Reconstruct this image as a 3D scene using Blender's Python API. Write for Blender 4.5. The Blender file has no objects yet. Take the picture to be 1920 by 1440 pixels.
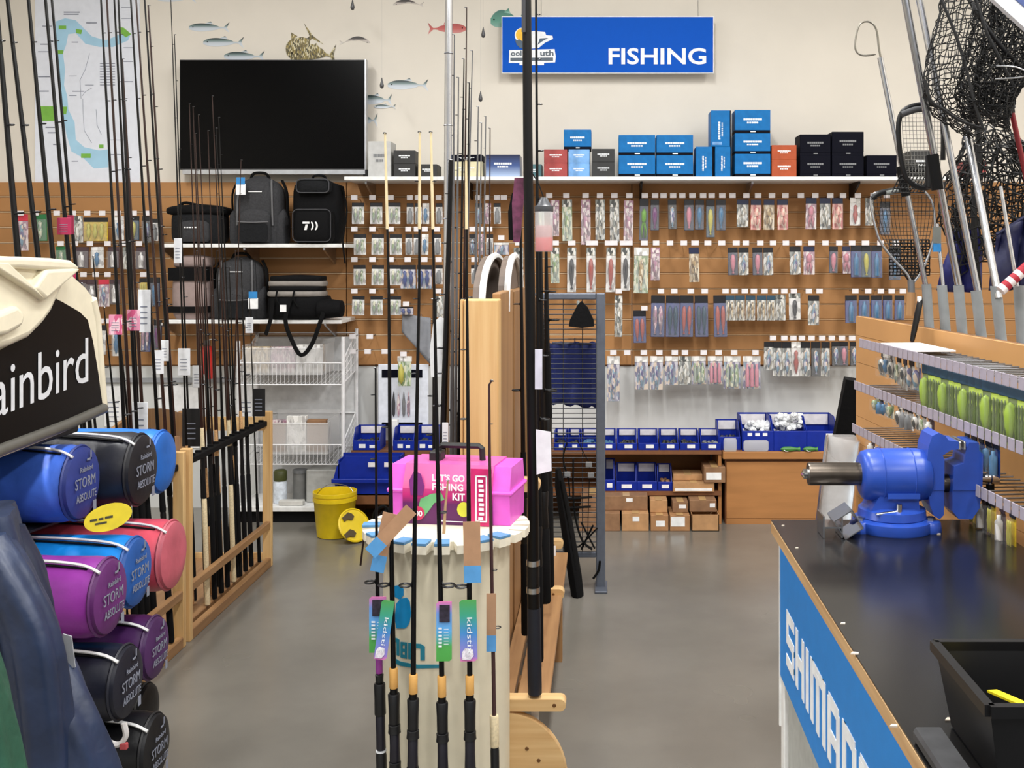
import bpy, math, random
from mathutils import Vector, Matrix, noise
random.seed(7)
S = bpy.context.scene
C = S.collection
F, CX, CY, H = 2000.0, 1135.0, 480.0, 1.6          # focal length and vanishing point in photo pixels, eye height

# ---------------------------------------------------------------- camera, world, lights, exposure
cam = bpy.data.cameras.new('camera'); camo = bpy.data.objects.new('camera', cam); C.objects.link(camo)
camo.location = (0, 0, H); camo.rotation_euler = (math.pi/2, 0, 0)
cam.sensor_width = 36; cam.lens = F/1920*36
cam.shift_x = -(CX-960)/1920; cam.shift_y = -(720-CY)/1920
cam.clip_start = .05
S.camera = camo
S.view_settings.view_transform = 'Standard'; S.view_settings.look = 'None'
S.view_settings.gamma = 1; S.view_settings.use_curve_mapping = False
S.view_settings.exposure = 0.0
W = bpy.data.worlds.new('world'); S.world = W; W.use_nodes = True
bg = W.node_tree.nodes['Background']; bg.inputs[0].default_value = (.93, .96, 1, 1); bg.inputs[1].default_value = .65
CEIL = 4.3
LAMPS = [(x, y) for y in (-1.2, 1.6, 4.0) for x in (-2.3, .1, 2.3)]
for lx, ly in LAMPS:
    L = bpy.data.lights.new('lamp_light', 'AREA'); L.shape = 'RECTANGLE'; L.size = .28; L.size_y = 1.5
    L.energy = 70; L.color = (1, .998, .985)
    o = bpy.data.objects.new('lamp_light', L); o.location = (lx, ly, CEIL-.33); C.objects.link(o)

# ---------------------------------------------------------------- helpers
def P(px, py, d): return Vector(((px-CX)/F*d, d, H-(py-CY)/F*d))
def X(px, d): return (px-CX)/F*d
def Z(py, d): return H-(py-CY)/F*d
def lin(c):
    c /= 255
    return c/12.92 if c <= .04045 else ((c+.055)/1.055)**2.4
def rgb(c): return (lin(c[0]), lin(c[1]), lin(c[2]), 1)

MATS = {}
def M(name, col=None, rough=.55, metal=0, var=.1, scale=25., bump=0., coat=0., spec=.5, stretch=(1, 1, 1)):
    if name in MATS: return MATS[name]
    m = bpy.data.materials.new(name); m.use_nodes = True; MATS[name] = m
    nt = m.node_tree; b = nt.nodes['Principled BSDF']
    b.inputs['Roughness'].default_value = rough; b.inputs['Metallic'].default_value = metal
    b.inputs['Coat Weight'].default_value = coat; b.inputs['Specular IOR Level'].default_value = spec
    tc = nt.nodes.new('ShaderNodeTexCoord'); mp = nt.nodes.new('ShaderNodeMapping')
    mp.inputs['Scale'].default_value = stretch
    nz = nt.nodes.new('ShaderNodeTexNoise'); nz.inputs['Scale'].default_value = scale; nz.inputs['Detail'].default_value = 4
    mx = nt.nodes.new('ShaderNodeMix'); mx.data_type = 'RGBA'
    c = rgb(col)
    mx.inputs[6].default_value = tuple(max(0, v*(1-var)) for v in c[:3])+(1,)
    mx.inputs[7].default_value = tuple(min(1, v*(1+var)) for v in c[:3])+(1,)
    rp = nt.nodes.new('ShaderNodeMapRange'); rp.inputs[1].default_value = .3; rp.inputs[2].default_value = .7
    nt.links.new(tc.outputs['Object'], mp.inputs[0]); nt.links.new(mp.outputs[0], nz.inputs['Vector'])
    nt.links.new(nz.outputs[0], rp.inputs[0]); nt.links.new(rp.outputs[0], mx.inputs[0]); nt.links.new(mx.outputs[2], b.inputs['Base Color'])
    if bump:
        bp = nt.nodes.new('ShaderNodeBump'); bp.inputs['Strength'].default_value = bump; bp.inputs['Distance'].default_value = .01
        nt.links.new(nz.outputs[0], bp.inputs['Height']); nt.links.new(bp.outputs[0], b.inputs['Normal'])
    return m
def mat_wood(name, c1, c2, rough=.5, axis=2, scale=9.):
    if name in MATS: return MATS[name]
    m = M(name, c1, rough, scale=scale); nt = m.node_tree
    st = [14., 14., 14.]; st[axis] = .7
    mp = [n for n in nt.nodes if n.type == 'MAPPING'][0]; mp.inputs['Scale'].default_value = [s*.35 for s in st]
    mx = [n for n in nt.nodes if n.type == 'MIX'][0]
    mx.inputs[6].default_value = rgb(c1); mx.inputs[7].default_value = rgb(c2)
    return m
def mat_ramp(name, stops, axis=2, rough=.5, metal=0):
    """colour printed along one axis of the thing's own box: stops = [(pos, rgb)...]"""
    if name in MATS: return MATS[name]
    m = bpy.data.materials.new(name); m.use_nodes = True; MATS[name] = m
    nt = m.node_tree; b = nt.nodes['Principled BSDF']; b.inputs['Roughness'].default_value = rough; b.inputs['Metallic'].default_value = metal
    tc = nt.nodes.new('ShaderNodeTexCoord'); sp = nt.nodes.new('ShaderNodeSeparateXYZ'); cr = nt.nodes.new('ShaderNodeValToRGB')
    nt.links.new(tc.outputs['Generated'], sp.inputs[0]); nt.links.new(sp.outputs[axis], cr.inputs[0]); nt.links.new(cr.outputs[0], b.inputs['Base Color'])
    e = cr.color_ramp.elements
    while len(e) < len(stops): e.new(.5)
    for k, (p, c) in enumerate(stops): e[k].position = p; e[k].color = rgb(c)
    return m
def mat_speckle(name, cols, scale=60., rough=.3, metal=0.):
    """many-coloured flecks (printed foil, glitter bodies)"""
    if name in MATS: return MATS[name]
    m = bpy.data.materials.new(name); m.use_nodes = True; MATS[name] = m
    nt = m.node_tree; b = nt.nodes['Principled BSDF']; b.inputs['Roughness'].default_value = rough; b.inputs['Metallic'].default_value = metal
    tc = nt.nodes.new('ShaderNodeTexCoord'); v = nt.nodes.new('ShaderNodeTexVoronoi'); v.inputs['Scale'].default_value = scale
    sp = nt.nodes.new('ShaderNodeSeparateColor'); cr = nt.nodes.new('ShaderNodeValToRGB'); cr.color_ramp.interpolation = 'CONSTANT'
    mp = nt.nodes.new('ShaderNodeMapping'); mp.inputs['Scale'].default_value = (1.1, 1, .4)
    nt.links.new(tc.outputs['Object'], mp.inputs[0]); nt.links.new(mp.outputs[0], v.inputs['Vector']); nt.links.new(v.outputs['Color'], sp.inputs[0]); nt.links.new(sp.outputs[0], cr.inputs[0]); nt.links.new(cr.outputs[0], b.inputs['Base Color'])
    e = cr.color_ramp.elements
    while len(e) < len(cols): e.new(.5)
    for k, c in enumerate(cols): e[k].position = k/len(cols); e[k].color = rgb(c)
    return m
def mat_clear(name, tint=(255, 255, 255), gloss=.18, rough=.12):
    if name in MATS: return MATS[name]
    m = bpy.data.materials.new(name); m.use_nodes = True; MATS[name] = m
    nt = m.node_tree; nt.nodes.remove(nt.nodes['Principled BSDF']); out = nt.nodes['Material Output']
    t = nt.nodes.new('ShaderNodeBsdfTransparent'); t.inputs[0].default_value = rgb(tint)
    g = nt.nodes.new('ShaderNodeBsdfPrincipled'); g.inputs['Roughness'].default_value = rough; g.inputs['Base Color'].default_value = (.85, .85, .85, 1)
    nz = nt.nodes.new('ShaderNodeTexNoise'); nz.inputs['Scale'].default_value = 60
    bp = nt.nodes.new('ShaderNodeBump'); bp.inputs['Strength'].default_value = .25; bp.inputs['Distance'].default_value = .01
    mx = nt.nodes.new('ShaderNodeMixShader'); mx.inputs[0].default_value = gloss
    nt.links.new(nz.outputs[0], bp.inputs['Height']); nt.links.new(bp.outputs[0], g.inputs['Normal'])
    nt.links.new(t.outputs[0], mx.inputs[1]); nt.links.new(g.outputs[0], mx.inputs[2]); nt.links.new(mx.outputs[0], out.inputs[0])
    return m

WM = {}
def tag(o, label=None, cat=None, group=None, kind=None):
    if label: o['label'] = label
    if cat: o['category'] = cat
    if group: o['group'] = group
    if kind: o['kind'] = kind
    return o
def thing(name, label, cat, loc=(0, 0, 0), group=None, rot=None):
    o = bpy.data.objects.new(name, None); o.empty_display_size = .05; C.objects.link(o)
    m = Matrix.Translation(Vector(loc))
    if rot is not None: m = m @ rot.to_4x4()
    o.location = loc
    if rot is not None: o.rotation_euler = rot.to_euler()
    WM[o.name] = m
    return tag(o, label, cat, group)
class MB:
    def __init__(s): s.v = []; s.f = []
    def add(s, v, f):
        n = len(s.v); s.v += [Vector(a) for a in v]; s.f += [tuple(i+n for i in q) for q in f]; return s
    def box(s, x0, x1, y0, y1, z0, z1):
        return s.add([(x, y, z) for x in (x0, x1) for y in (y0, y1) for z in (z0, z1)],
                     [(0, 1, 3, 2), (4, 6, 7, 5), (0, 4, 5, 1), (2, 3, 7, 6), (0, 2, 6, 4), (1, 5, 7, 3)])
    def bar(s, a, b, w, t, up=(0, 0, 1)):
        """a beam of section w x t from a to b (w across, t along the up side)"""
        a = Vector(a); b = Vector(b); d = (b-a).normalized(); up = Vector(up)
        r = d.cross(up)
        if r.length < 1e-4: r = d.cross(Vector((0, 1, 0)))
        r.normalize(); u = r.cross(d)
        q = [r*(i*w/2)+u*(j*t/2) for i, j in ((-1, -1), (1, -1), (1, 1), (-1, 1))]
        return s.add([a+k for k in q]+[b+k for k in q], [(3, 2, 1, 0), (4, 5, 6, 7), (0, 1, 5, 4), (1, 2, 6, 5), (2, 3, 7, 6), (3, 0, 4, 7)])
    def cham(s, x0, x1, y0, y1, z0, z1, c=.01):
        """box with chamfered vertical and horizontal edges"""
        vs = []; fs = []
        def ring(z, k): return [(x0+k, y0+c, z), (x0+c, y0+k, z), (x1-c, y0+k, z), (x1-k, y0+c, z), (x1-k, y1-c, z), (x1-c, y1-k, z), (x0+c, y1-k, z), (x0+k, y1-c, z)]
        for z, k in ((z0, c*.7), (z0+c, 0), (z1-c, 0), (z1, c*.7)): vs += ring(z, k)
        for r in range(3):
            for i in range(8): fs.append((r*8+i, r*8+(i+1) % 8, r*8+8+(i+1) % 8, r*8+8+i))
        fs.append(tuple(range(7, -1, -1))); fs.append(tuple(range(24, 32)))
        return s.add(vs, fs)
    def tube(s, pts, rad, n=6, cap=True, squash=None):
        pts = [Vector(p) for p in pts]; m = len(pts)
        if not isinstance(rad, (list, tuple)): rad = [rad]*m
        t = (pts[1]-pts[0]).normalized()
        ref = Vector((0, 0, 1)) if abs(t.z) < .9 else Vector((1, 0, 0))
        nrm = t.cross(ref).normalized(); vs = []
        for i in range(m):
            t = (pts[min(i+1, m-1)]-pts[max(i-1, 0)]).normalized()
            nrm = (nrm-t*nrm.dot(t)).normalized(); bi = t.cross(nrm)
            for k in range(n):
                a = 2*math.pi*k/n; sq = squash or (1, 1)
                vs.append(pts[i]+nrm*(math.cos(a)*rad[i]*sq[0])+bi*(math.sin(a)*rad[i]*sq[1]))
        fs = [(i*n+k, i*n+(k+1) % n, (i+1)*n+(k+1) % n, (i+1)*n+k) for i in range(m-1) for k in range(n)]
        if cap: fs += [tuple(range(n-1, -1, -1)), tuple((m-1)*n+k for k in range(n))]
        return s.add(vs, fs)
    def lathe(s, prof, o, axis=(0, 0, 1), n=24, cap=True):
        """profile [(radius, height)] turned about an axis through o"""
        a = Vector(axis).normalized(); r = a.orthogonal().normalized(); u = a.cross(r); o = Vector(o); vs = []
        for rad, h in prof:
            for k in range(n):
                t = 2*math.pi*k/n; vs.append(o+a*h+r*(rad*math.cos(t))+u*(rad*math.sin(t)))
        m = len(prof)
        fs = [(i*n+k, i*n+(k+1) % n, (i+1)*n+(k+1) % n, (i+1)*n+k) for i in range(m-1) for k in range(n)]
        if cap: fs += [tuple(range(n-1, -1, -1)), tuple((m-1)*n+k for k in range(n))]
        return s.add(vs, fs)
    def prism(s, poly, t, o=(0, 0, 0), r=(1, 0, 0), u=(0, 0, 1)):
        """flat outline [(a, b)] in the plane o + a r + b u, thickened by t along r x u (away from the viewer for r=x, u=z: -y)"""
        o = Vector(o); r = Vector(r); u = Vector(u); n = r.cross(u).normalized(); k = len(poly)
        front = [o+r*a+u*b for a, b in poly]; back = [p-n*t for p in front]
        return s.add(front+back, [tuple(range(k)), tuple(range(2*k-1, k-1, -1))]+[(i, i+k, (i+1) % k+k, (i+1) % k) for i in range(k)])
    def sheet(s, grid, t=0.):
        """rows of points -> surface (with optional thickness)"""
        m = len(grid); n = len(grid[0]); vs = [Vector(p) for row in grid for p in row]
        fs = [(i*n+j, i*n+j+1, (i+1)*n+j+1, (i+1)*n+j) for i in range(m-1) for j in range(n-1)]
        return s.add(vs, fs)
    def mesh(s, name, mat, smooth=False):
        me = bpy.data.meshes.new(name); me.from_pydata([tuple(v) for v in s.v], [], s.f); me.materials.append(mat)
        if smooth: me.polygons.foreach_set('use_smooth', [True]*len(me.polygons))
        return me
    def build(s, name, mat, parent=None, label=None, cat=None, group=None, kind=None, smooth=False, local=False):
        me = bpy.data.meshes.new(name)
        if parent is not None:
            m = WM[parent.name]; vs = s.v if local else [m.inverted() @ v for v in s.v]
        else:
            xs = [v.x for v in s.v]; ys = [v.y for v in s.v]; z0 = min(v.z for v in s.v)
            loc = Vector(((min(xs)+max(xs))/2, (min(ys)+max(ys))/2, z0)); m = Matrix.Translation(loc); vs = [v-loc for v in s.v]
        me.from_pydata([tuple(v) for v in vs], [], s.f)
        if mat: me.materials.append(mat)
        if smooth:
            me.polygons.foreach_set('use_smooth', [True]*len(me.polygons))
            try: me.set_sharp_from_angle(angle=math.radians(50))
            except Exception: pass
        me.update()
        o = bpy.data.objects.new(name, me); C.objects.link(o)
        if parent is not None: o.parent = parent
        else: o.location = loc
        WM[o.name] = m
        return tag(o, label, cat, group, kind)
def put(mesh, name, parent, mw, label=None, cat=None, group=None):
    """an object that shares mesh data, placed by a world matrix"""
    o = bpy.data.objects.new(name, mesh); C.objects.link(o)
    if parent is not None: o.parent = parent; o.matrix_local = WM[parent.name].inverted() @ mw
    else: o.matrix_world = mw
    WM[o.name] = mw
    return tag(o, label, cat, group)
def clean():
    """recalculates normals of every mesh once"""
    import bmesh
    done = set()
    for o in bpy.data.objects:
        if o.type != 'MESH' or o.data.name in done: continue
        done.add(o.data.name)
        b = bmesh.new(); b.from_mesh(o.data); bmesh.ops.recalc_face_normals(b, faces=b.faces); b.to_mesh(o.data); b.free()
TX = {}
def text_mesh(txt, bold):
    if (txt, bold) in TX: return TX[(txt, bold)]
    cu = bpy.data.curves.new('t', 'FONT'); cu.body = txt; cu.size = 1; cu.extrude = .004; cu.offset = bold; cu.resolution_u = 3
    o = bpy.data.objects.new('t', cu); C.objects.link(o); dg = bpy.context.evaluated_depsgraph_get(); dg.update()
    me = o.evaluated_get(dg).to_mesh(); vs = [v.co.copy() for v in me.vertices]; fs = [tuple(p.vertices) for p in me.polygons]
    o.evaluated_get(dg).to_mesh_clear(); bpy.data.objects.remove(o); bpy.data.curves.remove(cu)
    TX[(txt, bold)] = (vs, fs); return vs, fs
def text(txt, o, r, u, w, h, mat, parent, name='lettering', bold=.0, shear=0., local=False, lift=.0006):
    """lettering w wide and h high with its lower left corner at o, reading along r, up along u"""
    vs, fs = text_mesh(txt, bold)
    x0 = min(v.x for v in vs); x1 = max(v.x for v in vs); y0 = min(v.y for v in vs); y1 = max(v.y for v in vs)
    o = Vector(o); r = Vector(r).normalized(); u = Vector(u).normalized(); n = r.cross(u)
    mb = MB(); mb.add([o+r*((v.x-x0)/(x1-x0)*w+shear*(v.y-y0)/(y1-y0)*h)+u*((v.y-y0)/(y1-y0)*h)+n*(lift+v.z*.1) for v in vs], fs)
    return mb.build(name, mat, parent, local=local)
def bars(o, r, u, rows, mat, parent, name='print_line', t=.0006, local=False):
    """small print too fine to read: dashes [(a, b, w, h)] on the plane o, r, u"""
    o = Vector(o); r = Vector(r).normalized(); u = Vector(u).normalized(); n = r.cross(u)
    mb = MB()
    for a, b, w, h in rows: mb.prism([(a, b), (a+w, b), (a+w, b+h), (a, b+h)], t, o+n*t, r, u)
    return mb.build(name, mat, parent, local=local, kind='stuff' if len(rows) > 1 else None)
def smooth_pts(pts, k=4):
    """Catmull-Rom through points"""
    pts = [Vector(p) for p in pts]; out = []
    for i in range(len(pts)-1):
        a = pts[max(i-1, 0)]; b = pts[i]; c = pts[i+1]; d = pts[min(i+2, len(pts)-1)]
        for j in range(k):
            t = j/k
            out.append(.5*((2*b)+(c-a)*t+(2*a-5*b+4*c-d)*t*t+(3*b-a-3*c+d)*t**3))
    out.append(pts[-1]); return out

ONES = 'zeroth first second third fourth fifth sixth seventh eighth ninth tenth eleventh twelfth thirteenth fourteenth fifteenth sixteenth seventeenth eighteenth nineteenth twentieth'.split()
def nth(k): return ONES[k] if k <= 20 else ('twenty ' if k < 30 else 'thirty ' if k < 40 else 'forty ')+ONES[k % 10] if k % 10 else {30: 'thirtieth', 40: 'fortieth'}[k]
ROWS = {}                                                      # (kind, row) -> [(position, object, look)], labelled at the end by counting from a landmark
def count_in(kind, row, pos, o, look): ROWS.setdefault((kind, row), []).append((pos, o, look))
def label_rows():
    for (kind, (row, mark)), items in ROWS.items():
        items.sort(key=lambda q: q[0])
        for k, (_, o, look) in enumerate(items):
            o['label'] = '%s, %s from %s, %s' % (look, nth(k+1), mark, row); o['group'] = kind+' '+row
# ---------------------------------------------------------------- materials
white = M('white_paint', (232, 232, 230), .5); black = M('black_plastic', (12, 12, 14), .45, spec=.35); blackm = M('black_matt', (8, 8, 9), .8, spec=.2)
steel = M('brushed_steel', (190, 192, 196), .28, 1); alu = M('aluminium_tube', (196, 198, 203), .22, 1, var=.05)
paper = M('paper_white', (238, 238, 238), .7); papert = M('price_tag_card', (225, 220, 222), .6)
navy = M('navy_card', (20, 26, 52), .4); wood = mat_wood('pale_pine', (226, 190, 134), (208, 164, 106)); woodx = mat_wood('pale_pine_across', (226, 192, 138), (206, 164, 110), axis=0)
woody = mat_wood('brown_pine_lengthways', (170, 130, 88), (144, 106, 70), axis=1); woodd = mat_wood('brown_pine', (160, 120, 78), (132, 96, 60))
clear = mat_clear('clear_plastic')
grey = M('grey_card', (120, 122, 124), .6); dgrey = M('dark_grey_card', (58, 58, 62), .5)
blue = M('box_blue', (14, 106, 172), .5, spec=.2); binblue = M('bin_blue', (12, 40, 144), .45, spec=.3); kraft = M('kraft_card', (166, 122, 82), .75, var=.12)

# ---------------------------------------------------------------- the room
DW = 6.8                                                       # back wall
def floor_mat():
    m = M('polished_concrete', (122, 118, 110), .3, var=.17, scale=1.6); nt = m.node_tree; b = nt.nodes['Principled BSDF']
    tc = [n for n in nt.nodes if n.type == 'TEX_COORD'][0]
    n2 = nt.nodes.new('ShaderNodeTexNoise'); n2.inputs['Scale'].default_value = 2.2; n2.inputs['Detail'].default_value = 3
    r2 = nt.nodes.new('ShaderNodeMapRange'); r2.inputs[3].default_value = .17; r2.inputs[4].default_value = .33
    nt.links.new(tc.outputs['Object'], n2.inputs['Vector']); nt.links.new(n2.outputs[0], r2.inputs[0]); nt.links.new(r2.outputs[0], b.inputs['Roughness'])
    nz = [n for n in nt.nodes if n.type == 'TEX_NOISE'][0]; nz.inputs['Detail'].default_value = 6; nz.inputs['Roughness'].default_value = .55
    return m
XL, XR, YF = -4.4, 3.4, -4.0
cream = M('wall_cream', (223, 216, 204), .8, var=.03, scale=3, bump=.05)
lowp = M('wall_lower_white', (206, 207, 205), .7, var=.06, scale=5)
MB().box(XL-.1, XR+.1, YF, DW+.1, -.1, 0).build('floor', floor_mat(), kind='structure')
MB().box(XL, XR, DW, DW+.1, 0, CEIL).build('wall_back', cream, kind='structure')
MB().box(XL-.1, XL, YF, DW, 0, CEIL).build('wall_left', cream, kind='structure')
MB().box(XR, XR+.1, YF, DW, 0, CEIL).build('wall_right', cream, kind='structure')
MB().box(XL-.1, XR+.1, YF, DW+.1, CEIL, CEIL+.1).build('ceiling', M('ceiling_grey', (150, 150, 150), .9), kind='structure')
MB().box(XL, XR, YF-.1, YF, 2.9, CEIL).build('wall_front', cream, kind='structure')
MB().box(XL, XR, DW-.012, DW, 0, 1.01).build('trim_1', lowp, kind='structure')
tubem = M('lamp_tube', (255, 255, 250), .5); e = tubem.node_tree.nodes['Principled BSDF']; e.inputs['Emission Color'].default_value = (1, 1, .96, 1); e.inputs['Emission Strength'].default_value = 3
for k, (lx, ly) in enumerate(LAMPS):
    t = thing('ceiling_light', 'white twin tube fluorescent fitting hung from the ceiling', 'ceiling light', (lx, ly, CEIL-.25), 'ceiling tube fittings')
    MB().box(lx-.11, lx+.11, ly-.78, ly+.78, CEIL-.24, CEIL-.18).build('housing', white, t)
    for s in (-1, 1):
        MB().tube([(lx+s*.06, ly-.74, CEIL-.265), (lx+s*.06, ly+.74, CEIL-.265)], .018, 8).build('tube', tubem, t)
        MB().tube([(lx, ly+s*.5, CEIL-.18), (lx, ly+s*.5, CEIL)], .006, 5).build('hanger_rod', steel, t)

# slatwall: boards with recessed grooves
mdf = M('slatwall_mdf', (170, 123, 77), .6, var=.1, scale=2.2, spec=.3); mdfd = M('groove_brown', (128, 90, 54), .6); mdfm = M('groove_insert_tan', (196, 158, 116), .5); mdfl = M('groove_insert_pale', (214, 186, 150), .45)
PITCH = 28.65/294.1
def slatwall(px0, px1, label, ins):
    x0, x1 = X(px0, DW), X(px1, DW); z1 = Z(342, DW); n = 12
    t = thing('slatwall', label, 'wall panel', ((x0+x1)/2, DW, z1-n*PITCH))
    MB().box(x0, x1, DW-.014, DW-.001, z1-n*PITCH, z1).build('backing', mdfd, t)
    for k in range(n):
        a = z1-k*PITCH
        MB().cham(x0+.001, x1-.001, DW-.03, DW-.0135, a-PITCH+.009, a-.001, .002).build('board', mdf, t)
        if k < n-1: MB().box(x0+.001, x1-.001, DW-.0255, DW-.0145, a-PITCH+.0015, a-PITCH+.0075).build('groove_strip', ins, t)
slatwall(-120, 651, 'brown slatwall panel with pale grooves behind the shoulder bags', mdfl)
slatwall(652, 1184, 'brown slatwall panel behind the small carded tackle packets', mdfl)
slatwall(1185, 1760, 'brown slatwall panel with brown grooves behind the long blue lure packets', mdfm)
slatwall(1761, 2150, 'brown slatwall panel partly hidden by the landing nets', mdfm)

# ---------------------------------------------------------------- television, map, sign, fish on the wall
t = thing('television', 'large black flat television with silver lower bezel on the cream wall', 'television', P(512, 328, 6.7))
d = 6.68
MB().box(X(337, d), X(685, d), d, d+.05, Z(318, d), Z(112, d)).build('body', M('tv_case', (30, 30, 32), .4), t)
MB().box(X(338.5, d), X(683.5, d), d-.004, d+.001, Z(316, d), Z(113.5, d)).build('screen', M('tv_screen', (5, 5, 6), .2, var=.02, spec=.1), t)
MB().box(X(343, d), X(685, d), d-.008, d+.05, Z(327, d), Z(318.3, d)).build('lower_bezel', M('silver_bezel', (186, 188, 192), .35, .6), t)
MB().box(X(684, d), X(686.5, d), d-.005, d+.05, Z(318, d), Z(111, d)).build('edge_trim', M('silver_bezel'), t)
MB().box(X(480, d), X(545, d), d+.05, DW, Z(250, d), Z(180, d)).build('wall_bracket', black, t)
MB().cham(X(681, d), X(690, d), d, d+.03, Z(332, d), Z(318, d), .004).build('socket_box', black, t)

t = thing('map_poster', 'white coastal map poster with blue sea and green patches behind the rods', 'poster', P(164, 345, DW-.01))
d = DW-.004
MB().box(X(66, d), X(262, d), d-.002, DW-.001, Z(344, d), Z(-40, d)).build('sheet', M('map_paper', (226, 230, 240), .5, var=.03), t)
sea = M('map_sea', (166, 208, 232), .5, var=.06, scale=8); grn = M('map_green', (120, 180, 70), .5); ink = M('map_ink', (130, 135, 150), .6); land = M('map_land', (214, 216, 226), .6)
def flat(poly, name, mat, parent, d, t=.0008): return MB().prism([((a-CX)/F*d, H-(b-CY)/F*d) for a, b in poly], t, (0, d, 0), (1, 0, 0), (0, 0, 1)).build(name, mat, parent)
flat([(105, 40), (122, 34), (142, 38), (158, 54), (172, 68), (198, 76), (226, 64), (246, 62), (240, 76), (212, 88), (186, 88), (160, 82), (142, 62), (128, 64), (124, 84), (118, 100), (122, 130), (120, 160), (126, 180), (128, 205), (140, 230), (142, 262), (158, 276), (186, 282), (203, 280), (203, 314), (176, 316), (156, 296), (134, 284), (124, 250), (116, 200), (112, 150), (107, 110), (104, 80)], 'sea', sea, t, d-.0022)
for q in ([(75, 199), (107, 199), (107, 227), (77, 227)], [(222, 50), (232, 52), (246, 64), (236, 70), (223, 60)], [(110, 48), (124, 48), (124, 55), (110, 55)], [(142, 54), (154, 56), (152, 64), (143, 62)], [(104, 94), (119, 94), (118, 101), (106, 101)], [(152, 288), (170, 288), (170, 296), (152, 296)], [(114, 200), (126, 200), (124, 214), (116, 214)], [(186, 271), (194, 271), (194, 278), (186, 278)]):
    flat(q, 'green_patch', grn, t, d-.0032)
rw = [(120, 24, 30, 2), (120, 28, 28, 2), (162, 44, 20, 2), (135, 80, 12, 1.5), (160, 160, 16, 1), (130, 143, 14, 1), (136, 172, 22, 1.5), (130, 180, 14, 1), (80, 50, 18, 1.5), (76, 84, 16, 2), (72, 98, 20, 1.5), (72, 145, 22, 2), (74, 172, 18, 2), (86, 240, 18, 2), (90, 250, 16, 2), (100, 272, 14, 2), (135, 303, 12, 1.5)]+[(188, 120+5*k, 28, 1.4) for k in range(9)]+[(228, 15, 20, 1), (228, 35, 20, 1), (232, 90, 18, 1), (230, 116, 20, 1), (225, 154, 25, 1.5), (206, 263, 30, 1), (206, 290, 26, 1)]
o = P(0, 0, d-.0022); k = d/F
bars((X(0, d), d-.0032, Z(0, d)), (1, 0, 0), (0, 0, 1), [(a*k, -b*k, w*k, h*k) for a, b, w, h in rw], ink, t)
mb = MB()
for line in ([(168, 100), (160, 130), (150, 150), (152, 185)], [(155, 185), (156, 215), (158, 245), (172, 268)], [(172, 165), (160, 172), (154, 180)], [(180, 205), (182, 235), (190, 252)]):
    mb.tube([P(a, b, d-.003) for a, b in line], .0012, 4)
mb.build('road_line', ink, t)

t = thing('hanging_sign', 'long blue FISHING sign with white lettering and a wave logo', 'sign', P(1139, 136, 6.7))
d = 6.7
MB().box(X(942, d), X(1337, d), d, d+.03, Z(136, d), Z(32, d)).build('board', M('sign_blue', (0, 84, 192), .6, var=.02, spec=.15), t)
MB().box(X(940.5, d), X(1338.5, d), d+.002, d+.034, Z(137.2, d), Z(30.3, d)).build('edge', white, t)
txtw = M('lettering_white', (240, 243, 248), .5)
text('FISHING', (X(1141, d), d-.001, Z(121, d)), (1, 0, 0), (0, 0, 1), (1324-1141)/F*d, 31/F*d, txtw, t, bold=.02)
def disc(px, py, rp, name, mat, parent, d, t=.001, n=24, sy=1., a0=0, a1=2*math.pi):
    return flat([(px+rp*math.cos(a0+(a1-a0)*k/n), py-rp*sy*math.sin(a0+(a1-a0)*k/n)) for k in range(n)], name, mat, parent, d, t)
logo = txtw
disc(979, 66, 14, 'logo_sun_ring', logo, t, d-.001); disc(979, 65, 12, 'logo_sun', M('logo_yellow', (246, 190, 40), .5), t, d-.002)
flat([(966, 76), (974, 74), (984, 80), (990, 92), (975, 90), (969, 84)], 'logo_wave_dark', M('logo_slate', (70, 90, 110), .5), t, d-.003)
flat([(985, 62), (1000, 58), (1022, 60), (1024, 66), (1036, 67), (1037, 73), (1022, 80), (1010, 90), (985, 92), (976, 86)], 'logo_wave', logo, t, d-.002)
flat([(1012, 72), (1028, 71), (1016, 78), (1008, 84)], 'logo_wave_dark', M('logo_slate'), t, d-.003)
flat([(955, 94), (1040, 92), (1042, 106), (1041, 117), (1020, 118), (1020, 122), (974, 122), (974, 118), (954, 118)], 'logo_panel', logo, t, d-.002)
lg = M('logo_letter_grey', (84, 96, 108), .5)
text('ool', (X(958, d), d-.003, Z(105, d)), (1, 0, 0), (0, 0, 1), 20/F*d, 10/F*d, lg, t, bold=.02)
text('uth', (X(1013, d), d-.003, Z(105, d)), (1, 0, 0), (0, 0, 1), 25/F*d, 11/F*d, lg, t, bold=.02)
flat([(957, 108.5), (1037, 108), (1037, 114), (957, 114.5)], 'logo_bar', lg, t, d-.003)
for px in (1015, 1309):
    MB().tube([P(px, 31, d+.015), P(px-2, -230, d+.015)], .0016, 4).build('hanging_wire', steel, t)

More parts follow.
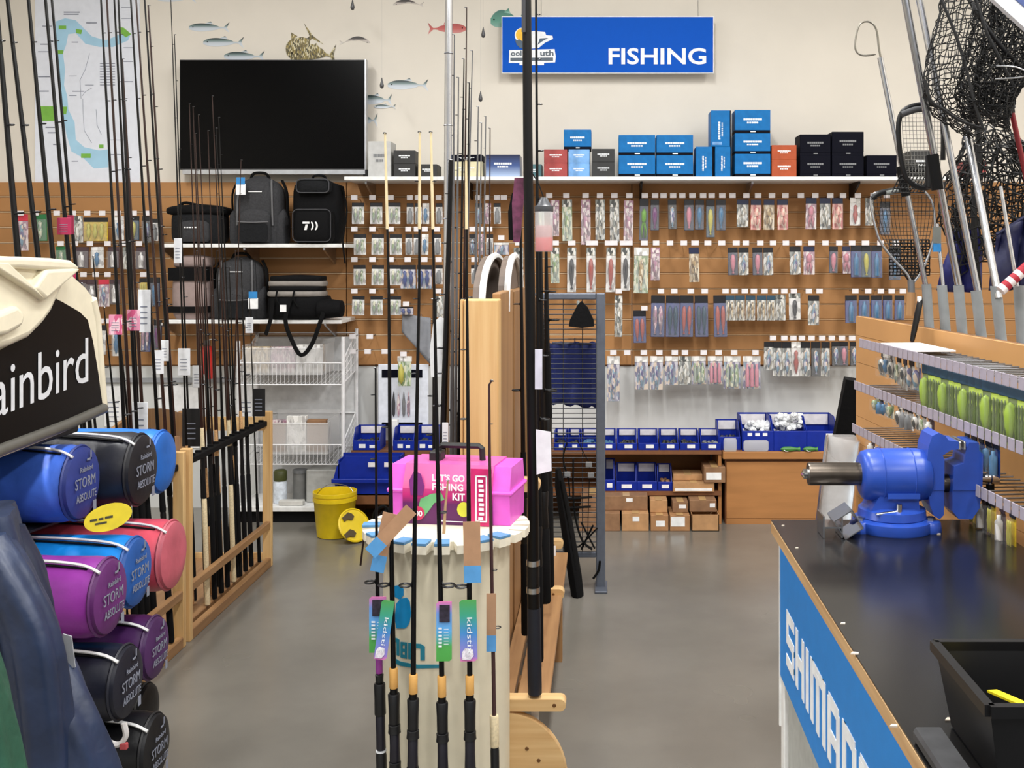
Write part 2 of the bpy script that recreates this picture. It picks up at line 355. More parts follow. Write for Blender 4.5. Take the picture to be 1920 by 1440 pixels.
FISH = {'silver': mat_ramp('fish_silver', [(0, (214, 220, 228)), (.45, (196, 204, 212)), (.62, (120, 140, 140)), (.8, (48, 66, 66)), (1, (40, 54, 54))], 2, .4),
        'gold': mat_speckle('fish_gold', [(96, 84, 44), (150, 132, 66), (60, 54, 34), (206, 196, 160), (120, 106, 60)], 160, .5),
        'red': mat_ramp('fish_red', [(0, (206, 150, 146)), (.5, (190, 90, 84)), (1, (150, 60, 58))], 2, .5),
        'teal': mat_ramp('fish_teal', [(0, (160, 200, 190)), (.5, (90, 150, 130)), (1, (60, 110, 100))], 2, .5),
        'dark': mat_ramp('fish_dark', [(0, (218, 214, 206)), (.5, (190, 180, 172)), (.7, (70, 62, 58)), (1, (40, 38, 38))], 2, .5)}
def fish(px, py, L, hgt, style, label, flip=1, curve=0, tilt=0., lift=0.):
    """wall sticker in the outline of a fish, px of its centre, head to the left when flip=1"""
    d = DW-.002-lift; n = 16; top = []; bot = []
    for k in range(n+1):
        u = k/n; w = math.sin(math.pi*min(1, (u*.96+.03))**.8)**.8*.5*(1-.3*u)
        if u > .86: w = max(w*.6, .07)
        c = curve*math.sin(math.pi*u)
        top.append((-.5+u*.86, w+c)); bot.append((-.5+u*.86, -w*.82+c))
    tail = [(.36, .07), (.5, .55), (.44, .02), (.5, -.5), (.36, -.06)]
    poly = top[:-1]+tail+bot[::-1][1:]
    ca, sa = math.cos(tilt), math.sin(tilt)
    pts = []
    for a, b in poly:
        x = a*L*flip; y = b*hgt
        pts.append((px+x*ca-y*sa, py-(x*sa+y*ca)))
    if flip < 0: pts = pts[::-1]
    t = thing('fish_decal', label, 'wall sticker', P(px, py+hgt/2, d))
    flat(pts, 'body', FISH[style], t, d, .002)
    ex = px-.4*L*flip*ca; ey = py+.4*L*flip*sa-hgt*.08
    disc(ex, ey, min(1.6, max(1., hgt*.06)), 'eye', blackm, t, d-.0012, .001, 8)
    fin = [(-.1, .42), (.04, .62), (.1, .36)]
    flat([(px+(a*L*flip*ca-b*hgt*sa), py-(a*L*flip*sa+b*hgt*ca)) for a, b in (fin if flip > 0 else fin[::-1])], 'fin', FISH[style], t, d-.0004, .001)
for a in ((330, -3, 75, 17, 'silver', 'silver fish sticker cut by the top of the map poster side', 1, 0), (392, 52, 76, 19, 'silver', 'silver fish sticker, highest of three above the television corner'), (419, 80, 76, 20, 'silver', 'silver fish sticker, middle of three above the television corner'),
          (458, 106, 76, 20, 'silver', 'silver fish sticker resting on the television top edge'), (765, 160, 76, 22, 'silver', 'silver fish sticker on the bare wall right of the television'),
          (706, 188, 58, 22, 'silver', 'silver fish sticker half hidden behind the television right edge'), (722, 200, 40, 9, 'silver', 'slim silver fish sticker under the half hidden fish', 1, 0, 0., .003), (684, 226, 48, 26, 'silver', 'fish tail sticker showing beside the television lower right'),
          (838, 54, 72, 22, 'red', 'red fish sticker behind the aluminium pole', -1), (951, 40, 62, 40, 'teal', 'teal fish sticker behind the corner of the fishing sign', 1, .1),
          (665, 80, 58, 9, 'dark', 'curved dark backed fish sticker right of the golden fish', -1, .9), (766, 9, 58, 10, 'dark', 'curved dark backed fish sticker high on the wall near the pole', 1, .6)): fish(*a)
fish(566, 86, 64, 52, 'gold', 'leaping golden bream sticker above the television', 1, 0, .75); fish(590, 104, 80, 38, 'gold', 'golden bream sticker lying along the television top', 1, .15, 0., .004)
# lures hung from the ceiling on threads
for px, py, l in ((661, 8, 'small dark sinker hanging on a thread above the television'), (716, 155, 'dark pear sinker hanging on a thread beside the television'), (901, 180, 'grey teardrop sinker hanging on a thread left of the fishing sign'), (906, 60, 'thin silver float hanging on a thread left of the fishing sign')):
    d = 6.5; t = thing('hanging_sinker', l, 'fishing sinker', P(px, py+10, d))
    p = P(px, py, d)
    MB().lathe([(.002, .03), (.006, .01), (.013, -.018), (.009, -.032), (.001, -.036)], p, n=10).build('weight', M('lead_grey', (88, 88, 90), .45, .5), t, smooth=True)
    MB().tube([p+Vector((0, 0, .03)), Vector((p.x, p.y, CEIL))], .0008, 3).build('thread', M('clear_thread', (190, 186, 178), .5), t)
# ---------------------------------------------------------------- shelves on the back wall
SD = .32                                                       # shelf depth
def shelf(px0, px1, py, depth, label, brackets, th=7):
    d = DW-.03-depth; z = Z(py, d)
    t = thing('wall_shelf', label, 'shelf', ((X(px0, d)+X(px1, d))/2, d+depth/2, z-.02))
    MB().cham(X(px0, d), X(px1, d), d, DW-.031, z-th/F*d, z, .003).build('board', white, t)
    for bx, m in brackets:
        x = X(bx, DW-.1)
        MB().prism([(0, 0), (-depth*.75, 0), (-depth*.75, -.015), (-.02, -.1), (0, -.1)], .012, (x, DW-.031, z-th/F*d), (0, 1, 0), (0, 0, 1)).build('bracket', m, t)
    return d, z
dT, zT = shelf(645, 1806, 331, .34, 'long white shelf carrying the reel boxes', [(885, black), (1203, black), (1405, steel), (1600, black), (700, steel)])
dA, zA = shelf(298, 648, 457, .36, 'white shelf carrying the backpacks under the television', [(625, steel), (330, steel), (480, steel)])
dB, zB = shelf(312, 640, 600, .36, 'white shelf carrying the folded tackle satchel', [(627, steel), (330, steel), (480, steel)])

# ---------------------------------------------------------------- reel boxes on the long shelf
pinkp = M('print_pink_foil', (196, 120, 124), .35); redbox = M('box_red', (156, 72, 70), .5, spec=.2, var=.25, scale=14); sky = M('box_sky', (110, 160, 214), .35, var=.3, scale=14)
orange = M('box_orange', (172, 82, 50), .5, spec=.2); navyb = M('box_navy', (5, 6, 20), .6, spec=.1); charc = M('box_charcoal', (52, 52, 52), .5, spec=.3); gwhite = M('box_pale_grey', (186, 186, 184), .5)
bluef = mat_ramp('box_blue_foil', [(0, (170, 190, 220)), (.5, (60, 84, 140)), (1, (20, 26, 60))], 2, .3)
YB = {}
def reelbox(x0, x1, y0, y1, mat, label, group, vert=False, band=True, depth=.17, push=0., d=None, pr=None):
    """a carton whose front face fills pixels x0..x1, y0..y1; it stands on what is below it"""
    d = d or (DW-.03-.335+.02+push); z1 = Z(y0, d); z0 = Z(y1, d); a, b = X(x0, d), X(x1, d)-.0015
    # snap the lower face to the shelf or to the box below
    if abs(z0-zT) < .035: z0 = zT+.0005
    else:
        for (p, q, top) in BOXTOP:
            if p < (a+b)/2 < q and abs(z0-top) < .05: z0 = top+.0005
    BOXTOP.append((a, b, z1))
    t = thing('reel_box', label, 'box', ((a+b)/2, d+depth/2, z0), group)
    bz = z0+(z1-z0)*.13 if band and not vert else z0
    w, h = b-a, z1-z0
    MB().cham(a, b, d, d+depth, bz, z1, .002).build('carton', mat, t)
    if bz > z0: MB().box(a+.001, b-.001, d+.002, d+depth-.001, z0, bz).build('base_band', navyb, t)
    if vert:
        MB().box(b-.002, b+.006, d+.004, d+depth-.002, z0, z1).build('side_band', navyb, t)
        bars((a, d-.0005, z0), (1, 0, 0), (0, 0, 1), [(w*.38+random.uniform(0, .002), h*(.2+.05*k), w*.1, h*.035) for k in range(10)]+[(w*.56, h*(.28+.05*k), w*.07, h*.03) for k in range(8)], pr or txtw, t)
        if z1 > Z(240, d): bars((a, d-.0005, z0), (1, 0, 0), (0, 0, 1), [(w*.08, h*.05, w*.5, h*.08)], sky, t, 'foil_patch')
    else:
        bars((a, d-.0005, z0), (1, 0, 0), (0, 0, 1), [(w*(.24+.066*k), h*.55, w*.056, h*.09) for k in range(8)]+[(w*(.34+.066*k), h*.42, w*.05, h*.07) for k in range(5)]+([(w*.44, h*.05, w*.14, h*.05)] if bz > z0 else []), pr or txtw, t)
BOXTOP = []
G = 'reel boxes on the long shelf'
reelbox(690, 733, 265, 331, gwhite, 'plain pale grey carton standing beside the television', G, band=False, pr=grey)
for y0, y1, u in ((307, 331, 'lower'), (282, 306, 'upper')): reelbox(738, 779, y0, y1, charc, u+' small black carton of the stack next to the pale grey carton', 'black carton stack', band=False)
reelbox(783, 820, 308, 331, charc, 'single small dark carton right of the black carton stack', G, band=False)
reelbox(842, 905, 303, 331, M('box_cream', (214, 206, 170), .5), 'cream carton behind the aluminium pole', G, band=False, push=.03)
reelbox(842, 905, 290, 302, navyb, 'flat dark carton lying on the cream carton', G, band=False, push=.03)
reelbox(911, 975, 290, 331, bluef, 'navy carton with silver foil fade left of the thick black pole', G, band=False)
reelbox(988, 1016, 308, 331, M('box_teal', (70, 110, 116), .4), 'narrow teal carton behind the thick black pole', G, band=False, push=.06)
for y0, y1, u in ((306, 331, 'lower'), (280, 305.5, 'upper')): reelbox(1020, 1064, y0, y1, redbox, u+' red and pink reel box in the stack of two', 'red reel box stack', band=False)
for y0, y1, u in ((306, 331, 'lower'), (280, 305.5, 'upper')): reelbox(1066, 1106, y0, y1, sky, u+' pale sky blue reel box in the stack of two', 'sky blue reel box stack', band=False)
for y0, y1, u in ((304, 331, 'lower'), (279, 303.5, 'upper')): reelbox(1110, 1153, y0, y1, charc, u+' charcoal reel box in the stack beside the sky blue boxes', 'charcoal reel box stack', band=False)
reelbox(1057, 1109, 243, 279.5, blue, 'bright blue reel box on top of the sky blue stack', G)
for x0, x1, u in ((1160, 1229, 'charcoal'), (1231, 1300, 'upright')):
    reelbox(x0, x1, 291, 331, blue, 'wide blue reel box, lower one of the block of four beside the '+u+' boxes', 'block of blue boxes'); reelbox(x0, x1, 253, 290.5, blue, 'wide blue reel box, upper one of the block of four beside the '+u+' boxes', 'block of blue boxes')
for x0, x1, u in ((1305, 1336, 'block of four'), (1341, 1370, 'stack of three')): reelbox(x0, x1, 275, 331, blue, 'blue reel box standing on end on the shelf against the '+u, 'upright blue boxes', vert=True)
reelbox(1333, 1369, 207, 274.5, blue, 'tall blue reel box standing on end on top of the upright pair', G, vert=True)
for y0, y1, l in ((288.5, 331, 'blue reel box at the bottom of the stack of three'), (250, 288, 'blue reel box in the middle of the stack of three'), (206, 249.5, 'blue reel box at the top of the stack of three')): reelbox(1378, 1445, y0, y1, blue, l, G)
for y0, y1, l in ((299, 331, 'bright orange reel box on the shelf'), (272, 298.5, 'dull orange reel box stacked on the bright orange one')): reelbox(1447, 1494, y0, y1, orange, l, G, band=False)
for x0, x1, y, u in ((1500, 1558, 252, 'beside the orange boxes'), (1560, 1620, 247, 'beside the single navy box')):
    reelbox(x0, x1, 291, 331, navyb, 'lower black navy reel box of the block, '+u, 'navy boxes', pr=grey); reelbox(x0, x1, y, 290.5, navyb, 'upper black navy reel box of the block, '+u, 'navy boxes', pr=grey)
reelbox(1625, 1682, 291, 331, navyb, 'single black navy reel box beside the landing nets', G, pr=grey)
reelbox(1708, 1750, 282, 331, charc, 'dark carton behind the landing net hoop', G, band=False); reelbox(1812, 1850, 300, 331, redbox, 'dark red carton at the shelf end behind the nets', G, band=False)

# ---------------------------------------------------------------- bags
bagg = M('bag_grey_fabric', (58, 58, 60), .9, spec=.2, var=.18, scale=90, bump=.3); bagd = M('bag_dark_fabric', (26, 27, 29), .9, spec=.2, var=.2, scale=90, bump=.3); bagk = M('bag_black_fabric', (8, 8, 10), .85, spec=.2, var=.2, scale=60, bump=.2)
strap = M('webbing_black', (6, 6, 7), .85, spec=.2); piping = M('piping_grey', (96, 96, 98), .7)
def puff(mb, x0, x1, y0, y1, z0, z1, r=.03, bulge=.02, top=None, n=10):
    """soft rounded box: superellipse sections stacked in z, bulging at the middle"""
    cx, cy, hx, hy = (x0+x1)/2, (y0+y1)/2, (x1-x0)/2, (y1-y0)/2; rows = []
    for k in range(n+1):
        u = k/n; z = z0+(z1-z0)*u
        s = 1-(.16*(abs(2*u-1))**6)
        if top and u > 1-top:
            q = (u-(1-top))/top; s *= math.sqrt(max(.02, 1-q*q*.93))
        rows.append((z, s))
    N = 24; vs = []; fs = []
    for z, s in rows:
        for i in range(N):
            a = 2*math.pi*i/N; c, q = math.cos(a), math.sin(a)
            e = .45
            x = math.copysign(abs(c)**e, c)*hx*s; y = math.copysign(abs(q)**e, q)*hy*s
            w = noise.noise(Vector((x*9+cx*7, y*9, z*9)))*bulge*.3
            vs.append((cx+x*(1+w), cy+y-bulge*(1-abs(c))*(q < 0)*(1-(2*(z-z0)/(z1-z0)-1)**2)+w*.3, z))
    for k in range(n):
        for i in range(N): fs.append((k*N+i, k*N+(i+1) % N, (k+1)*N+(i+1) % N, (k+1)*N+i))
    fs.append(tuple(range(N-1, -1, -1))); fs.append(tuple(n*N+i for i in range(N)))
    return mb.add(vs, fs)
def rrect(x0, x1, z0, z1, r, k=4):
    pts = []
    for cx, cz, a in ((x1-r, z1-r, 0), (x0+r, z1-r, 90), (x0+r, z0+r, 180), (x1-r, z0+r, 270)):
        for i in range(k+1):
            t = math.radians(a+90*i/k); pts.append((cx+r*math.cos(t), cz+r*math.sin(t)))
    return pts
def backpack(px0, px1, py0, py1, d, zb, label, main, dark, logo=None, hang=None):
    zb += .003; x0, x1 = X(px0, d), X(px1, d); w = x1-x0; h = Z(py0, d)-zb; dep = .2; c = (x0+x1)/2
    t = thing('backpack', label, 'backpack', (c, d+dep/2, zb))
    puff(MB(), x0+.02, x1-.02, d+.01, d+dep, zb, zb+h*.96, bulge=.015, top=.3).build('main_body', main, t, smooth=True)
    for s in (-1, 1):
        xx = c+s*(w/2-.03)
        puff(MB(), xx-.035, xx+.035, d+.03, d+dep-.03, zb, zb+h*.5, bulge=.01, top=.3).build('side_pocket', main, t, smooth=True)
        MB().tube(smooth_pts([(c+s*w*.28, d+.02, zb+h*.9), (c+s*w*.31, d-.004, zb+h*.6), (c+s*w*.32, d+.0, zb+h*.25)]), .006, 6).build('piping', piping, t, smooth=True)
    pk = puff(MB(), c-w*.29, c+w*.29, d-.03, d+.06, zb+.005, zb+h*.5, bulge=.015, top=.25).build('front_pocket', main, t, smooth=True)
    MB().prism(rrect(c-w*.27, c+w*.27, zb+.01, zb+h*.27, .012), .006, (0, d-.05, 0)).build('pocket_flap', dark, pk)
    MB().tube(smooth_pts([(c-w*.28, d-.043, zb+h*.3), (c, d-.055, zb+h*.29), (c+w*.28, d-.043, zb+h*.3)]), .004, 5).build('zip', piping, pk)
    MB().tube(smooth_pts([(c-w*.17, d+.1, zb+h*.93), (c-w*.1, d+.09, zb+h*1.0), (c+w*.1, d+.09, zb+h*1.0), (c+w*.17, d+.1, zb+h*.93)]), .009, 6).build('top_handle', strap, t, smooth=True)
    for s in (-1, 1): MB().tube(smooth_pts([(c+s*w*.4, d+.1, zb+h*.9), (c+s*w*.5, d+.09, zb+h*.7), (c+s*w*.49, d+.1, zb+h*.3)]), .014, 6, squash=(1, .5)).build('shoulder_strap', strap, t, smooth=True)
    bars((c-w*.12, d-.006, zb+h*.72), (1, 0, 0), (0, 0, 1), [(0, 0, w*.25, h*.012)], paper, t, 'brand_mark')
    if hang:
        hx, hy = hang; k = d/F
        q = MB().box(X(hx-9, d), X(hx+9, d), d-.064, d-.06, Z(hy+18, d), Z(hy-2, d)).build('swing_tag', paper, t); MB().box(X(hx-8, d), X(hx+8, d), d-.0655, d-.0641, Z(hy-1, d), Z(hy-14, d)).build('tag_header', M('tag_blue', (40, 130, 196), .5), q)
        MB().tube([P(hx, hy-13, d-.064), (X(hx, d), d-.02, zb+h*.93)], .0012, 4).build('tag_cord', strap, q)
    return t
backpack(426, 530, 323, 457, dA+.03, zA, 'grey fishing backpack with white swing tag on the upper bag shelf', bagg, bagd, hang=(458, 348))
backpack(392, 492, 476, 600, dB+.03, zB, 'grey backpack with white swing tag on the lower bag shelf', bagg, bagd, hang=(481, 560))
# black backpack with white emblem
d = dA+.03; x0, x1 = X(540, d), X(638, d); c = (x0+x1)/2; w = x1-x0; zb = zA+.003; h = Z(330, d)-zb
t = thing('backpack', 'black boxy backpack with white emblem on the front pocket', 'backpack', (c, d+.1, zb))
puff(MB(), x0+.01, x1-.01, d+.02, d+.22, zb, zb+h*.97, bulge=.01, top=.12).build('main_body', bagk, t, smooth=True)
q = puff(MB(), c-w*.38, c+w*.38, d-.05, d+.06, zb+.003, zb+h*.52, bulge=.012, top=.1).build('front_pocket', bagk, t, smooth=True)
MB().tube([(a, d-.056, b) for a, b in rrect(c-w*.36, c+w*.36, zb+.01, zb+h*.5, .03)]+[(c+w*.36, d-.056, zb+h*.5-.03)], .003, 5).build('piping', M('piping_dark', (56, 56, 60), .6), q)
puff(MB(), c-w*.33, c+w*.33, d-.025, d+.06, zb+h*.74, zb+h*.96, bulge=.012, top=.2).build('top_pocket', bagd, t, smooth=True)
MB().tube([(a, d-.033, b) for a, b in rrect(c-w*.31, c+w*.31, zb+h*.75, zb+h*.95, .025)]+[(c+w*.31, d-.033, zb+h*.95-.025)], .004, 5).build('piping', M('piping_dark'), t)
k = w*.17; ez = zb+h*.26; ed = d-.066
em = MB()
for s, e0 in ((-1, 0), (1, 0)):
    em.prism([(-.95*k, .42*k), (-.2*k, .42*k), (-.2*k, .2*k), (-.95*k, .2*k)], .003, (c, ed, ez)) if s < 0 else None
em.prism([(-.62*k, .12*k), (-.36*k, .12*k), (-.5*k, -.5*k), (-.78*k, -.5*k)], .003, (c, ed, ez))
for cx, a0, a1 in ((-.05, -80, 80), (.42, -85, 85)):
    arc = [(cx*k+.32*k*math.cos(math.radians(a0+(a1-a0)*i/8)), -.04*k+.5*k*math.sin(math.radians(a0+(a1-a0)*i/8))) for i in range(9)]; inn = [(cx*k+.14*k*math.cos(math.radians(a1+(a0-a1)*i/8)), -.04*k+.32*k*math.sin(math.radians(a1+(a0-a1)*i/8))) for i in range(9)]
    em.prism(arc+inn, .003, (c, ed, ez))
em.build('emblem', paper, t)
MB().tube(smooth_pts([(c-.04, d+.12, zb+h*.95), (c-.03, d+.11, zb+h*1.02), (c+.03, d+.11, zb+h*1.02), (c+.04, d+.12, zb+h*.95)]), .008, 6).build('top_handle', strap, t, smooth=True)
MB().tube(smooth_pts([(x1-.01, d+.1, zb+h*.8), (x1+.025, d+.06, zb+h*.5), (x1+.03, d-.05, zb+.05), (x1+.035, d-.08, zb-.0), (x1+.05, d-.085, zb-.12)]), .012, 6, squash=(1, .4)).build('shoulder_strap', strap, t, smooth=True)
# slouched shoulder bag
d = dA+.03; x0, x1 = X(306, d), X(420, d); c = (x0+x1)/2; zb = zA+.003; h = Z(382, d)-zb
t = thing('shoulder_bag', 'slouched dark grey shoulder bag at the end of the upper shelf', 'bag', (c, d+.1, zb))
puff(MB(), x0+.03, x1-.02, d, d+.2, zb, zb+h*.85, bulge=.02, top=.15).build('body', bagd, t, smooth=True)
puff(MB(), x0+.0, x1-.0, d-.012, d+.21, zb+h*.72, zb+h, bulge=.01, top=.5).build('lid', bagk, t, smooth=True)
puff(MB(), c-.08, c+.1, d-.03, d+.03, zb+.01, zb+h*.6, bulge=.01, top=.2).build('front_pocket', bagg, t, smooth=True)
bars((c-.04, d-.047, zb+h*.38), (1, 0, 0), (0, 0, 1), [(.016*k, 0, .011, .008) for k in range(5)], paper, t, 'brand_mark')
MB().tube(smooth_pts([(x0+.02, d+.1, zb+h*.8), (c-.08, d+.05, zb+h*1.03), (c, d+.06, zb+h*.98), (x1-.06, d+.04, zb+h*.9), (x1-.01, d+.1, zb+h*.7)]), .009, 6).build('strap', strap, t, smooth=True)
# two-tone tackle bag behind rods
d = dB+.03; x0, x1 = X(318, d), X(388, d); c = (x0+x1)/2; zb = zB+.003; h = Z(478, d)-zb
t = thing('tackle_bag', 'mauve and black tackle bag behind the rods on the lower bag shelf', 'bag', (c, d+.1, zb))
mauve = M('bag_mauve', (150, 132, 128), .8, bump=.2)
puff(MB(), x0, x1, d, d+.2, zb, zb+h*.7, bulge=.012, top=.1).build('body', mauve, t, smooth=True)
MB().box(x0-.004, x1+.004, d-.016, d+.204, zb+h*.1, zb+h*.2).build('lower_band', bagk, t)
MB().box(x0-.004, x1+.004, d-.016, d+.204, zb+h*.6, zb+h*.8).build('upper_band', bagk, t)
puff(MB(), x0+.005, x1-.005, d+.01, d+.19, zb+h*.8, zb+h, bulge=.01, top=.3).build('lid', mauve, t, smooth=True)
# black and grey satchel with straps
d = dB-.02; x0, x1 = X(497, d), X(606, d); c = (x0+x1)/2; zb = zB+.003; h = Z(517, d)-zb
t = thing('tackle_satchel', 'black satchel with striped grey roll top and a strap hanging in a loop', 'bag', (c, d+.1, zb))
puff(MB(), x0, x1+.01, d, d+.22, zb, zb+h*.58, bulge=.02, top=.1).build('body', bagk, t, smooth=True)
gs = M('satchel_grey', (136, 130, 124), .8, bump=.2)
for k in range(4):
    a = zb+h*(.5+.115*k); sh = .008*(k % 2)
    puff(MB(), x0-.002+sh, x1-.01-sh, d-.005+.012*k, d+.2, a, a+h*.17, bulge=.012, top=.2, n=6).build('roll_fold', gs if k % 2 == 0 else bagk, t, smooth=True)
MB().lathe([(.02, -.01), (.055, 0), (.06, .06), (.05, .14), (.02, .15)], (x1-.03, d+.03, zb+.065), (1, -.1, 0), 12).build('side_pouch', bagk, t, smooth=True)
MB().tube(smooth_pts([P(545, 560, d-.03), P(535, 600, d-.035), P(548, 640, d-.035), P(565, 666, d-.035), P(585, 645, d-.035), P(600, 605, d-.035), P(608, 580, d-.02)]), .014, 6, squash=(.4, 1)).build('long_strap', strap, t, smooth=True)
MB().tube(smooth_pts([P(512, 560, d-.03), P(507, 600, d-.035), P(498, 628, d-.035)]), .013, 6, squash=(.4, 1)).build('short_strap', strap, t, smooth=True)
for px in (520, 552): MB().tube(smooth_pts([P(px, 545, d-.03), P(px-2, 560, d-.035), P(px+6, 575, d-.03)]), .006, 5).build('buckle_strap', strap, t)
MB().box(X(529, d), X(541, d), d-.045, d-.043, Z(584, d), Z(571, d)).build('swing_tag', paper, t)

# ---------------------------------------------------------------- carded tackle on peg hooks
HOOKM = MB().tube([(0, 0, 0), (0, .15, 0)], .0022, 5); HOOKM.tube([(0, 0, 0), (0, -.006, .007)], .0022, 5)
hook_me = HOOKM.mesh('wire', M('hook_wire', (118, 118, 120), .55, .5))
tag_me = MB().cham(-.021, .021, -.012, -.009, -.014, .016, .001).mesh('price_tag', papert)
HG = {}
def hook(px, py, row, d=6.62, w=12.):
    y = d; m = Matrix.Translation(P(px, py, d))
    o = put(hook_me, 'peg_hook', None, m, None, 'peg hook'); count_in('peg hooks', row, px, o, 'wire peg hook with white tag')
    s = w/12.
    put(tag_me, 'price_tag', o, m @ Matrix.Diagonal((s*.95, 1, 1, 1)))
    return o
PKM = {}
def box_mesh(name, w, h, t, mat, c=.0015):
    k = (name, round(w, 3), round(h, 3), t, mat.name)
    if k not in PKM:
        PKM[k] = MB().cham(-w/2, w/2, -t/2, t/2, -h, 0, c).mesh(name, mat)
    return PKM[k]
def lure_mesh(style, w, h, mat, n=1):
    k = ('lure', style, round(w, 3), round(h, 3), mat.name)
    if k in PKM: return PKM[k]
    mb = MB()
    for i in range(n):
        ox = (i-(n-1)/2)*w/n; r = min(w/n*.42, .016)
        if style == 'squid':
            mb.lathe([(.001, 0), (r, -h*.12), (r*.9, -h*.4), (r*.5, -h*.5)], (ox, 0, 0), n=8)
            for q in range(6):
                a = q*math.pi/3; mb.tube([(ox+r*.4*math.cos(a), r*.3*math.sin(a), -h*.48), (ox+r*math.cos(a), r*.5*math.sin(a), -h*.75), (ox+r*.8*math.cos(a), 0, -h)], [r*.25, r*.22, r*.1], 4)
        elif style == 'minnow':
            mb.lathe([(.001, 0), (r*.7, -h*.08), (r, -h*.3), (r*.85, -h*.6), (r*.4, -h*.86), (r*.15, -h*.9), (r*.6, -h*.98), (.001, -h)], (ox, 0, 0), n=8)
        elif style == 'bottle':
            mb.lathe([(r*.5, 0), (r*.5, -h*.15), (r, -h*.25), (r, -h*.96), (r*.9, -h)], (ox, 0, 0), n=8)
        else:
            mb.lathe([(.001, 0), (r*.8, -h*.1), (r*.5, -h*.3), (r, -h*.5), (r*.6, -h*.8), (.001, -h)], (ox, 0, 0), n=6)
    PKM[k] = mb.mesh('lure', mat, True)
    return PKM[k]
sil = mat_speckle('foil_silver', [(196, 198, 196), (136, 140, 136), (226, 224, 218), (84, 86, 84), (170, 164, 150)], 90)
silg = mat_speckle('foil_green', [(190, 200, 180), (130, 150, 110), (216, 214, 190), (150, 160, 150)], 90)
silp = mat_speckle('foil_pink', [(206, 176, 184), (170, 130, 150), (226, 216, 214), (140, 120, 130)], 90)
salm = mat_speckle('foil_salmon', [(214, 140, 130), (226, 176, 164), (190, 96, 96), (230, 210, 190)], 90); tanf = mat_speckle('foil_tan', [(206, 184, 150), (170, 146, 110), (226, 214, 190), (120, 100, 76)], 90)
whitef = mat_speckle('foil_white', [(232, 230, 226), (206, 204, 200), (240, 238, 236), (176, 172, 170)], 60); mixf = mat_speckle('foil_mixed', [(150, 150, 170), (200, 196, 206), (96, 92, 130), (220, 200, 180), (120, 150, 170)], 90)
darkc = M('card_black', (20, 20, 26), .4); navyc = M('card_navy', (26, 34, 66), .4); bluec = M('card_blue', (20, 48, 116), .35, var=.3, scale=12); cyan = M('card_cyan', (66, 112, 150), .35, var=.3, scale=12)
pinkl = M('lure_pink', (196, 128, 144), .35); greenl = M('lure_green', (96, 150, 40), .4); purl = M('lure_purple', (110, 60, 110), .35); redl = M('lure_red', (164, 84, 78), .35); yell = M('lure_yellow', (186, 178, 84), .4); limel = M('lure_lime', (150, 180, 50), .4); tealc = M('card_teal', (40, 70, 90), .4)
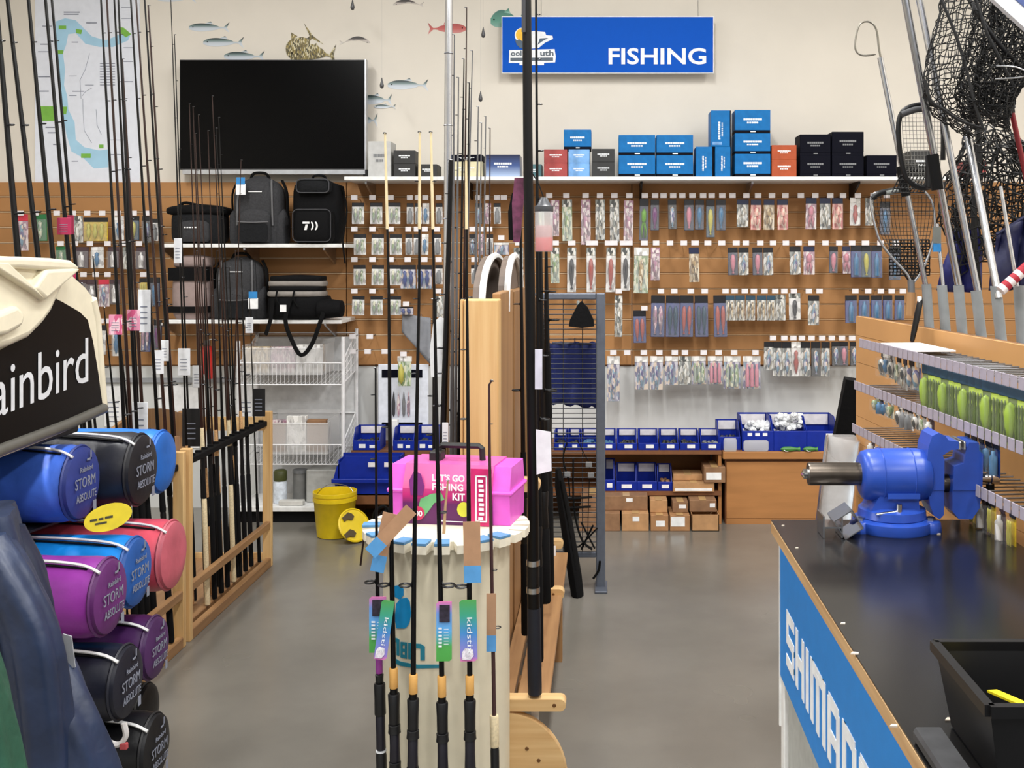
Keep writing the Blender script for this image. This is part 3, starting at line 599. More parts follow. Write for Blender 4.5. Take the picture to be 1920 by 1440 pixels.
# style: (description, header, backing, lure, lure shape, lures, backing visible fraction)
ST = {'silver': ('clear packet with silver glitter lure', sil, sil, sil, 'minnow', 1), 'greeny': ('clear packet with greenish glitter lure', sil, silg, silg, 'minnow', 1), 'pinky': ('clear packet with pinkish glitter lure', silp, silp, silp, 'minnow', 1),
      'dark': ('black carded dark lure packet', darkc, darkc, mixf, 'minnow', 1), 'darkpink': ('black carded packet with a pink lure', darkc, navyc, pinkl, 'minnow', 1), 'darkpurple': ('black carded packet with a purple lure', darkc, navyc, purl, 'minnow', 1), 'darkblue': ('black carded packet with blue lure', darkc, navyc, cyan, 'minnow', 1), 'darkgreen': ('black carded packet with yellow lure', darkc, tealc, yell, 'minnow', 1),
      'squid': ('bright green skirted squid lure packet', darkc, navyc, greenl, 'squid', 1), 'navysil': ('navy headed packet with a silver skirt', navyc, sil, sil, 'squid', 1), 'navysalm': ('navy headed packet with a salmon skirt', navyc, salm, salm, 'squid', 1), 'navytan': ('navy headed packet with a tan skirt', navyc, tanf, tanf, 'squid', 1), 'navypink': ('navy headed packet with a pink skirt', navyc, silp, pinkl, 'squid', 1),
      'redwhite': ('white packet printed in dark red', whitef, whitef, redl, 'jig', 1), 'white': ('long white packet with dark lure', sil, whitef, dgrey, 'minnow', 1), 'whitered': ('long white packet with red lure', sil, whitef, redl, 'minnow', 1), 'bigclear': ('wide clear packet with mossy lure', whitef, silg, tanf, 'minnow', 1),
      'bluelong': ('long deep blue card with a slim lure', darkc, bluec, silp, 'minnow', 2), 'bluegrn': ('deep blue card with dark green lure', darkc, bluec, tealc, 'minnow', 2), 'bluered': ('long deep blue card with a red lure', darkc, bluec, redl, 'minnow', 2),
      'spinner': ('small navy headed packet with a spinner', tealc, sil, tanf, 'jig', 2), 'bottle': ('dark headed packet with bottle bait', darkc, bluec, cyan, 'bottle', 1), 'mixed': ('white headed packet with purple lure', whitef, mixf, mixf, 'minnow', 1), 'pinkrig': ('white headed packet with pink luminous sticks', whitef, mixf, pinkl, 'bottle', 3), 'greenrig': ('white headed packet with pale green sticks', whitef, mixf, silg, 'bottle', 3), 'blacksil': ('black headed packet with a silver jig', darkc, sil, mixf, 'jig', 1), 'hook': ('small black headed card of pale hooks', darkc, whitef, silg, 'jig', 2), 'tube': ('small black headed slim white card', darkc, whitef, grey, 'bottle', 1), 'bluepr': ('square blue and purple printed packet', darkc, mixf, bluec, 'jig', 2),
      'yellow': ('wide bright yellow packet', darkc, M('card_yellow', (206, 176, 40), .4, var=.3, scale=40), yell, 'jig', 3), 'green': ('bright green card', M('card_green', (30, 110, 60), .4), M('card_green'), silg, 'jig', 1), 'red': ('red headed card', M('card_red', (196, 50, 70), .4), silp, mixf, 'jig', 1), 'brown': ('dark plum carton with a pale window', M('card_plum', (70, 50, 56), .5), M('card_plum'), whitef, 'bottle', 1), 'paper': ('white printed card', whitef, whitef, cyan, 'jig', 1), 'lime': ('lime green carded lure pack', tealc, M('card_lime', (186, 212, 60), .4, var=.3, scale=40), M('lure_olive', (84, 104, 34), .35), 'jig', 3), 'limedark': ('dark green and lime lure pack', tealc, M('card_moss', (92, 112, 44), .4, var=.4, scale=40), limel, 'minnow', 1)}
pouch_m = mat_clear('packet_film', gloss=.09, rough=.15)
film2 = mat_clear('packet_film_thin', gloss=.04, rough=.1)
def packet(px, w, y0, y1, style, row, d=6.62, right=None, hdr=.18):
    desc, hm, bm, lm, shp, n = ST[style]; k = d/F; W_, H_ = w*k, (y1-y0)*k
    if right is None: m = Matrix.Translation(P(px, y0, d)+Vector((0, random.uniform(.0, .012), 0))) @ Matrix.Rotation(random.uniform(-.05, .05), 4, 'Z') @ Matrix.Rotation(random.uniform(-.02, .02), 4, 'Y')
    else: m = right
    o = put(box_mesh('header_card', W_, H_*hdr, .004, hm), 'tackle_packet', None, m, None, 'tackle packet'); count_in('tackle packets', row, px if right is None else -m.translation.y, o, desc)
    put(box_mesh('backing_card', W_*.98, H_*(1-hdr), .002, bm), 'backing_card', o, m @ Matrix.Translation((0, .002, -H_*hdr)))
    put(lure_mesh(shp, W_*.8, H_*.7, lm, n), 'lure', o, m @ Matrix.Translation((0, -.008, -H_*(hdr+.06))))
    put(box_mesh('pouch', W_*.98, H_*(1-hdr)*.99, .02, pouch_m if right is None else film2, .004), 'pouch', o, m @ Matrix.Translation((0, -.012, -H_*hdr)))
    return o
SR = 'the surf rod'; R1 = ('top peg row', SR); R2 = ('second peg row', SR); R3 = ('third peg row', SR); R4 = ('lowest right row', 'the grid post'); R5 = ('below the slatwall', 'the grid post')
for x in (1030, 1062, 1098, 1125, 1152, 1180, 1209, 1228, 1244, 1262, 1279, 1298, 1318, 1334, 1354, 1373, 1399, 1421, 1447, 1472, 1501, 1528, 1556, 1580, 1608, 1637, 1662): hook(x, 367, R1)
for x, w, a, b, s in ((1040, 17, 375, 443, 'pinky'), (1063, 19, 374, 452, 'greeny'), (1098, 18, 374, 459, 'pinky'), (1125, 18, 374, 450, 'silver'), (1152, 18, 374, 453, 'silver'), (1179, 18, 376, 455, 'pinky'), (1208, 17, 372, 451, 'squid'), (1228, 16, 374, 432, 'darkpurple'), (1260, 16, 374, 430, 'dark'), (1292, 18, 374, 432, 'darkpink'), (1312, 17, 374, 431, 'darkblue'), (1332, 16, 374, 445, 'darkgreen'), (1352, 18, 374, 432, 'darkblue'), (1393, 22, 374, 426, 'navysil'), (1418, 20, 374, 431, 'navysalm'), (1442, 20, 374, 431, 'navytan'), (1467, 20, 374, 431, 'navysalm'), (1521, 20, 371, 430, 'navypink'), (1547, 20, 371, 430, 'navysil'), (1571, 20, 371, 430, 'navysalm'), (1604, 20, 371, 423, 'redwhite'), (1631, 16, 371, 423, 'silver'), (1660, 20, 378, 440, 'darkblue')): packet(x, w, a, b, s, R1)
for x, w in ((1042, 12), (1072, 14), (1110, 22), (1146, 24), (1174, 24), (1208, 13), (1230, 12), (1256, 12), (1282, 12), (1303, 14), (1327, 13), (1353, 13), (1380, 13), (1398, 12), (1425, 12), (1449, 12), (1473, 12), (1497, 12), (1521, 12), (1547, 12), (1573, 12), (1597, 12), (1622, 14), (1650, 12), (1678, 12)): hook(x, 456, R2, w=w)
for x, w, a, b, s in ((1040, 17, 464, 531, 'greeny'), (1072, 17, 464, 548, 'white'), (1108, 17, 464, 548, 'whitered'), (1146, 18, 464, 548, 'whitered'), (1173, 17, 464, 545, 'white'), (1203, 28, 464, 550, 'bigclear'), (1229, 17, 464, 526, 'pinky'), (1301, 19, 464, 529, 'navytan'), (1374, 19, 464, 516, 'darkpink'), (1394, 19, 464, 516, 'blacksil'), (1420, 19, 464, 516, 'darkpink'), (1440, 18, 464, 516, 'blacksil'), (1491, 21, 462, 515, 'blacksil'), (1517, 21, 462, 515, 'navypink'), (1563, 16, 462, 512, 'darkpink'), (1587, 15, 462, 513, 'navypink'), (1605, 20, 460, 520, 'bottle'), (1624, 18, 460, 520, 'darkgreen'), (1644, 20, 460, 521, 'bottle'), (1678, 22, 464, 525, 'darkblue')): packet(x, w, a, b, s, R2)
for x in (1160, 1208, 1239, 1264, 1295, 1321, 1360, 1377, 1396, 1413, 1433, 1453, 1470, 1488, 1516, 1536, 1603, 1627, 1651, 1671, 1692): hook(x, 546 if x != 1208 else 578, R3)
for x, w, a, b, s in ((1160, 15, 554, 632, 'silver'), (1199, 24, 582, 643, 'bluered'), (1234, 26, 554, 632, 'bluelong'), (1262, 26, 554, 632, 'bluegrn'), (1288, 25, 554, 632, 'bluered'), (1315, 25, 554, 632, 'bluegrn'), (1350, 25, 554, 632, 'bluered'), (1369, 17, 554, 601, 'spinner'), (1388, 18, 554, 601, 'spinner'), (1408, 18, 554, 601, 'spinner'), (1428, 18, 554, 601, 'spinner'), (1446, 16, 554, 601, 'spinner'), (1464, 19, 552, 601, 'silver'), (1490, 22, 550, 600, 'white'), (1526, 21, 554, 610, 'blacksil'), (1596, 22, 554, 606, 'bottle'), (1621, 20, 554, 600, 'bottle'), (1644, 20, 554, 600, 'bottle'), (1665, 18, 554, 600, 'bottle'), (1687, 18, 554, 600, 'bottle')): packet(x, w, a, b, s, R3)
for x in (1449, 1470, 1487, 1503, 1521, 1541, 1559, 1578, 1597): hook(x, 634, R4)
for x, w, b, s in ((1442, 18, 694, 'blacksil'), (1458, 17, 706, 'blacksil'), (1475, 17, 706, 'blacksil'), (1493, 18, 706, 'redwhite'), (1511, 18, 706, 'blacksil'), (1530, 18, 706, 'dark'), (1548, 16, 706, 'blacksil'), (1567, 16, 686, 'dark'), (1583, 15, 686, 'darkpink'), (1602, 16, 686, 'dark')): packet(x, w, 641, b, s, R4)
for x in (1150, 1176, 1207, 1236, 1265, 1284, 1319, 1347, 1376, 1416): hook(x, 661, R5)
for x, w, b, s in ((1150, 24, 753, 'mixed'), (1203, 26, 731, 'mixed'), (1231, 25, 731, 'mixed'), (1259, 25, 722, 'mixed'), (1284, 24, 722, 'silver'), (1310, 27, 721, 'greenrig'), (1341, 28, 721, 'pinkrig'), (1373, 32, 729, 'greenrig'), (1410, 33, 729, 'pinkrig')): packet(x, w, 668, b, s, R5)
BB = 'the black backpack'; L1 = ('top row', BB); L2 = ('second row', BB); L3 = ('third row', BB); L4 = ('fourth row', BB)
for row, ty, a, b in ((L1, 371, 380, 420), (L2, 430, 439, 478), (L3, 487, 497, 535), (L4, 546, 555, 591)):
    off = {L1: 0, L2: 3, L3: 3, L4: 1}[row]
    for x in (665, 699, 733):
        hook(x, ty, row); packet(x+6+off, 23, a, b, 'hook', row)
for row, ty, a, b, xs in ((L1, 371, 381, 420, (769, 784, 798, 823, 897, 914, 932)), (L2, 430, 439, 478, (766, 782, 797, 820, 886, 903, 918))):
    for k, x in enumerate(xs):
        hook(x, ty, row, w=11); packet(x, 13, a, b, ('tube', 'tube', 'paper', 'tube', 'dark', 'pinky', 'tube')[k], row)
for x, w, s in ((765, 29, 'bluepr'), (796, 28, 'bluepr'), (823, 14, 'tube'), (890, 14, 'tube')): hook(x, 487, L3); packet(x, w, 497, 541 if w > 20 else 533, s, L3)
hook(822, 546, L4); packet(822, 18, 555, 595, 'silver', L4); packet(940, 28, 455, 478, 'mixed', L2); hook(940, 446, L2); hook(972, 456, R2); packet(972, 18, 464, 528, 'silver', R2); hook(945, 371, L1); hook(990, 367, R1); packet(1012, 16, 375, 440, 'greeny', R1)
for x, y in ((662, 631), (694, 631), (662, 659), (690, 659), (722, 659)): hook(x, y, ('carrying nothing', 'the wire stand'))
HS = 'the header sign'; N1 = ('top row', HS); N2 = ('second row', HS); N3 = ('third row', HS); N4 = ('bottom row', HS)
for x in (40, 68, 108, 138, 165, 193, 222, 252, 278): hook(x, 400, N1)
for x, w, a, b, s in ((40, 22, 402, 470, 'red'), (75, 24, 402, 452, 'green'), (145, 18, 405, 455, 'silver'), (178, 46, 408, 452, 'yellow'), (222, 18, 405, 450, 'paper'), (250, 20, 405, 450, 'darkgreen'), (275, 18, 405, 455, 'dark'), (290, 14, 410, 452, 'tube')): packet(x, w, a, b, s, N1)
for x in (115, 142, 170, 203, 232, 262): hook(x, 457, N2)
for x, w, a, b, s in ((115, 22, 462, 498, 'green'), (152, 26, 463, 503, 'brown'), (182, 24, 463, 503, 'paper'), (212, 22, 463, 503, 'brown'), (240, 20, 463, 505, 'silver'), (265, 22, 463, 505, 'brown')): packet(x, w, a, b, s, N2)
for x in (158, 181, 203, 270): hook(x, 515, N3)
for x, w, a, b, s in ((152, 20, 524, 562, 'brown'), (172, 20, 524, 575, 'brown'), (194, 20, 524, 575, 'red'), (215, 20, 524, 570, 'brown'), (269, 16, 522, 562, 'yellow'), (290, 20, 520, 575, 'darkblue')): packet(x, w, a, b, s, N3)
for x in (190, 205, 272): hook(x, 602, N4)
for x, w, a, b, s in ((188, 18, 610, 665, 'tube'), (217, 16, 612, 668, 'paper'), (272, 18, 600, 660, 'bluelong'), (295, 16, 600, 655, 'darkpurple')): packet(x, w, a, b, s, N4)
# ---------------------------------------------------------------- along the foot of the back wall, right side
plank = M('shelf_board_orange', (170, 118, 70), .55, var=.1, scale=3, stretch=(1, 1, 8), spec=.3); plankd = M('shelf_board_edge', (120, 76, 44), .55)
d = 6.36
t = thing('wooden_cupboard', 'orange brown wooden cupboard with plain front under the parts bins', 'cupboard', ((X(1360, d)+X(1640, d))/2, d+.2, 0))
MB().box(X(1360, d), X(1640, d), d+.02, DW-.015, .0, Z(862, d)).build('carcass', plankd, t)
MB().cham(X(1362, d), X(1638, d), d, d+.018, .035, Z(866, d), .002).build('front_panel', plank, t)
MB().box(X(1362, d), X(1638, d), d+.003, d+.02, 0, .033).build('plinth', plank, t)
MB().cham(X(1355, d), X(1640, d), d-.02, DW-.015, Z(860, d), Z(846, d), .003).build('top', plank, t)
CUPZ = Z(846, d)
t = thing('wall_bench', 'low orange wooden shelving along the wall holding blue bins and cartons', 'shelving', ((X(1000, d)+X(1355, d))/2, d+.2, 0))
d = 6.36; BX0, BX1 = X(985, d), X(1353, d)
for name, y0, y1, m in (('upper_shelf', 845, 852, plankd), ('middle_shelf', 921, 929, plankd)):
    MB().box(BX0, BX1, d-.0, DW-.02, Z(y1, d), Z(y0, d)).build(name, m, t)
MB().box(BX0, BX1-.03, DW-.05, DW-.02, 0, Z(852, d)).build('back_panel', plank, t)
MB().box(BX0, BX0+.018, d+.01, DW-.05, 0, Z(852, d)).build('side_panel', plank, t); MB().box(BX1-.018, BX1, d+.01, DW-.05, 0, Z(852, d)).build('side_panel', plank, t)
BZ1, BZ2 = Z(845, d), Z(921, d)

def bin_(px0, px1, py0, py1, d, zb, label, group=None, depth=.16, lip=.4, mat=None, tags=(), fill=None, front=None):
    """open fronted stacking bin: front fills px0..px1 wide, py0..py1 tall, standing at zb"""
    a, b = X(px0, d), X(px1, d); h = Z(py0, d)-zb; m = mat or binblue; th = .004
    t = thing('parts_bin', label, 'storage bin', ((a+b)/2, d+depth/2, zb), group)
    mb = MB(); mb.box(a, b, d, d+depth, zb, zb+th); mb.box(a, b, d+depth-th, d+depth, zb, zb+h)
    prof = [(0, 0), (depth, 0), (depth, h), (depth*.4, h), (0, h*lip)]
    for x in (a, b-th): mb.prism(prof, th, (x, d, zb), (0, 1, 0), (0, 0, 1))
    mb.build('tray', m, t)
    MB().cham(a, b, d-.004, d+th, zb, zb+h*lip, .002).build('front_lip', m, t)
    MB().box(a-.003, b+.003, d+depth*.4, d+depth, zb+h-.004, zb+h+.002).build('rim', m, t) if False else None
    for k, (u, v, w, q) in enumerate(tags): MB().box(a+(b-a)*u, a+(b-a)*(u+w), d-.0055, d-.0035, zb+h*lip*v, zb+h*lip*(v+q)).build('label_card', paper, t)
    MB().box(a+.012, b-.012, d+depth-.012, d+depth-.008, zb+h*.62, zb+h*.95).build('back_card', papert, t)
    if fill:
        mb = MB()
        for k in range(14):
            u, v = random.uniform(a+.02, b-.02), random.uniform(d+.015, d+depth-.03); r = random.uniform(.008, .016)
            mb.lathe([(.001, -r), (r, -r*.4), (r*.9, r*.5), (.001, r)], (u, v, zb+h*lip*.75), (random.random(), random.random(), 1), 6)
        mb.build('small_parts', fill, t, kind='stuff')
    return t
lead = M('dark_parts', (40, 42, 40), .5, var=.4, scale=80); whitep = M('white_foam_floats', (232, 234, 236), .6); greenp = M('green_parts', (70, 130, 60), .4)
for k, (a, b, f, l) in enumerate(((1040, 1063, lead, 'blue parts bin behind the wire grid, first of the shelf row'), (1065, 1088, lead, 'blue parts bin behind the wire grid, second of the shelf row'), (1090, 1124, cyan, 'blue parts bin behind the grey grid post, third of the shelf row'), (1126, 1155, cyan, 'blue parts bin right of the grid post with pale contents'), (1158, 1195, lead, 'blue parts bin with dark green contents and white label'), (1198, 1235, None, 'empty bright blue parts bin on the shelf row'), (1238, 1273, lead, 'blue parts bin with dark contents right of the empty bin'), (1276, 1312, lead, 'blue parts bin with black contents and small white label'), (1315, 1352, grey, 'blue parts bin with white back card at the shelf row end'))):
    bin_(a, b, 811, 845, 6.38, BZ1, l, 'blue parts bins on the shelf row', fill=f, tags=((.35, .3, .4, .5),))
for a, b, y, l in ((1133, 1153, 868, 'dark blue bin end behind the grid post on the middle shelf'), (1156, 1194, 876, 'blue bin with white back card left of its pair on the middle shelf'), (1195, 1232, 876, 'blue bin with white back card right of its pair on the middle shelf'), (1234, 1261, 878, 'small rounded blue bin on the middle shelf beside the cartons')):
    bin_(a, b, y, 921, 6.37, BZ2, l, 'blue bins on the middle shelf', tags=((.25, .3, .5, .4),), fill=None if y < 878 else kraft)
def carton(px0, px1, py0, d, zb, label, depth=.22, group='cardboard cartons under the bins', open_=False, lab=None, mat=None):
    a, b = X(px0, d), X(px1, d)-.002; z1 = Z(py0, d); m = mat or kraft
    t = thing('cardboard_carton', label, 'cardboard box', ((a+b)/2, d+depth/2, zb), group)
    mb = MB(); th = .004
    if open_:
        mb.box(a, b, d, d+th, zb, z1); mb.box(a, b, d+depth-th, d+depth, zb, z1); mb.box(a, a+th, d, d+depth, zb, z1); mb.box(b-th, b, d, d+depth, zb, z1); mb.box(a, b, d, d+depth, zb, zb+th)
    else: mb.cham(a, b, d, d+depth, zb, z1, .003)
    mb.build('carton_body', m, t)
    if not open_: MB().box((a+b)/2-.02, (a+b)/2+.02, d-.001, d+depth, z1-.0005, z1+.0008).build('tape', M('brown_tape', (196, 160, 110), .3), t)
    if lab:
        u, v, w, h = lab; MB().box(a+(b-a)*u, a+(b-a)*(u+w), d-.0015, d-.0002, zb+(z1-zb)*v, zb+(z1-zb)*(v+h)).build('address_label', paper, t)
    return z1
kraft2 = M('kraft_card_dark', (140, 104, 74), .75, var=.15); kraft3 = M('kraft_card_pale', (184, 140, 96), .75, var=.12)
g = 6.2
ztop = []
for a, b, y, l, lab, m, op in ((1085, 1163, 962, 'low kraft carton on the floor behind the grid post', None, kraft2, False), (1166, 1217, 962, 'kraft carton on the floor with a white strip label at its top', (.4, .55, .25, .25), kraft3, False), (1220, 1254, 966, 'small kraft carton on the floor with a square white label', (.3, .3, .5, .35), kraft, False), (1256, 1294, 966, 'kraft carton on the floor with a large printed white label', (.05, .3, .7, .6), kraft, False), (1297, 1349, 965, 'open pale kraft carton on the floor at the row end', None, kraft3, True)):
    ztop.append((a, b, carton(a, b, y, g, 0, l, lab=lab, mat=m, open_=op)))
for a, b, y, l, lab, m in ((1090, 1132, 926, 'kraft carton in the second layer behind the grid post', None, kraft2), (1134, 1215, 930, 'wide kraft carton in the second layer with a small white label', (.5, .6, .15, .25), kraft2), (1219, 1252, 938, 'square kraft carton in the second layer with the flaps open', None, kraft3), (1261, 1291, 941, 'small grey kraft carton in the second layer with a white label', (.4, .4, .45, .35), kraft2), (1293, 1344, 938, 'dark kraft carton in the second layer with a white corner label', (.75, .4, .2, .35), kraft2)):
    zz = max(z for p, q, z in ztop if p < b and q > a)
    carton(a, b, y, g+.06, zz+.001, l, lab=lab, mat=m, depth=.15)
zz = BZ2
zc = carton(1262, 1340, 905, 6.34, zz, 'flat pale carton lying on the middle shelf', lab=(.05, .1, .9, .3), mat=kraft3, depth=.2)
zc2 = carton(1320, 1361, 876, 6.33, zc+.001, 'grey brown carton with a big white label on top of the flat carton', lab=(.1, .2, .7, .45), mat=kraft2, depth=.2)
carton(1262, 1318, 890, 6.4, zc+.001, 'thin pale carton stacked on the flat carton', mat=kraft3, depth=.15)
# bins on the cupboard
bin_(1348, 1389, 794, 846, 6.4, CUPZ, 'small upright blue bin at the left end of the cupboard top', None, depth=.18, fill=lead, lip=.5)
bin_(1393, 1450, 785, 846, 6.37, CUPZ, 'blue bin of white foam floats on the cupboard', None, depth=.26, fill=whitep, lip=.62, tags=((.15, .75, .15, .15), (.4, .75, .15, .15), (.65, .75, .15, .15)))
bin_(1451, 1512, 785, 846, 6.37, CUPZ, 'blue bin heaped with white foam floats on the cupboard', None, depth=.26, fill=whitep, lip=.62)
bin_(1513, 1572, 785, 846, 6.37, CUPZ, 'dark blue empty bin at the right end of the cupboard top', None, depth=.26, lip=.62, tags=((.6, .7, .25, .18),))
for k, (px, py, w, h) in enumerate(((1456, 778, 48, 26), (1400, 792, 44, 16))):
    mb = MB()
    for q in range(70):
        p = P(px+random.uniform(0, w), py+random.uniform(0, h), 6.5+random.uniform(-.07, .07)); r = .016
        mb.lathe([(.002, -r), (r, -r*.5), (r, r*.5), (.002, r)], p, (random.uniform(-1, 1), random.uniform(-1, 1), random.uniform(-1, 1)), 7)
    mb.build('foam_floats', whitep, None, 'heap of white foam floats in the blue cupboard bin' if k == 0 else 'low pile of white foam floats in the left cupboard bin', 'foam floats', kind='stuff')
for x0, x1, y0, m, l in ((1357, 1382, 822, mat_clear('bag_film', gloss=.35), 'clear plastic packet leaning in front of the small cupboard bin'), (1394, 1442, 826, mat_clear('bag_film'), 'clear plastic bag lying on the cupboard edge')):
    dd = 6.345; z1 = Z(y0, dd)
    puff(MB(), X(x0, dd), X(x1, dd), dd, dd+.02, CUPZ, z1, bulge=.006).build('plastic_bag', m, None, l, 'plastic bag', smooth=True)
for x0, x1, l in ((1463, 1500, 'larger green lure lying on the cupboard edge'), (1505, 1533, 'smaller green lure lying on the cupboard edge')):
    dd = 6.345; a, b = X(x0, dd), X(x1, dd); t = thing('green_lure', l, 'lure', ((a+b)/2, dd, CUPZ))
    MB().lathe([(.002, 0), (.014, .02), (.016, (b-a)*.5), (.008, (b-a)*.85), (.014, b-a)], (a, dd, CUPZ+.016), (1, 0, 0), 8).build('body', greenp, t, smooth=True)
    MB().tube([(a+.02, dd-.012, CUPZ+.012), (a+.03, dd-.02, CUPZ+.004), (a+.045, dd-.014, CUPZ+.004)], .002, 4).build('hook', steel, t)

# ---------------------------------------------------------------- wall foot, left side: wire stand, bins, bucket
d = 6.38; wirew = M('white_wire', (226, 226, 228), .4)
t = thing('wire_stand', 'white wire display stand with sloping baskets beside the rod racks', 'display stand', (X(545, d), d+.2, 0))
for px, yy in ((445, 640), (642, 632)):
    MB().tube([(X(px, d), d+.02, .0), (X(px, d), d+.02, Z(yy, d))], .011, 6).build('front_post', wirew, t); MB().tube([(X(px, d)+.0, d+.365, 0), (X(px, d)+.0, d+.365, Z(yy-8, d))], .011, 6).build('rear_post', wirew, t)
MB().cham(X(440, d), X(645, d), d, d+.38, .07, .1, .004).build('base_tray', white, t); MB().box(X(445, d), X(640, d), d+.03, d+.38, 0, .07).build('tray_shade_block', blackm, t)  # black block stands in for the shade in the gap under the tray
MB().box(X(446, d), X(641, d), d+.372, d+.38, .1, Z(640, d)).build('back_sheet', M('stand_back_grey', (196, 197, 198), .6), t)
def basket(y0, y1, name):
    x0, x1 = X(447, d), X(640, d); zt, zb = Z(y0, d), Z(y1, d); fr = zb+(zt-zb)*.45
    bk = MB()
    for yy, z in ((d+.02, zb), (d+.02, fr), (d+.36, zt), (d+.36, zb+.05)): bk.tube([(x0, yy, z), (x1, yy, z)], .004, 5)
    for x in (x0, x1): bk.tube([(x, d+.02, zb), (x, d+.02, fr), (x, d+.36, zt), (x, d+.36, zb+.05), (x, d+.02, zb)], .004, 5)
    o = bk.build('basket_frame', wirew, t)
    sd = MB()
    for k in range(1, 10):
        q = k/10
        for x in (x0, x1): sd.tube([(x, d+.02+.34*q, zb+.05*q), (x, d+.02+.34*q, fr+(zt-fr)*q)], .0018, 4)
    for k in range(4):
        for x in (x0, x1): sd.tube([(x, d+.02, zb+(fr-zb)*k/4), (x, d+.36, zb+.05+(zt-zb-.05)*k/4)], .0018, 4)
    for k in range(26): x = x0+(x1-x0)*k/25; sd.tube([(x, d+.02, fr), (x, d+.02, zb), (x, d+.36, zb+.05)], .0014, 4)
    sd.build('basket_wire', wirew, o, kind='stuff')
    return zb, zt, fr
b1 = basket(632, 722, 'a'); b2 = basket(790, 872, 'b')
def clearbin(px0, px1, py0, zb, label, fillm, fl, n):
    a, b = X(px0, d), X(px1, d); y0, y1 = d+.04, d+.32; h = Z(py0, d)-zb; th = .004
    o = thing('clear_tub', label, 'storage tub', ((a+b)/2, (y0+y1)/2, zb))
    mb = MB(); mb.box(a, b, y0, y0+th, zb, zb+h*.8); mb.box(a, b, y1-th, y1, zb, zb+h); mb.box(a, a+th, y0, y1, zb, zb+h*.9); mb.box(b-th, b, y0, y1, zb, zb+h*.9); mb.box(a, b, y0, y1, zb, zb+th)
    mb.build('tub_wall', mat_clear('tub_film', gloss=.3), o); MB().tube([(a, y0, zb+h*.8), (b, y0, zb+h*.8)], .006, 5).build('rim', mat_clear('tub_film'), o)
    for k in range(n):
        u = a+.01+(b-a-.02)*(k % 3)/3; w = (b-a-.03)/3; v = y0+.02+(k//3)*.06; zz = zb+.012+.0*k
        q = MB().cham(u, u+w-.004, v, v+.05, zz, zz+h*random.uniform(.6, .95), .002).build('tackle_carton', fillm[k % len(fillm)], None, None, 'carton'); count_in('cartons', (('front' if k < 3 else 'back')+' row in the '+fl, 'the rod rack'), u, q, 'small '+('white' if fillm[k % len(fillm)] is whitef else 'brown' if fillm[k % len(fillm)] is kraft2 else 'tan' if fillm[k % len(fillm)] is tanf else 'pink')+' carton')
clearbin(450, 602, 642, b1[0]+.056, 'clear tub of pale packets in the upper wire basket', [tanf, silp, whitef, tanf, silp], 'upper tub', 6)
clearbin(490, 612, 782, b2[0]+.056, 'clear tub of brown cartons in the lower wire basket', [kraft2, whitef, kraft2, silp], 'lower tub', 6)
# on the base tray
t = thing('bait_bottle', 'white labelled jar with dark olive lid on the wire stand base', 'jar', P(516, 945, d+.1)); p = Vector((X(516, d), d+.1, .1))
p.z += .002; MB().lathe([(.036, 0), (.04, .01), (.04, .12), (.034, .135)], p, n=16).build('jar', M('jar_label', (214, 222, 232), .4, var=.2, scale=40), t, smooth=True)
MB().lathe([(.038, .135), (.04, .14), (.04, .19), (.03, .2)], p, n=16).build('lid', M('olive_lid', (70, 74, 32), .5), t, smooth=True)
p = Vector((X(548, d), d+.16, .1)); t = thing('grey_tin', 'dark grey tin beside the white labelled jar', 'tin', p)
p.z += .002; MB().lathe([(.04, 0), (.042, .005), (.042, .17), (.038, .18)], p, n=16).build('can', M('tin_grey', (112, 112, 110), .5), t, smooth=True); MB().lathe([(.044, .17), (.044, .19), (.03, .19)], p, n=16).build('lid', grey, t, smooth=True)
MB().cham(X(520, d), X(566, d), d+.02, d+.07, .102, .13, .004).build('paper_roll', M('newsprint', (200, 198, 192), .8), None, 'flat wad of white paper at the front of the stand base', 'paper')
MB().cham(X(565, d), X(625, d), d+.1, d+.3, .102, .3, .006).build('storage_box', M('box_light_grey', (172, 172, 168), .6), None, 'light grey carton on the wire stand base', 'box')
# low wall shelf with small bins and the big blue bin
d = 6.42
t = thing('low_shelf', 'brown wooden ledge carrying small blue bins and the big blue bin', 'shelf', (X(740, d), d+.18, 0))
MB().box(X(658, d), X(845, d), d, DW-.02, Z(856, d), Z(845, d)).build('upper_ledge', plankd, t); MB().box(X(650, d), X(845, d), d-.19, DW-.02, Z(932, d), Z(917, d)).build('lower_ledge', plankd, t)
MB().box(X(660, d), X(845, d), DW-.04, DW-.02, 0, Z(856, d)).build('back_board', plank, t)
for px in (660, 838): MB().box(X(px, d), X(px+4, d), d+.02, DW-.04, 0, Z(856, d)).build('end_board', plankd, t)
zl, zl2 = Z(845, d)+.001, Z(917, d)
for a, b, l in ((663, 713, 'small dark blue bin nearest the wire stand on the brown ledge'), (738, 777, 'small dark blue bin in the middle of the brown ledge'), (779, 820, 'small dark blue bin at the right of the brown ledge')): bin_(a, b, 804, 845, d+.01, zl, l, None, fill=lead, tags=((.2, .25, .25, .4), (.6, .25, .2, .3)), lip=.45)
a, b = X(627, 6.28), X(756, 6.28); dd = 6.25; zl2 += .002; t = thing('big_bin', 'large rounded blue bin on the lower brown ledge', 'storage bin', ((a+b)/2, dd+.15, zl2))
z0, z1 = zl2, Z(856, dd)
MB().prism([(a+.03, z0), (b-.01, z0), (b, z0+.1), (b-.02, z1), (a+.07, z1), (a+.02, z1-.06), (a, z0+.09)], .02, (0, dd, 0)).build('front_wall', binblue, t)
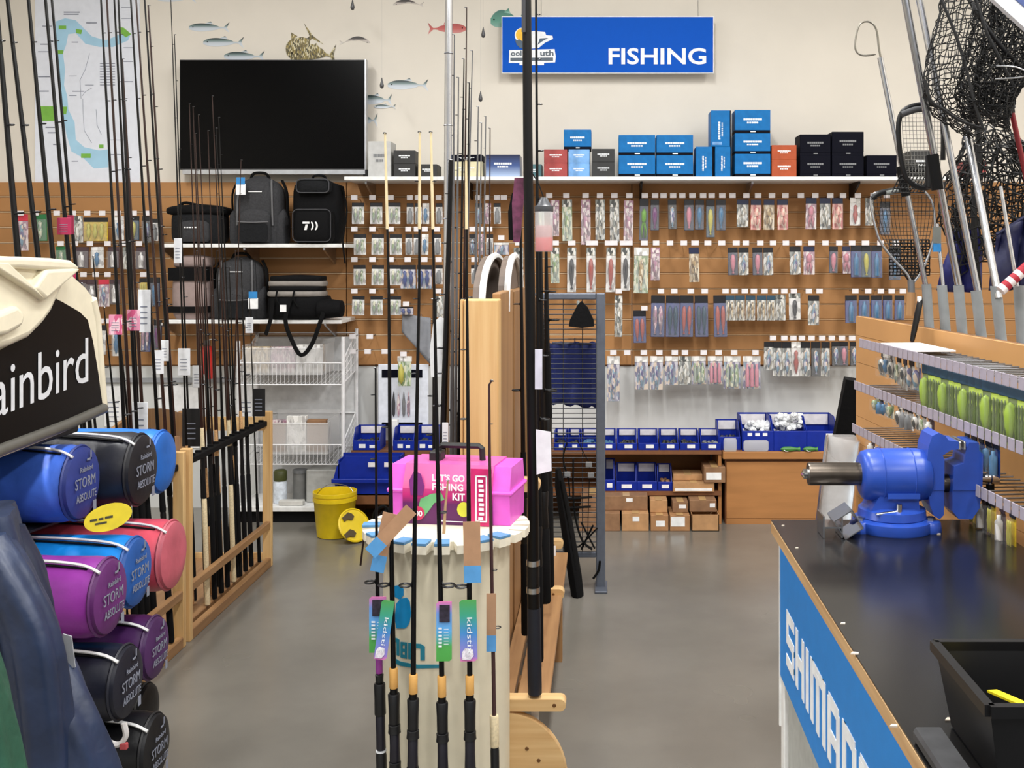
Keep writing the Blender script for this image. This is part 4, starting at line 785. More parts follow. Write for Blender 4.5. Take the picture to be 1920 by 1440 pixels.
mb = MB(); mb.box(a+.03, b-.01, dd, dd+.13, z0, z0+.006); mb.box(a+.03, a+.036, dd, dd+.13, z0, z1-.02); mb.box(b-.016, b-.01, dd, dd+.13, z0, z1); mb.box(a+.03, b-.01, dd+.12, dd+.13, z0, z1); mb.build('bin_shell', binblue, t)
MB().cham(a-.004, b, dd-.03, dd-.018, z0+.075, z0+.1, .004).build('front_ridge', binblue, t)
for px, py in ((692, 866), (722, 866)): MB().box(X(px, dd), X(px+16, dd), dd-.025, dd-.0195, Z(py+8, dd), Z(py, dd)).build('label_card', papert, t)
MB().cham(X(724, 6.5), X(742, 6.5), 6.56, 6.6, zl, Z(790, 6.5), .004).build('white_bottle_box', white, None, 'slim white carton between the small blue bins', 'box')
# white boxed lure display with dark top band
d = 6.66; t = thing('display_card', 'white hanging display card with dark band and four lures below the slatwall', 'display card', P(759, 800, d))
MB().cham(X(709, d), X(803, d), d, d+.02, Z(802, d), Z(683, d), .003).build('card', M('card_pale', (222, 226, 236), .5), t)
for y0, y1 in ((693, 708), (792, 799)): MB().box(X(716, d), X(792, d), d-.003, d, Z(y1, d), Z(y0, d)).build('dark_band', navyb, t)
for px in (738, 747, 757, 766): MB().lathe([(.001, 0), (.009, .02), (.01, .09), (.004, .14), (.001, .16)], P(px, 782, d-.008), n=8).build('lure', [grey, silp, dgrey, silp][(px//9) % 4], t, smooth=True)
MB().tube([P(705, 683, d), P(705, 805, d)], .004, 5).build('edge_strip', blackm, t)
d = 6.55; t = thing('tackle_packet', 'clear packet of yellow and green soft baits hanging before the display card', 'tackle packet', P(758, 724, d))
MB().cham(X(745, d), X(772, d), d, d+.004, Z(678, d), Z(668, d), .002).build('header_card', whitef, t); MB().cham(X(746, d), X(771, d), d, d+.004, Z(724, d), Z(678, d), .002).build('backing_card', silg, t)
MB().lathe([(.002, 0), (.016, .02), (.018, .08), (.004, .12)], P(752, 720, d-.012), n=8).build('lure', yell, t, smooth=True); hook(757, 664, ('holding the soft bait packet', 'the wire stand'), d=6.55)
# wall conduit, red extinguisher, papers behind the rods
MB().box(X(190, 6.77), X(446, 6.77), 6.765, DW-.012, Z(717, 6.77), Z(709, 6.77)).build('conduit', M('conduit_grey', (150, 152, 156), .5), None, 'grey cable trunking along the wall behind the rod racks', 'cable trunking')
for k, (a, b, y0, y1, l) in enumerate(((196, 232, 724, 800, 'white printed notice on the wall beside the header sign'), (298, 340, 722, 830, 'white printed notice on the wall between the rods'), (340, 380, 726, 840, 'tall white printed notice behind the rods'), (444, 480, 720, 800, 'white notice with a dark mark beside the wire stand'))):
    t = thing('wall_notice', l, 'notice', P((a+b)/2, y1, 6.785)); MB().box(X(a, 6.785), X(b, 6.785), 6.783, 6.787, Z(y1, 6.785), Z(y0, 6.785)).build('sheet', paper, t)
    bars((X(a, 6.783), 6.783, Z(y1, 6.783)), (1, 0, 0), (0, 0, 1), [(.02, .03+.03*q, .07, .006) for q in range(5)], M('map_ink'), t)
d = 6.6; t = thing('fire_extinguisher', 'small red fire extinguisher mounted on the wall behind the rods', 'fire extinguisher', P(389, 712, d)); p = P(389, 710, d)
MB().lathe([(.03, 0), (.036, .01), (.036, .17), (.026, .2), (.012, .205)], p, n=16).build('cylinder', M('extinguisher_red', (206, 48, 42), .3), t, smooth=True)
MB().lathe([(.014, .2), (.018, .205), (.018, .235), (.01, .24)], p, n=10).build('valve', steel, t, smooth=True); MB().bar(p+Vector((-.01, 0, .235)), p+Vector((.055, -.01, .25)), .014, .006).build('lever', steel, t)
MB().tube(smooth_pts([p+Vector((-.015, 0, .215)), p+Vector((-.05, 0, .2)), p+Vector((-.046, -.01, .06))]), .007, 6).build('hose', blackm, t); MB().box(p.x-.02, p.x+.02, p.y+.03, DW-.032, p.z+.12, p.z+.15).build('bracket', steel, t); MB().box(p.x-.016, p.x+.016, p.y-.038, p.y-.03, p.z-.005, p.z+.03).build('paper_tag', paper, t)
# yellow bucket with its lid leaning on it
y = 6.11; yel = M('bucket_yellow', (226, 196, 22), .35, var=.06); p = Vector((X(628, y), y, 0))
t = thing('bucket', 'yellow plastic bait bucket on the floor by the big blue bin', 'bucket', p)
MB().lathe([(.092, 0), (.1, .004), (.118, .2), (.124, .205), (.124, .225), (.119, .225), (.119, .235), (.124, .235), (.124, .255), (.118, .256), (.112, .2), (.094, .01)], p, n=28, cap=False).build('shell', yel, t, smooth=True)
MB().lathe([(.09, .004), (.092, .008)], p, n=28).build('bottom', yel, t)
MB().tube(smooth_pts([p+Vector((-.12, 0, .21)), p+Vector((-.06, -.05, .28)), p+Vector((.0, -.02, .3)), p+Vector((.08, .02, .27)), p+Vector((.12, 0, .21))]), .0025, 5).build('wire_handle', steel, t)
p2 = Vector((X(662, y-.16), y-.16, .0)); n = Vector((.62, -.62, .48)).normalized(); t = thing('bucket_cover', 'yellow lid with two dark stickers leaning against the bucket', 'lid', p2)
lc = p2+Vector((0, 0, .093)); lc += Vector((0, .02, 0))
MB().lathe([(.085, -.01), (.095, -.008), (.098, .004), (.09, .008), (.088, .004)], lc, n, 26).build('disc', yel, t, smooth=True)
for a, b in ((.03, .05), (.045, -.045)):
    u = n.orthogonal(); zz = Vector((0, 0, 1)); zz = (zz-n*zz.dot(n)).normalized(); xx = zz.cross(n)
    MB().prism([(-.04, -.004), (-.022, -.022), (.004, -.014), (.03, -.022), (.036, .002), (.01, .016), (-.008, .026), (-.03, .014)], .002, lc+n*.0105-xx*a+zz*b, -xx, zz).build('sticker', M('sticker_brown', (74, 58, 24), .5), t)
# black bag on the floor beside the lid
y = 6.0; t = thing('black_bag', 'black bag lying on the floor behind the barrel', 'bag', (X(718, y), y, 0))
puff(MB(), X(697, y), X(750, y), y+.02, y+.18, 0, .15, bulge=.02, top=.5).build('body', bagk, t, smooth=True); MB().tube(smooth_pts([(X(700, y), y, .1), (X(706, y), y-.04, .17), (X(722, y), y-.03, .2), (X(735, y), y-.02, .15)]), .01, 6).build('strap', strap, t, smooth=True); MB().cham(X(712, y), X(722, y), y-.025, y-.01, .1, .13, .003).build('buckle', steel, t)
# grey cloth hanging in front of the slatwall
d = 6.64; t = thing('grey_cloth', 'folded grey cloth hanging beside the aluminium pole', 'cloth', P(782, 680, d))
gr = []
for j in range(9):
    u = j/8; row = []
    for i in range(9):
        v = i/8; px = 754+v*54; top = 588+8*v; bot = 622+v*62; yy = top+(bot-top)*u
        row.append(P(px, yy, d+.02*math.sin(v*9+u*2)))
    gr.append(row)
o = MB().sheet(gr).build('fabric', M('cloth_grey', (132, 134, 140), .8, bump=.2), t, smooth=True); sm = o.modifiers.new('thick', 'SOLIDIFY'); sm.thickness = .006
packet(762, 27, 575, 590, 'bluepr', ('above the grey cloth', 'the wire stand'), d=6.62); hook(762, 570, ('above the grey cloth', 'the wire stand'), d=6.62); MB().tube([P(790, 591, 6.64), P(790, 589, 6.77)], .003, 5).build('hanging_peg', steel, t)
# ---------------------------------------------------------------- fishing rods
blank_k = M('blank_black', (8, 7, 8), .4, spec=.25); blank_b = M('blank_brown', (44, 26, 22), .3, spec=.35); blank_g = M('blank_grey', (92, 92, 94), .3); blank_c = M('blank_cream', (214, 196, 156), .4); foam = M('foam_grip', (12, 12, 14), .85, spec=.2); cork = M('cork_grip', (206, 160, 110), .8, var=.25, scale=200); corkw = M('cork_pale', (222, 204, 166), .8, var=.15, scale=150)
blank_y = M('blank_tan', (214, 150, 74), .45)
def torus(mb, R, r, o, axis, n=10, m=5):
    o = Vector(o); a = Vector(axis).normalized(); x = a.orthogonal().normalized(); y = a.cross(x); vs = []; fs = []
    for i in range(n):
        t = 2*math.pi*i/n; c = x*math.cos(t)+y*math.sin(t)
        for j in range(m):
            q = 2*math.pi*j/m; vs.append(o+c*(R+r*math.cos(q))+a*(r*math.sin(q)))
    for i in range(n):
        for j in range(m): fs.append((i*m+j, ((i+1) % n)*m+j, ((i+1) % n)*m+(j+1) % m, i*m+(j+1) % m))
    return mb.add(vs, fs)
gm = MB(); torus(gm, 1, .2, (0, -1.5, 0), (0, 0, 1), 10, 4); gm.tube([(0, -.6, 0), (0, .05, .9)], .16, 4); gm.tube([(0, -.6, 0), (0, .05, -.9)], .16, 4)
guide_me = gm.mesh('guide', M('guide_black', (30, 30, 32), .35, .4)); guide_ch = gm.mesh('guide', M('guide_chrome', (120, 122, 126), .3, .9))
def frame(o, axis, side=(0, -1, 0)):
    a = Vector(axis).normalized(); s = Vector(side); y = (-(s-a*s.dot(a))).normalized(); x = y.cross(a)
    m = Matrix((x, y, a)).transposed().to_4x4(); m.translation = o; return m
def rod(tip, base, r0, r1, label, group=None, parts=(.0, .16, .24, .3), mats=None, guides=6, blank=None, side=(0, -1, 0), gscale=1., tags=(), bend=None, gm_=None):
    tip, base = Vector(tip), Vector(base); ax = tip-base; L = ax.length; ux = ax/L
    t = thing('fishing_rod', label, 'fishing rod', base, group)
    mk = mats or (foam, black, foam); blank = blank or blank_k
    at = lambda u: base+ax*u+(Vector(bend)*(u*u) if bend else Vector())
    us = [parts[3]*.98+(1-parts[3]*.98)*k/8 for k in range(9)]
    MB().tube([at(u) for u in us], [r0+(r1-r0)*k/8 for k in range(9)], 7).build('blank', blank, t, smooth=True)
    if parts[3] > 0:
        MB().tube([at(parts[0]), at(parts[0]+.004), at(parts[1]-.004), at(parts[1])], [r0*1.5, r0*1.75, r0*1.6, r0*1.4], 9).build('butt_grip', mk[0], t, smooth=True)
        MB().tube([at(parts[1]), at(parts[1]+.006), at((parts[1]+parts[2])/2), at(parts[2]-.004), at(parts[2])], [r0*1.35, r0*1.5, r0*1.2, r0*1.5, r0*1.3], 9).build('reel_seat', mk[1], t, smooth=True)
        MB().tube([at(parts[2]), at(parts[2]+.004), at(parts[3])], [r0*1.5, r0*1.6, r0*1.15], 9).build('fore_grip', mk[2], t, smooth=True)
    for k in range(guides):
        u = parts[3]+.06+(1-parts[3]-.06)*((k+.3)/guides)**.85 if guides > 1 else .7
        s = gscale*(r0*1.5*(1-.75*(k/guides))+.0012)
        put(gm_ or guide_me, 'guide', t, frame(at(min(u, 1)), ux, side) @ Matrix.Translation((0, -r0*.5*(1-u), 0)) @ Matrix.Diagonal((s, s, s, 1)))
    torus(MB(), r1+.0025, .0009, at(1)-Vector(side)*-.003, ux, 8, 4).build('tip_ring', MATS['guide_chrome'], t)
    for u, w, h, m, ox in tags:
        p = at(u); q = MB().cham(p.x+ox-w/2, p.x+ox+w/2, p.y-r0*2-.006, p.y-r0*2-.004, p.z-h, p.z, .001).build('swing_tag', m, t)
        bars((p.x+ox-w/2, p.y-r0*2-.0064, p.z-h), (1, 0, 0), (0, 0, 1), [(w*.2, h*(.2+.13*k), w*.55, h*.03) for k in range(4)], M('map_ink'), q)
    return t
tagm = M('tag_white', (226, 228, 232), .6); tagk = M('tag_black', (24, 24, 26), .5); tagb = M('tag_kraft', (172, 132, 100), .75); tagr = M('tag_magenta', (176, 44, 84), .5); tagp = mat_speckle('tag_pink', [(226, 150, 176), (206, 90, 130), (240, 200, 210)], 60)

# ---------------------------------------------------------------- wooden rod racks on the left
RX = -1.72
def rack(y0, y1, label, xb=-2.2, h=.80):
    t = thing('rod_rack', label, 'rod rack', ((RX+xb)/2, (y0+y1)/2, 0))
    for y in (y0, y1-.03):
        for x in (RX-.045, xb):
            MB().cham(x, x+.045, y, y+.03, 0, h, .003).build('post', wood if x > -2 else woodd, t)
        MB().box(xb+.045, RX-.045, y+.005, y+.025, .03, .07).build('cross_rail', woodx, t); MB().box(xb+.045, RX-.045, y+.005, y+.025, h-.1, h-.03).build('cross_rail', woodx, t)
    arc = [(0, 0), (y1-y0-.06, 0)]+[((y1-y0-.06)*(1-k/10), .1+.1*math.sin(math.pi*k/10)) for k in range(11)]
    MB().prism(arc, .018, (xb+.045, y0+.03, h-.12), (0, 1, 0), (0, 0, 1)).build('arched_back_board', woodd, t)
    MB().cham(xb+.045, RX-.05, y0+.03, y1-.03, .02, .045, .003).build('base_board', woody, t)
    MB().cham(RX-.03, RX, y0+.03, y1-.03, .0, .045, .003).build('bottom_rail', woody, t)
    MB().cham(RX-.028, RX-.002, y0+.03, y1-.03, .2, .235, .003).build('middle_rail', woody, t)
    MB().cham(RX-.05, RX-.02, y0+.03, y1-.03, h-.075, h-.05, .003).build('notched_rail', blackm, t)
    n = int((y1-y0)/.07)
    for k in range(n):
        y = y0+.06+k*(y1-y0-.12)/max(1, n-1)
        MB().cham(RX-.056, RX-.03, y-.006, y+.006, h-.052, h-.04, .002).build('foam_tooth', blackm, t)
rack(4.42, 5.52, 'pale pine rod rack nearest the wire stand, full of rods'); rack(3.8, 4.38, 'pale pine rod rack behind the sleeping bags')
GR = 'rods standing in the pine racks'
def lrod(x0, y0, x1, y1, d, r, label, blank=None, tags=(), parts=(0, .14, .2, .26), mats=None, guides=6, zb=.05, tipd=None, r1=.0018):
    """a rod seen from pixel (x0, y0) near its tip to (x1, y1) lower down; it is carried on to its butt at height zb"""
    a, b = P(x0, y0, tipd or d), P(x1, y1, d)
    u = (b-a)/(b-a).length; k = (b.z-zb)/(-u.z); base = b+u*k
    o = rod(a, base, r, r1, label, GR, parts, mats, guides, blank, (1, -.3, 0), .9, tags); return o
# thick dark rods nearest the camera
for x0, y0, x1, y1, d, r, tg in ((-10, -30, 22, 345, 3.87, .0125, ()), (11, -25, 55, 345, 3.95, .011, ()), (51, -25, 86, 345, 4.03, .01, ()), (83, -25, 116, 345, 4.12, .009, ((.655, .055, .065, tagr, .01), (.58, .055, .06, tagr, .01))), (95, -25, 128, 345, 4.2, .0075, ((.655, .045, .075, tagr, .0),))):
    count_in('thick rods', ('before the map edge', 'the header sign'), d, lrod(x0, y0, x1, y1, d, r*1.15, None, tags=tg, guides=5, blank=blank_k, r1=r*.62), 'thick dark rod'+(' with magenta tag' if tg else ''))
for k, (x0, y0, x1, y1, d, bl, tg) in enumerate(((188, -25, 222, 600, 4.0, blank_k, ((.52, .05, .075, tagp, 0),)), (199, -25, 234, 600, 4.05, blank_b, ()), (213, -25, 246, 600, 4.1, blank_k, ((.52, .05, .08, tagp, .02),)), (221, -20, 250, 600, 4.15, blank_k, ((.38, .06, .17, tagm, .02),)), (229, 110, 257, 600, 4.2, blank_b, ()), (244, -20, 283, 600, 4.28, blank_k, ((.54, .05, .17, tagm, -.01),)), (254, -20, 296, 600, 4.52, blank_b, ((.43, .05, .1, tagm, 0),)), (270, -20, 310, 600, 4.6, blank_k, ((.44, .035, .09, tagm, .0),)), (278, 10, 314, 600, 4.66, blank_b, ((.29, .06, .2, tagb, 0),)))):
    count_in('slim rods', ('in the tall cluster', 'the thick rods'), d, lrod(x0, y0, x1, y1, d, .0078, None, bl, tg, r1=.0034), ('slim black rod' if bl is blank_k else 'slim brown rod')+(' with hanging tag' if tg else ''))
for k, (x0, y0, x1, y1, d, bl, tg) in enumerate(((320, -10, 345, 700, 4.75, blank_k, ((.6, .035, .11, tagm, 0), (.42, .055, .12, tagm, .01))), (327, 65, 350, 700, 4.8, blank_k, ((.34, .08, .17, tagk, .02),)), (355, 195, 372, 700, 4.85, blank_b, ((.47, .04, .1, tagm, 0),)), (362, 200, 380, 700, 4.88, blank_b, ()), (366, 250, 385, 700, 4.95, blank_b, ()), (372, 215, 393, 700, 5.0, blank_b, ()), (390, 245, 404, 700, 5.05, blank_b, ()), (398, 180, 422, 700, 5.1, blank_b, ()), (405, 240, 427, 700, 5.15, blank_k, ()), (410, 220, 432, 700, 5.2, blank_k, ()), (452, 300, 440, 700, 5.24, blank_b, ()))):
    count_in('slim rods', ('before the television', 'the map poster'), d, lrod(x0, y0, x1, y1, d, .0052, None, bl, tg, mats=(cork, black, cork) if k % 3 == 0 else None, guides=5), ('slim black rod' if bl is blank_k else 'slim brown rod')+(' with hanging tag' if tg else ''))
lrod(468, 560, 478, 830, 5.4, .0052, 'short black rod with white and black tags beside the wire stand', blank_k, ((.93, .04, .08, tagm, 0), (.66, .065, .14, tagk, .035)), guides=3)
for k in range(8):
    d = 4.74+k*.085; x = CX-1.785*F/d; bl, mm = ((blank_b, (corkw, black, corkw)), (blank_k, (foam, black, foam)), (blank_b, (foam, black, cork)), (blank_k, (foam, black, foam)))[k % 4]
    count_in('boat rods', ('in the pine rack', 'the coral sleeping bag'), d, lrod(x-14, 470+15*(k % 3), x, 900, d, .0068, None, bl, (), (0, .3, .42, .5), mm, 3), ('pale gripped' if mm[0] is corkw else 'black gripped')+' boat rod')
for k in range(5):
    d = 3.9+k*.09; x = -1.82; b = Vector((x, d, .05)); count_in('boat rods', ('behind the sleeping bags', 'the black stand'), d, rod(b+Vector((-.14, 0, 1.35+.1*(k % 3))), b, .007, .002, None, GR, (0, .2, .3, .4), None, 3, blank_k, (1, -.3, 0)), 'dark boat rod')

# ---------------------------------------------------------------- black stand with sleeping bags and the cream header sign
stk = M('stand_black', (10, 10, 11), .6)
t = thing('display_stand', 'black display stand under the cream header holding the sleeping bags', 'display stand', (-1.75, 2.9, 0))
for ya, za, yb, zb_, xf in ((2.52, .162, 3.15, .226, -1.32), (2.52, .435, 3.12, .393, -1.36), (2.52, .66, 3.38, .574, -1.42), (2.52, .898, 3.58, .82, -1.54)): MB().bar(((xf-2.04)/2, ya, za-.012), ((xf-2.04)/2, yb, zb_-.012), xf+2.04, .006).build('shelf', stk, t)
MB().box(-2.08, -2.05, 2.46, 3.66, 0, 1.12).build('back_panel', stk, t)
MB().prism([(-2.05, 0), (-1.4, 0), (-1.6, 1.09), (-2.05, 1.09)], .02, (0, 2.5, 0)).build('side_panel', stk, t); MB().prism([(-2.05, 0), (-1.72, 0), (-1.86, 1.09), (-2.05, 1.09)], .02, (0, 3.64, 0)).build('side_panel', stk, t)
MB().cham(-2.05, -1.53, 2.4, 3.1, 1.09, 1.11, .004).build('top_shelf', M('stand_rail', (30, 30, 30), .5), t)

def sleeping_bag(xf, y, z, r, L, col, dark, label, txt=True, piped=True):
    t = thing('sleeping_bag', label, 'sleeping bag', (xf-L/2, y, z-r), 'sleeping bags on the black stand')
    N = 28; prof = [(-L, .55), (-L+.02, .85), (-L+.06, .97), (-L*.75, .99), (-L*.5, 1.0), (-L*.3, 1.0), (-L*.18, .99), (-.05, .99), (-.02, .93)]
    vs = []; fs = []
    for k, (h, q) in enumerate(prof):
        for i in range(N):
            a = 2*math.pi*i/N; w = 1+.03*noise.noise(Vector((h*7+y*3, math.cos(a)*1.6, math.sin(a)*1.6+z*5)))+.012*math.sin(a*9+h*30)*(k < 7)
            vs.append((xf+h, y+r*q*w*math.sin(a), z+r*q*w*math.cos(a)))
    for k in range(len(prof)-1):
        for i in range(N): fs.append((k*N+i, k*N+(i+1) % N, (k+1)*N+(i+1) % N, (k+1)*N+i))
    fs.append(tuple(range(N)))
    MB().add(vs, fs).build('stuff_sack', col, t, smooth=True)
    MB().lathe([(r*.93, -.02), (r*.9, -.006), (r*.7, .002), (r*.4, .006), (.001, .007)], (xf, y, z), (1, 0, 0), 28).build('end_panel', dark, t, smooth=True)
    torus(MB(), r*.945, .0045, (xf-.018, y, z), (1, 0, 0), 28, 5).build('seam_piping', dark, t, smooth=True)
    if piped:
        MB().tube(smooth_pts([(xf-L*.8, y-.02, z+r*1.045), (xf-L*.4, y-.035, z+r*1.02), (xf-.06, y-.05, z+r*.94), (xf-.005, y-.06, z+r*.76)]), .0042, 5).build('white_cord', paper, t, smooth=True)
        MB().tube(smooth_pts([(xf-L*.8, y-r*.3, z+r*.99), (xf-L*.3, y-r*.45, z+r*.92), (xf-.04, y-r*.5, z+r*.83)]), .006, 5, squash=(1, .4)).build('compression_strap', strap, t)
    if txt:
        ink = M('bag_print', (128, 132, 146), .7); o = Vector((xf+.007, y, z)); rr = (0, 1, 0); uu = (0, 0, 1)
        text('STORM', o+Vector((0, -r*.66, -r*.08)), rr, uu, r*1.05, r*.27, ink, t, 'print', .0)
        text('ABSOLUTE', o+Vector((0, -r*.6, -r*.42)), rr, uu, r*1.05, r*.2, ink, t, 'print', .0)
        text('Rainbird', o+Vector((0, -r*.4, r*.32)), rr, uu, r*.66, r*.13, ink, t, 'print', .0)
        bars(o+Vector((0, -r*.05, r*.58)), rr, uu, [(0, 0, r*.24, r*.05), (r*.18, 0, r*.06, r*.24)], ink, t, 'print_mark', t=.001)
        bars(o, rr, uu, [(r*.28, -r*.78, r*.16, r*.26)], ink, t, 'white_patch', t=.001)
def nyl(n, c, rough=.38): return M(n, c, rough, var=.22, scale=9, bump=.5)
SB = [(160, 905, 2.95, .107, (66, 108, 210), (40, 54, 122), 'royal blue sleeping bag on the top shelf under the header sign'),
      (272, 880, 3.2, .112, (38, 39, 46), (26, 26, 32), 'black sleeping bag between two blue ones on the top shelf'),
      (312, 865, 3.46, .105, (36, 112, 206), (34, 100, 186), 'bright blue sleeping bag at the far end of the top shelf'),
      (212, 1118, 2.68, .1, (146, 54, 156), (94, 38, 102), 'violet sleeping bag on the middle shelf'),
      (262, 1072, 2.95, .1, (20, 132, 218), (34, 84, 156), 'cyan blue sleeping bag between violet and coral ones'),
      (330, 1040, 3.22, .108, (220, 84, 102), (186, 92, 106), 'coral pink sleeping bag at the far end of the middle shelf'),
      (245, 1278, 2.7, .095, (18, 20, 34), (20, 22, 36), 'navy black sleeping bag with white print on the third shelf'),
      (298, 1214, 3.0, .09, (64, 26, 78), (70, 36, 84), 'dark purple sleeping bag at the far end of the third shelf'),
      (298, 1402, 2.82, .092, (12, 12, 15), (16, 16, 20), 'black sleeping bag with white print on the bottom shelf'),
      (283, 1330, 3.05, .076, (9, 9, 11), (10, 10, 12), 'plain black sleeping bag below the dark purple one')]
for k, (px, py, d, r, c1, c2, l) in enumerate(SB):  # brighter bodies of the upper bags: light on the nylon put into colour
    sleeping_bag(X(px, d), d, Z(py, d), r, .5, nyl('nylon_%d' % k, c1), nyl('nylon_end_%d' % k, c2, .5), l, txt=k not in (2, 5, 9), piped=k not in (2, 9))
# yellow round swing tag on the cyan bag
d = 2.93; o = P(203, 970, d); t = thing('round_tag', 'yellow oval tag tucked between the royal blue and cyan sleeping bags', 'tag', o-Vector((0, 0, .03)))
MB().prism([(.062*math.cos(a*math.pi/10), .036*math.sin(a*math.pi/10)+.008*math.cos(a*math.pi/10)) for a in range(20)], .003, o, (.8, .6, 0), (-.1, .1, 1)).build('card', M('tag_yellow', (228, 206, 40), .5), t)
bars(o+Vector((-.036, -.029, -.006)), (.8, .6, .06), (-.1, .1, 1), [(.0, 0, .018, .006), (.022, 0, .012, .006), (.038, .001, .02, .006), (.012, -.011, .03, .005)], M('tag_ink', (60, 60, 40), .6), t, 'print')

# header sign: moulded cream frame with black insert, in the plane x = HX (reads along +y)
HX = -1.47; cr = M('header_cream', (222, 214, 190), .38, var=.04)
def hp(px, py):                                              # pixel -> (y, z) on the header plane
    d = HX*F/(px-CX); return (d, Z(py, d))
t = thing('header_sign', 'cream moulded header sign with black panel reading ainbird', 'sign', (HX, 2.75, 1.1))
outer = [hp(-160, 482), hp(-60, 478), hp(0, 480), hp(60, 483), hp(100, 488), hp(121, 503), hp(140, 522), hp(160, 540), hp(172, 556), hp(180, 580), hp(186, 640), hp(193, 710), hp(199, 773), hp(120, 810), hp(0, 858), hp(-160, 930)]
MB().prism(outer[::-1], .05, (HX, 0, 0), (0, 1, 0), (0, 0, 1)).build('frame', cr, t, smooth=True)
inner = [hp(-150, 700), hp(-60, 690), hp(0, 655), hp(38, 636), hp(64, 610), (hp(92, 556)), hp(112, 566), hp(145, 585), hp(160, 600), hp(170, 640), hp(180, 700), hp(188, 760), hp(120, 792), hp(0, 834), hp(-150, 905)]
MB().prism(inner[::-1], .004, (HX+.007, 0, 0), (0, 1, 0), (0, 0, 1)).build('black_panel', M('header_black', (7, 7, 8), .35, spec=.2), t)
MB().tube([(HX+.006, a, b) for a, b in smooth_pts([Vector(hp(188, 764)).to_3d(), Vector(hp(120, 796)).to_3d(), Vector(hp(0, 840)).to_3d(), Vector(hp(-150, 912)).to_3d()]) and [hp(190, 766), hp(120, 797), hp(0, 842), hp(-150, 912)]], .016, 8).build('bottom_lip', M('header_lip', (86, 84, 78), .4), t, smooth=True)
e2 = [hp(176, 562), hp(184, 600), hp(190, 680), hp(197, 772)]
MB().tube([(HX-.012, a, b) for a, b in e2], .02, 8).build('edge_roll', cr, t, smooth=True)
# raised crest: a swooping slab, a V ridge and a top rim, all softly rounded
def crest(pts, x0, x1, name, w=.012, mat=None):
    o = MB().prism([hp(a, b) for a, b in pts][::-1], x1-x0, (HX+x1, 0, 0), (0, 1, 0), (0, 0, 1)).build(name, mat or cr, t, smooth=True)
    bv = o.modifiers.new('soft', 'BEVEL'); bv.width = w; bv.segments = 3; bv.limit_method = 'ANGLE'; bv.angle_limit = math.radians(35)
crest([(-160, 486), (0, 486), (100, 492), (119, 506), (104, 530), (92, 554), (78, 586), (62, 608), (36, 634), (0, 650), (-60, 668), (-160, 690)], -.01, .03, 'crest_slab', .02)
crest([(-160, 482), (0, 481), (62, 484), (100, 488), (120, 503), (96, 508), (46, 506), (0, 503), (-160, 506)], .02, .05, 'crest_rim', .01)
crest([(119, 504), (50, 563), (26, 541), (50, 505), (100, 502)], .02, .053, 'crest_ridge', .01)
crest([(50, 563), (27, 546), (-60, 492), (-24, 492), (6, 519), (32, 543)], .02, .0515, 'crest_ridge', .01)
crest([(-160, 590), (-40, 588), (0, 572), (16, 588), (10, 612), (-20, 628), (-160, 650)], .02, .045, 'crest_boss', .012)
a0, a1 = hp(-68, 800), hp(160, 718)
zb0, zb1 = hp(10, 775)[1]-.012, hp(158, 716)[1]
text('Rainbird', (HX+.008, a0[0], zb0), (0, 1, (zb1-zb0)/(a1[0]-a0[0])), (0, -.0, 1), a1[0]-a0[0], .125, M('header_letters', (206, 208, 212), .5), t, bold=.0)

# ---------------------------------------------------------------- jackets hanging in the lower left corner
jk = M('jacket_navy', (30, 42, 68), .42, var=.3, scale=9, bump=.8); jkd = M('jacket_navy_dark', (24, 32, 54), .45, var=.2, scale=7, bump=.4); jg = M('jacket_green', (30, 74, 56), .5, var=.2, bump=.4)
def drape(mb, line, wid, dep, folds=3, n=16, seed=0, N=40):
    """a soft tube of cloth along a line of (point, halfwidth); folded lengthways"""
    pts = smooth_pts([p for p in line], 9); m = len(pts); vs = []; fs = []
    for i, p in enumerate(pts):
        u = i/(m-1); w = wid[0]+(wid[1]-wid[0])*u
        for k in range(N):
            a = 2*math.pi*k/N; f = 1+.12*math.cos(folds*a+seed+1.5*u)+.06*math.cos(2*folds*a+3*seed-2*u)+.07*noise.noise(Vector((math.cos(a)*2+seed, math.sin(a)*2, u*5)))
            vs.append(p+Vector((math.cos(a)*w*f, math.sin(a)*dep*f, 0)))
    for i in range(m-1):
        for k in range(N): fs.append((i*N+k, i*N+(k+1) % N, (i+1)*N+(k+1) % N, (i+1)*N+k))
    fs += [tuple(range(N)), tuple((m-1)*N+k for k in range(N))]
    return mb.add(vs, fs)
d = 2.25; t = thing('jacket', 'navy waterproof jacket hanging with its sleeve forward in front of the stand', 'jacket', P(40, 1500, d))
drape(MB(), [P(-60, 960, d), P(-40, 1100, d), P(-10, 1300, d), P(10, 1560, d)], (.09, .16), .1, 4, seed=1).build('body', jk, t, smooth=True)
drape(MB(), [P(-30, 1000, d-.06), P(20, 1090, d-.09), P(70, 1230, d-.1), P(100, 1560, d-.1)], (.045, .06), .05, 3, seed=2).build('front_panel', jk, t, smooth=True)
drape(MB(), [P(95, 1235, d-.02), P(130, 1330, d-.05), P(165, 1440, d-.05), P(190, 1560, d-.05)], (.03, .062), .055, 3, seed=4).build('sleeve', jk, t, smooth=True)
drape(MB(), [P(-10, 990, d+.04), P(40, 1090, d+.06), P(60, 1200, d+.05)], (.05, .05), .05, 3, seed=5).build('collar', jkd, t, smooth=True)
MB().prism([(0, 0), (.03, .005), (.022, .07), (.004, .075)], .003, P(114, 1256, d-.02)).build('paper_tag', M('tag_grey', (150, 152, 156), .6), t)
MB().tube([P(-80, 930, d), P(-60, 900, d), P(-60, 800, d+.1)], .004, 5).build('hanger', steel, t)
d = 1.85; t = thing('jacket', 'dark green jacket hem at the corner in front of the navy jacket', 'jacket', P(0, 1560, d))
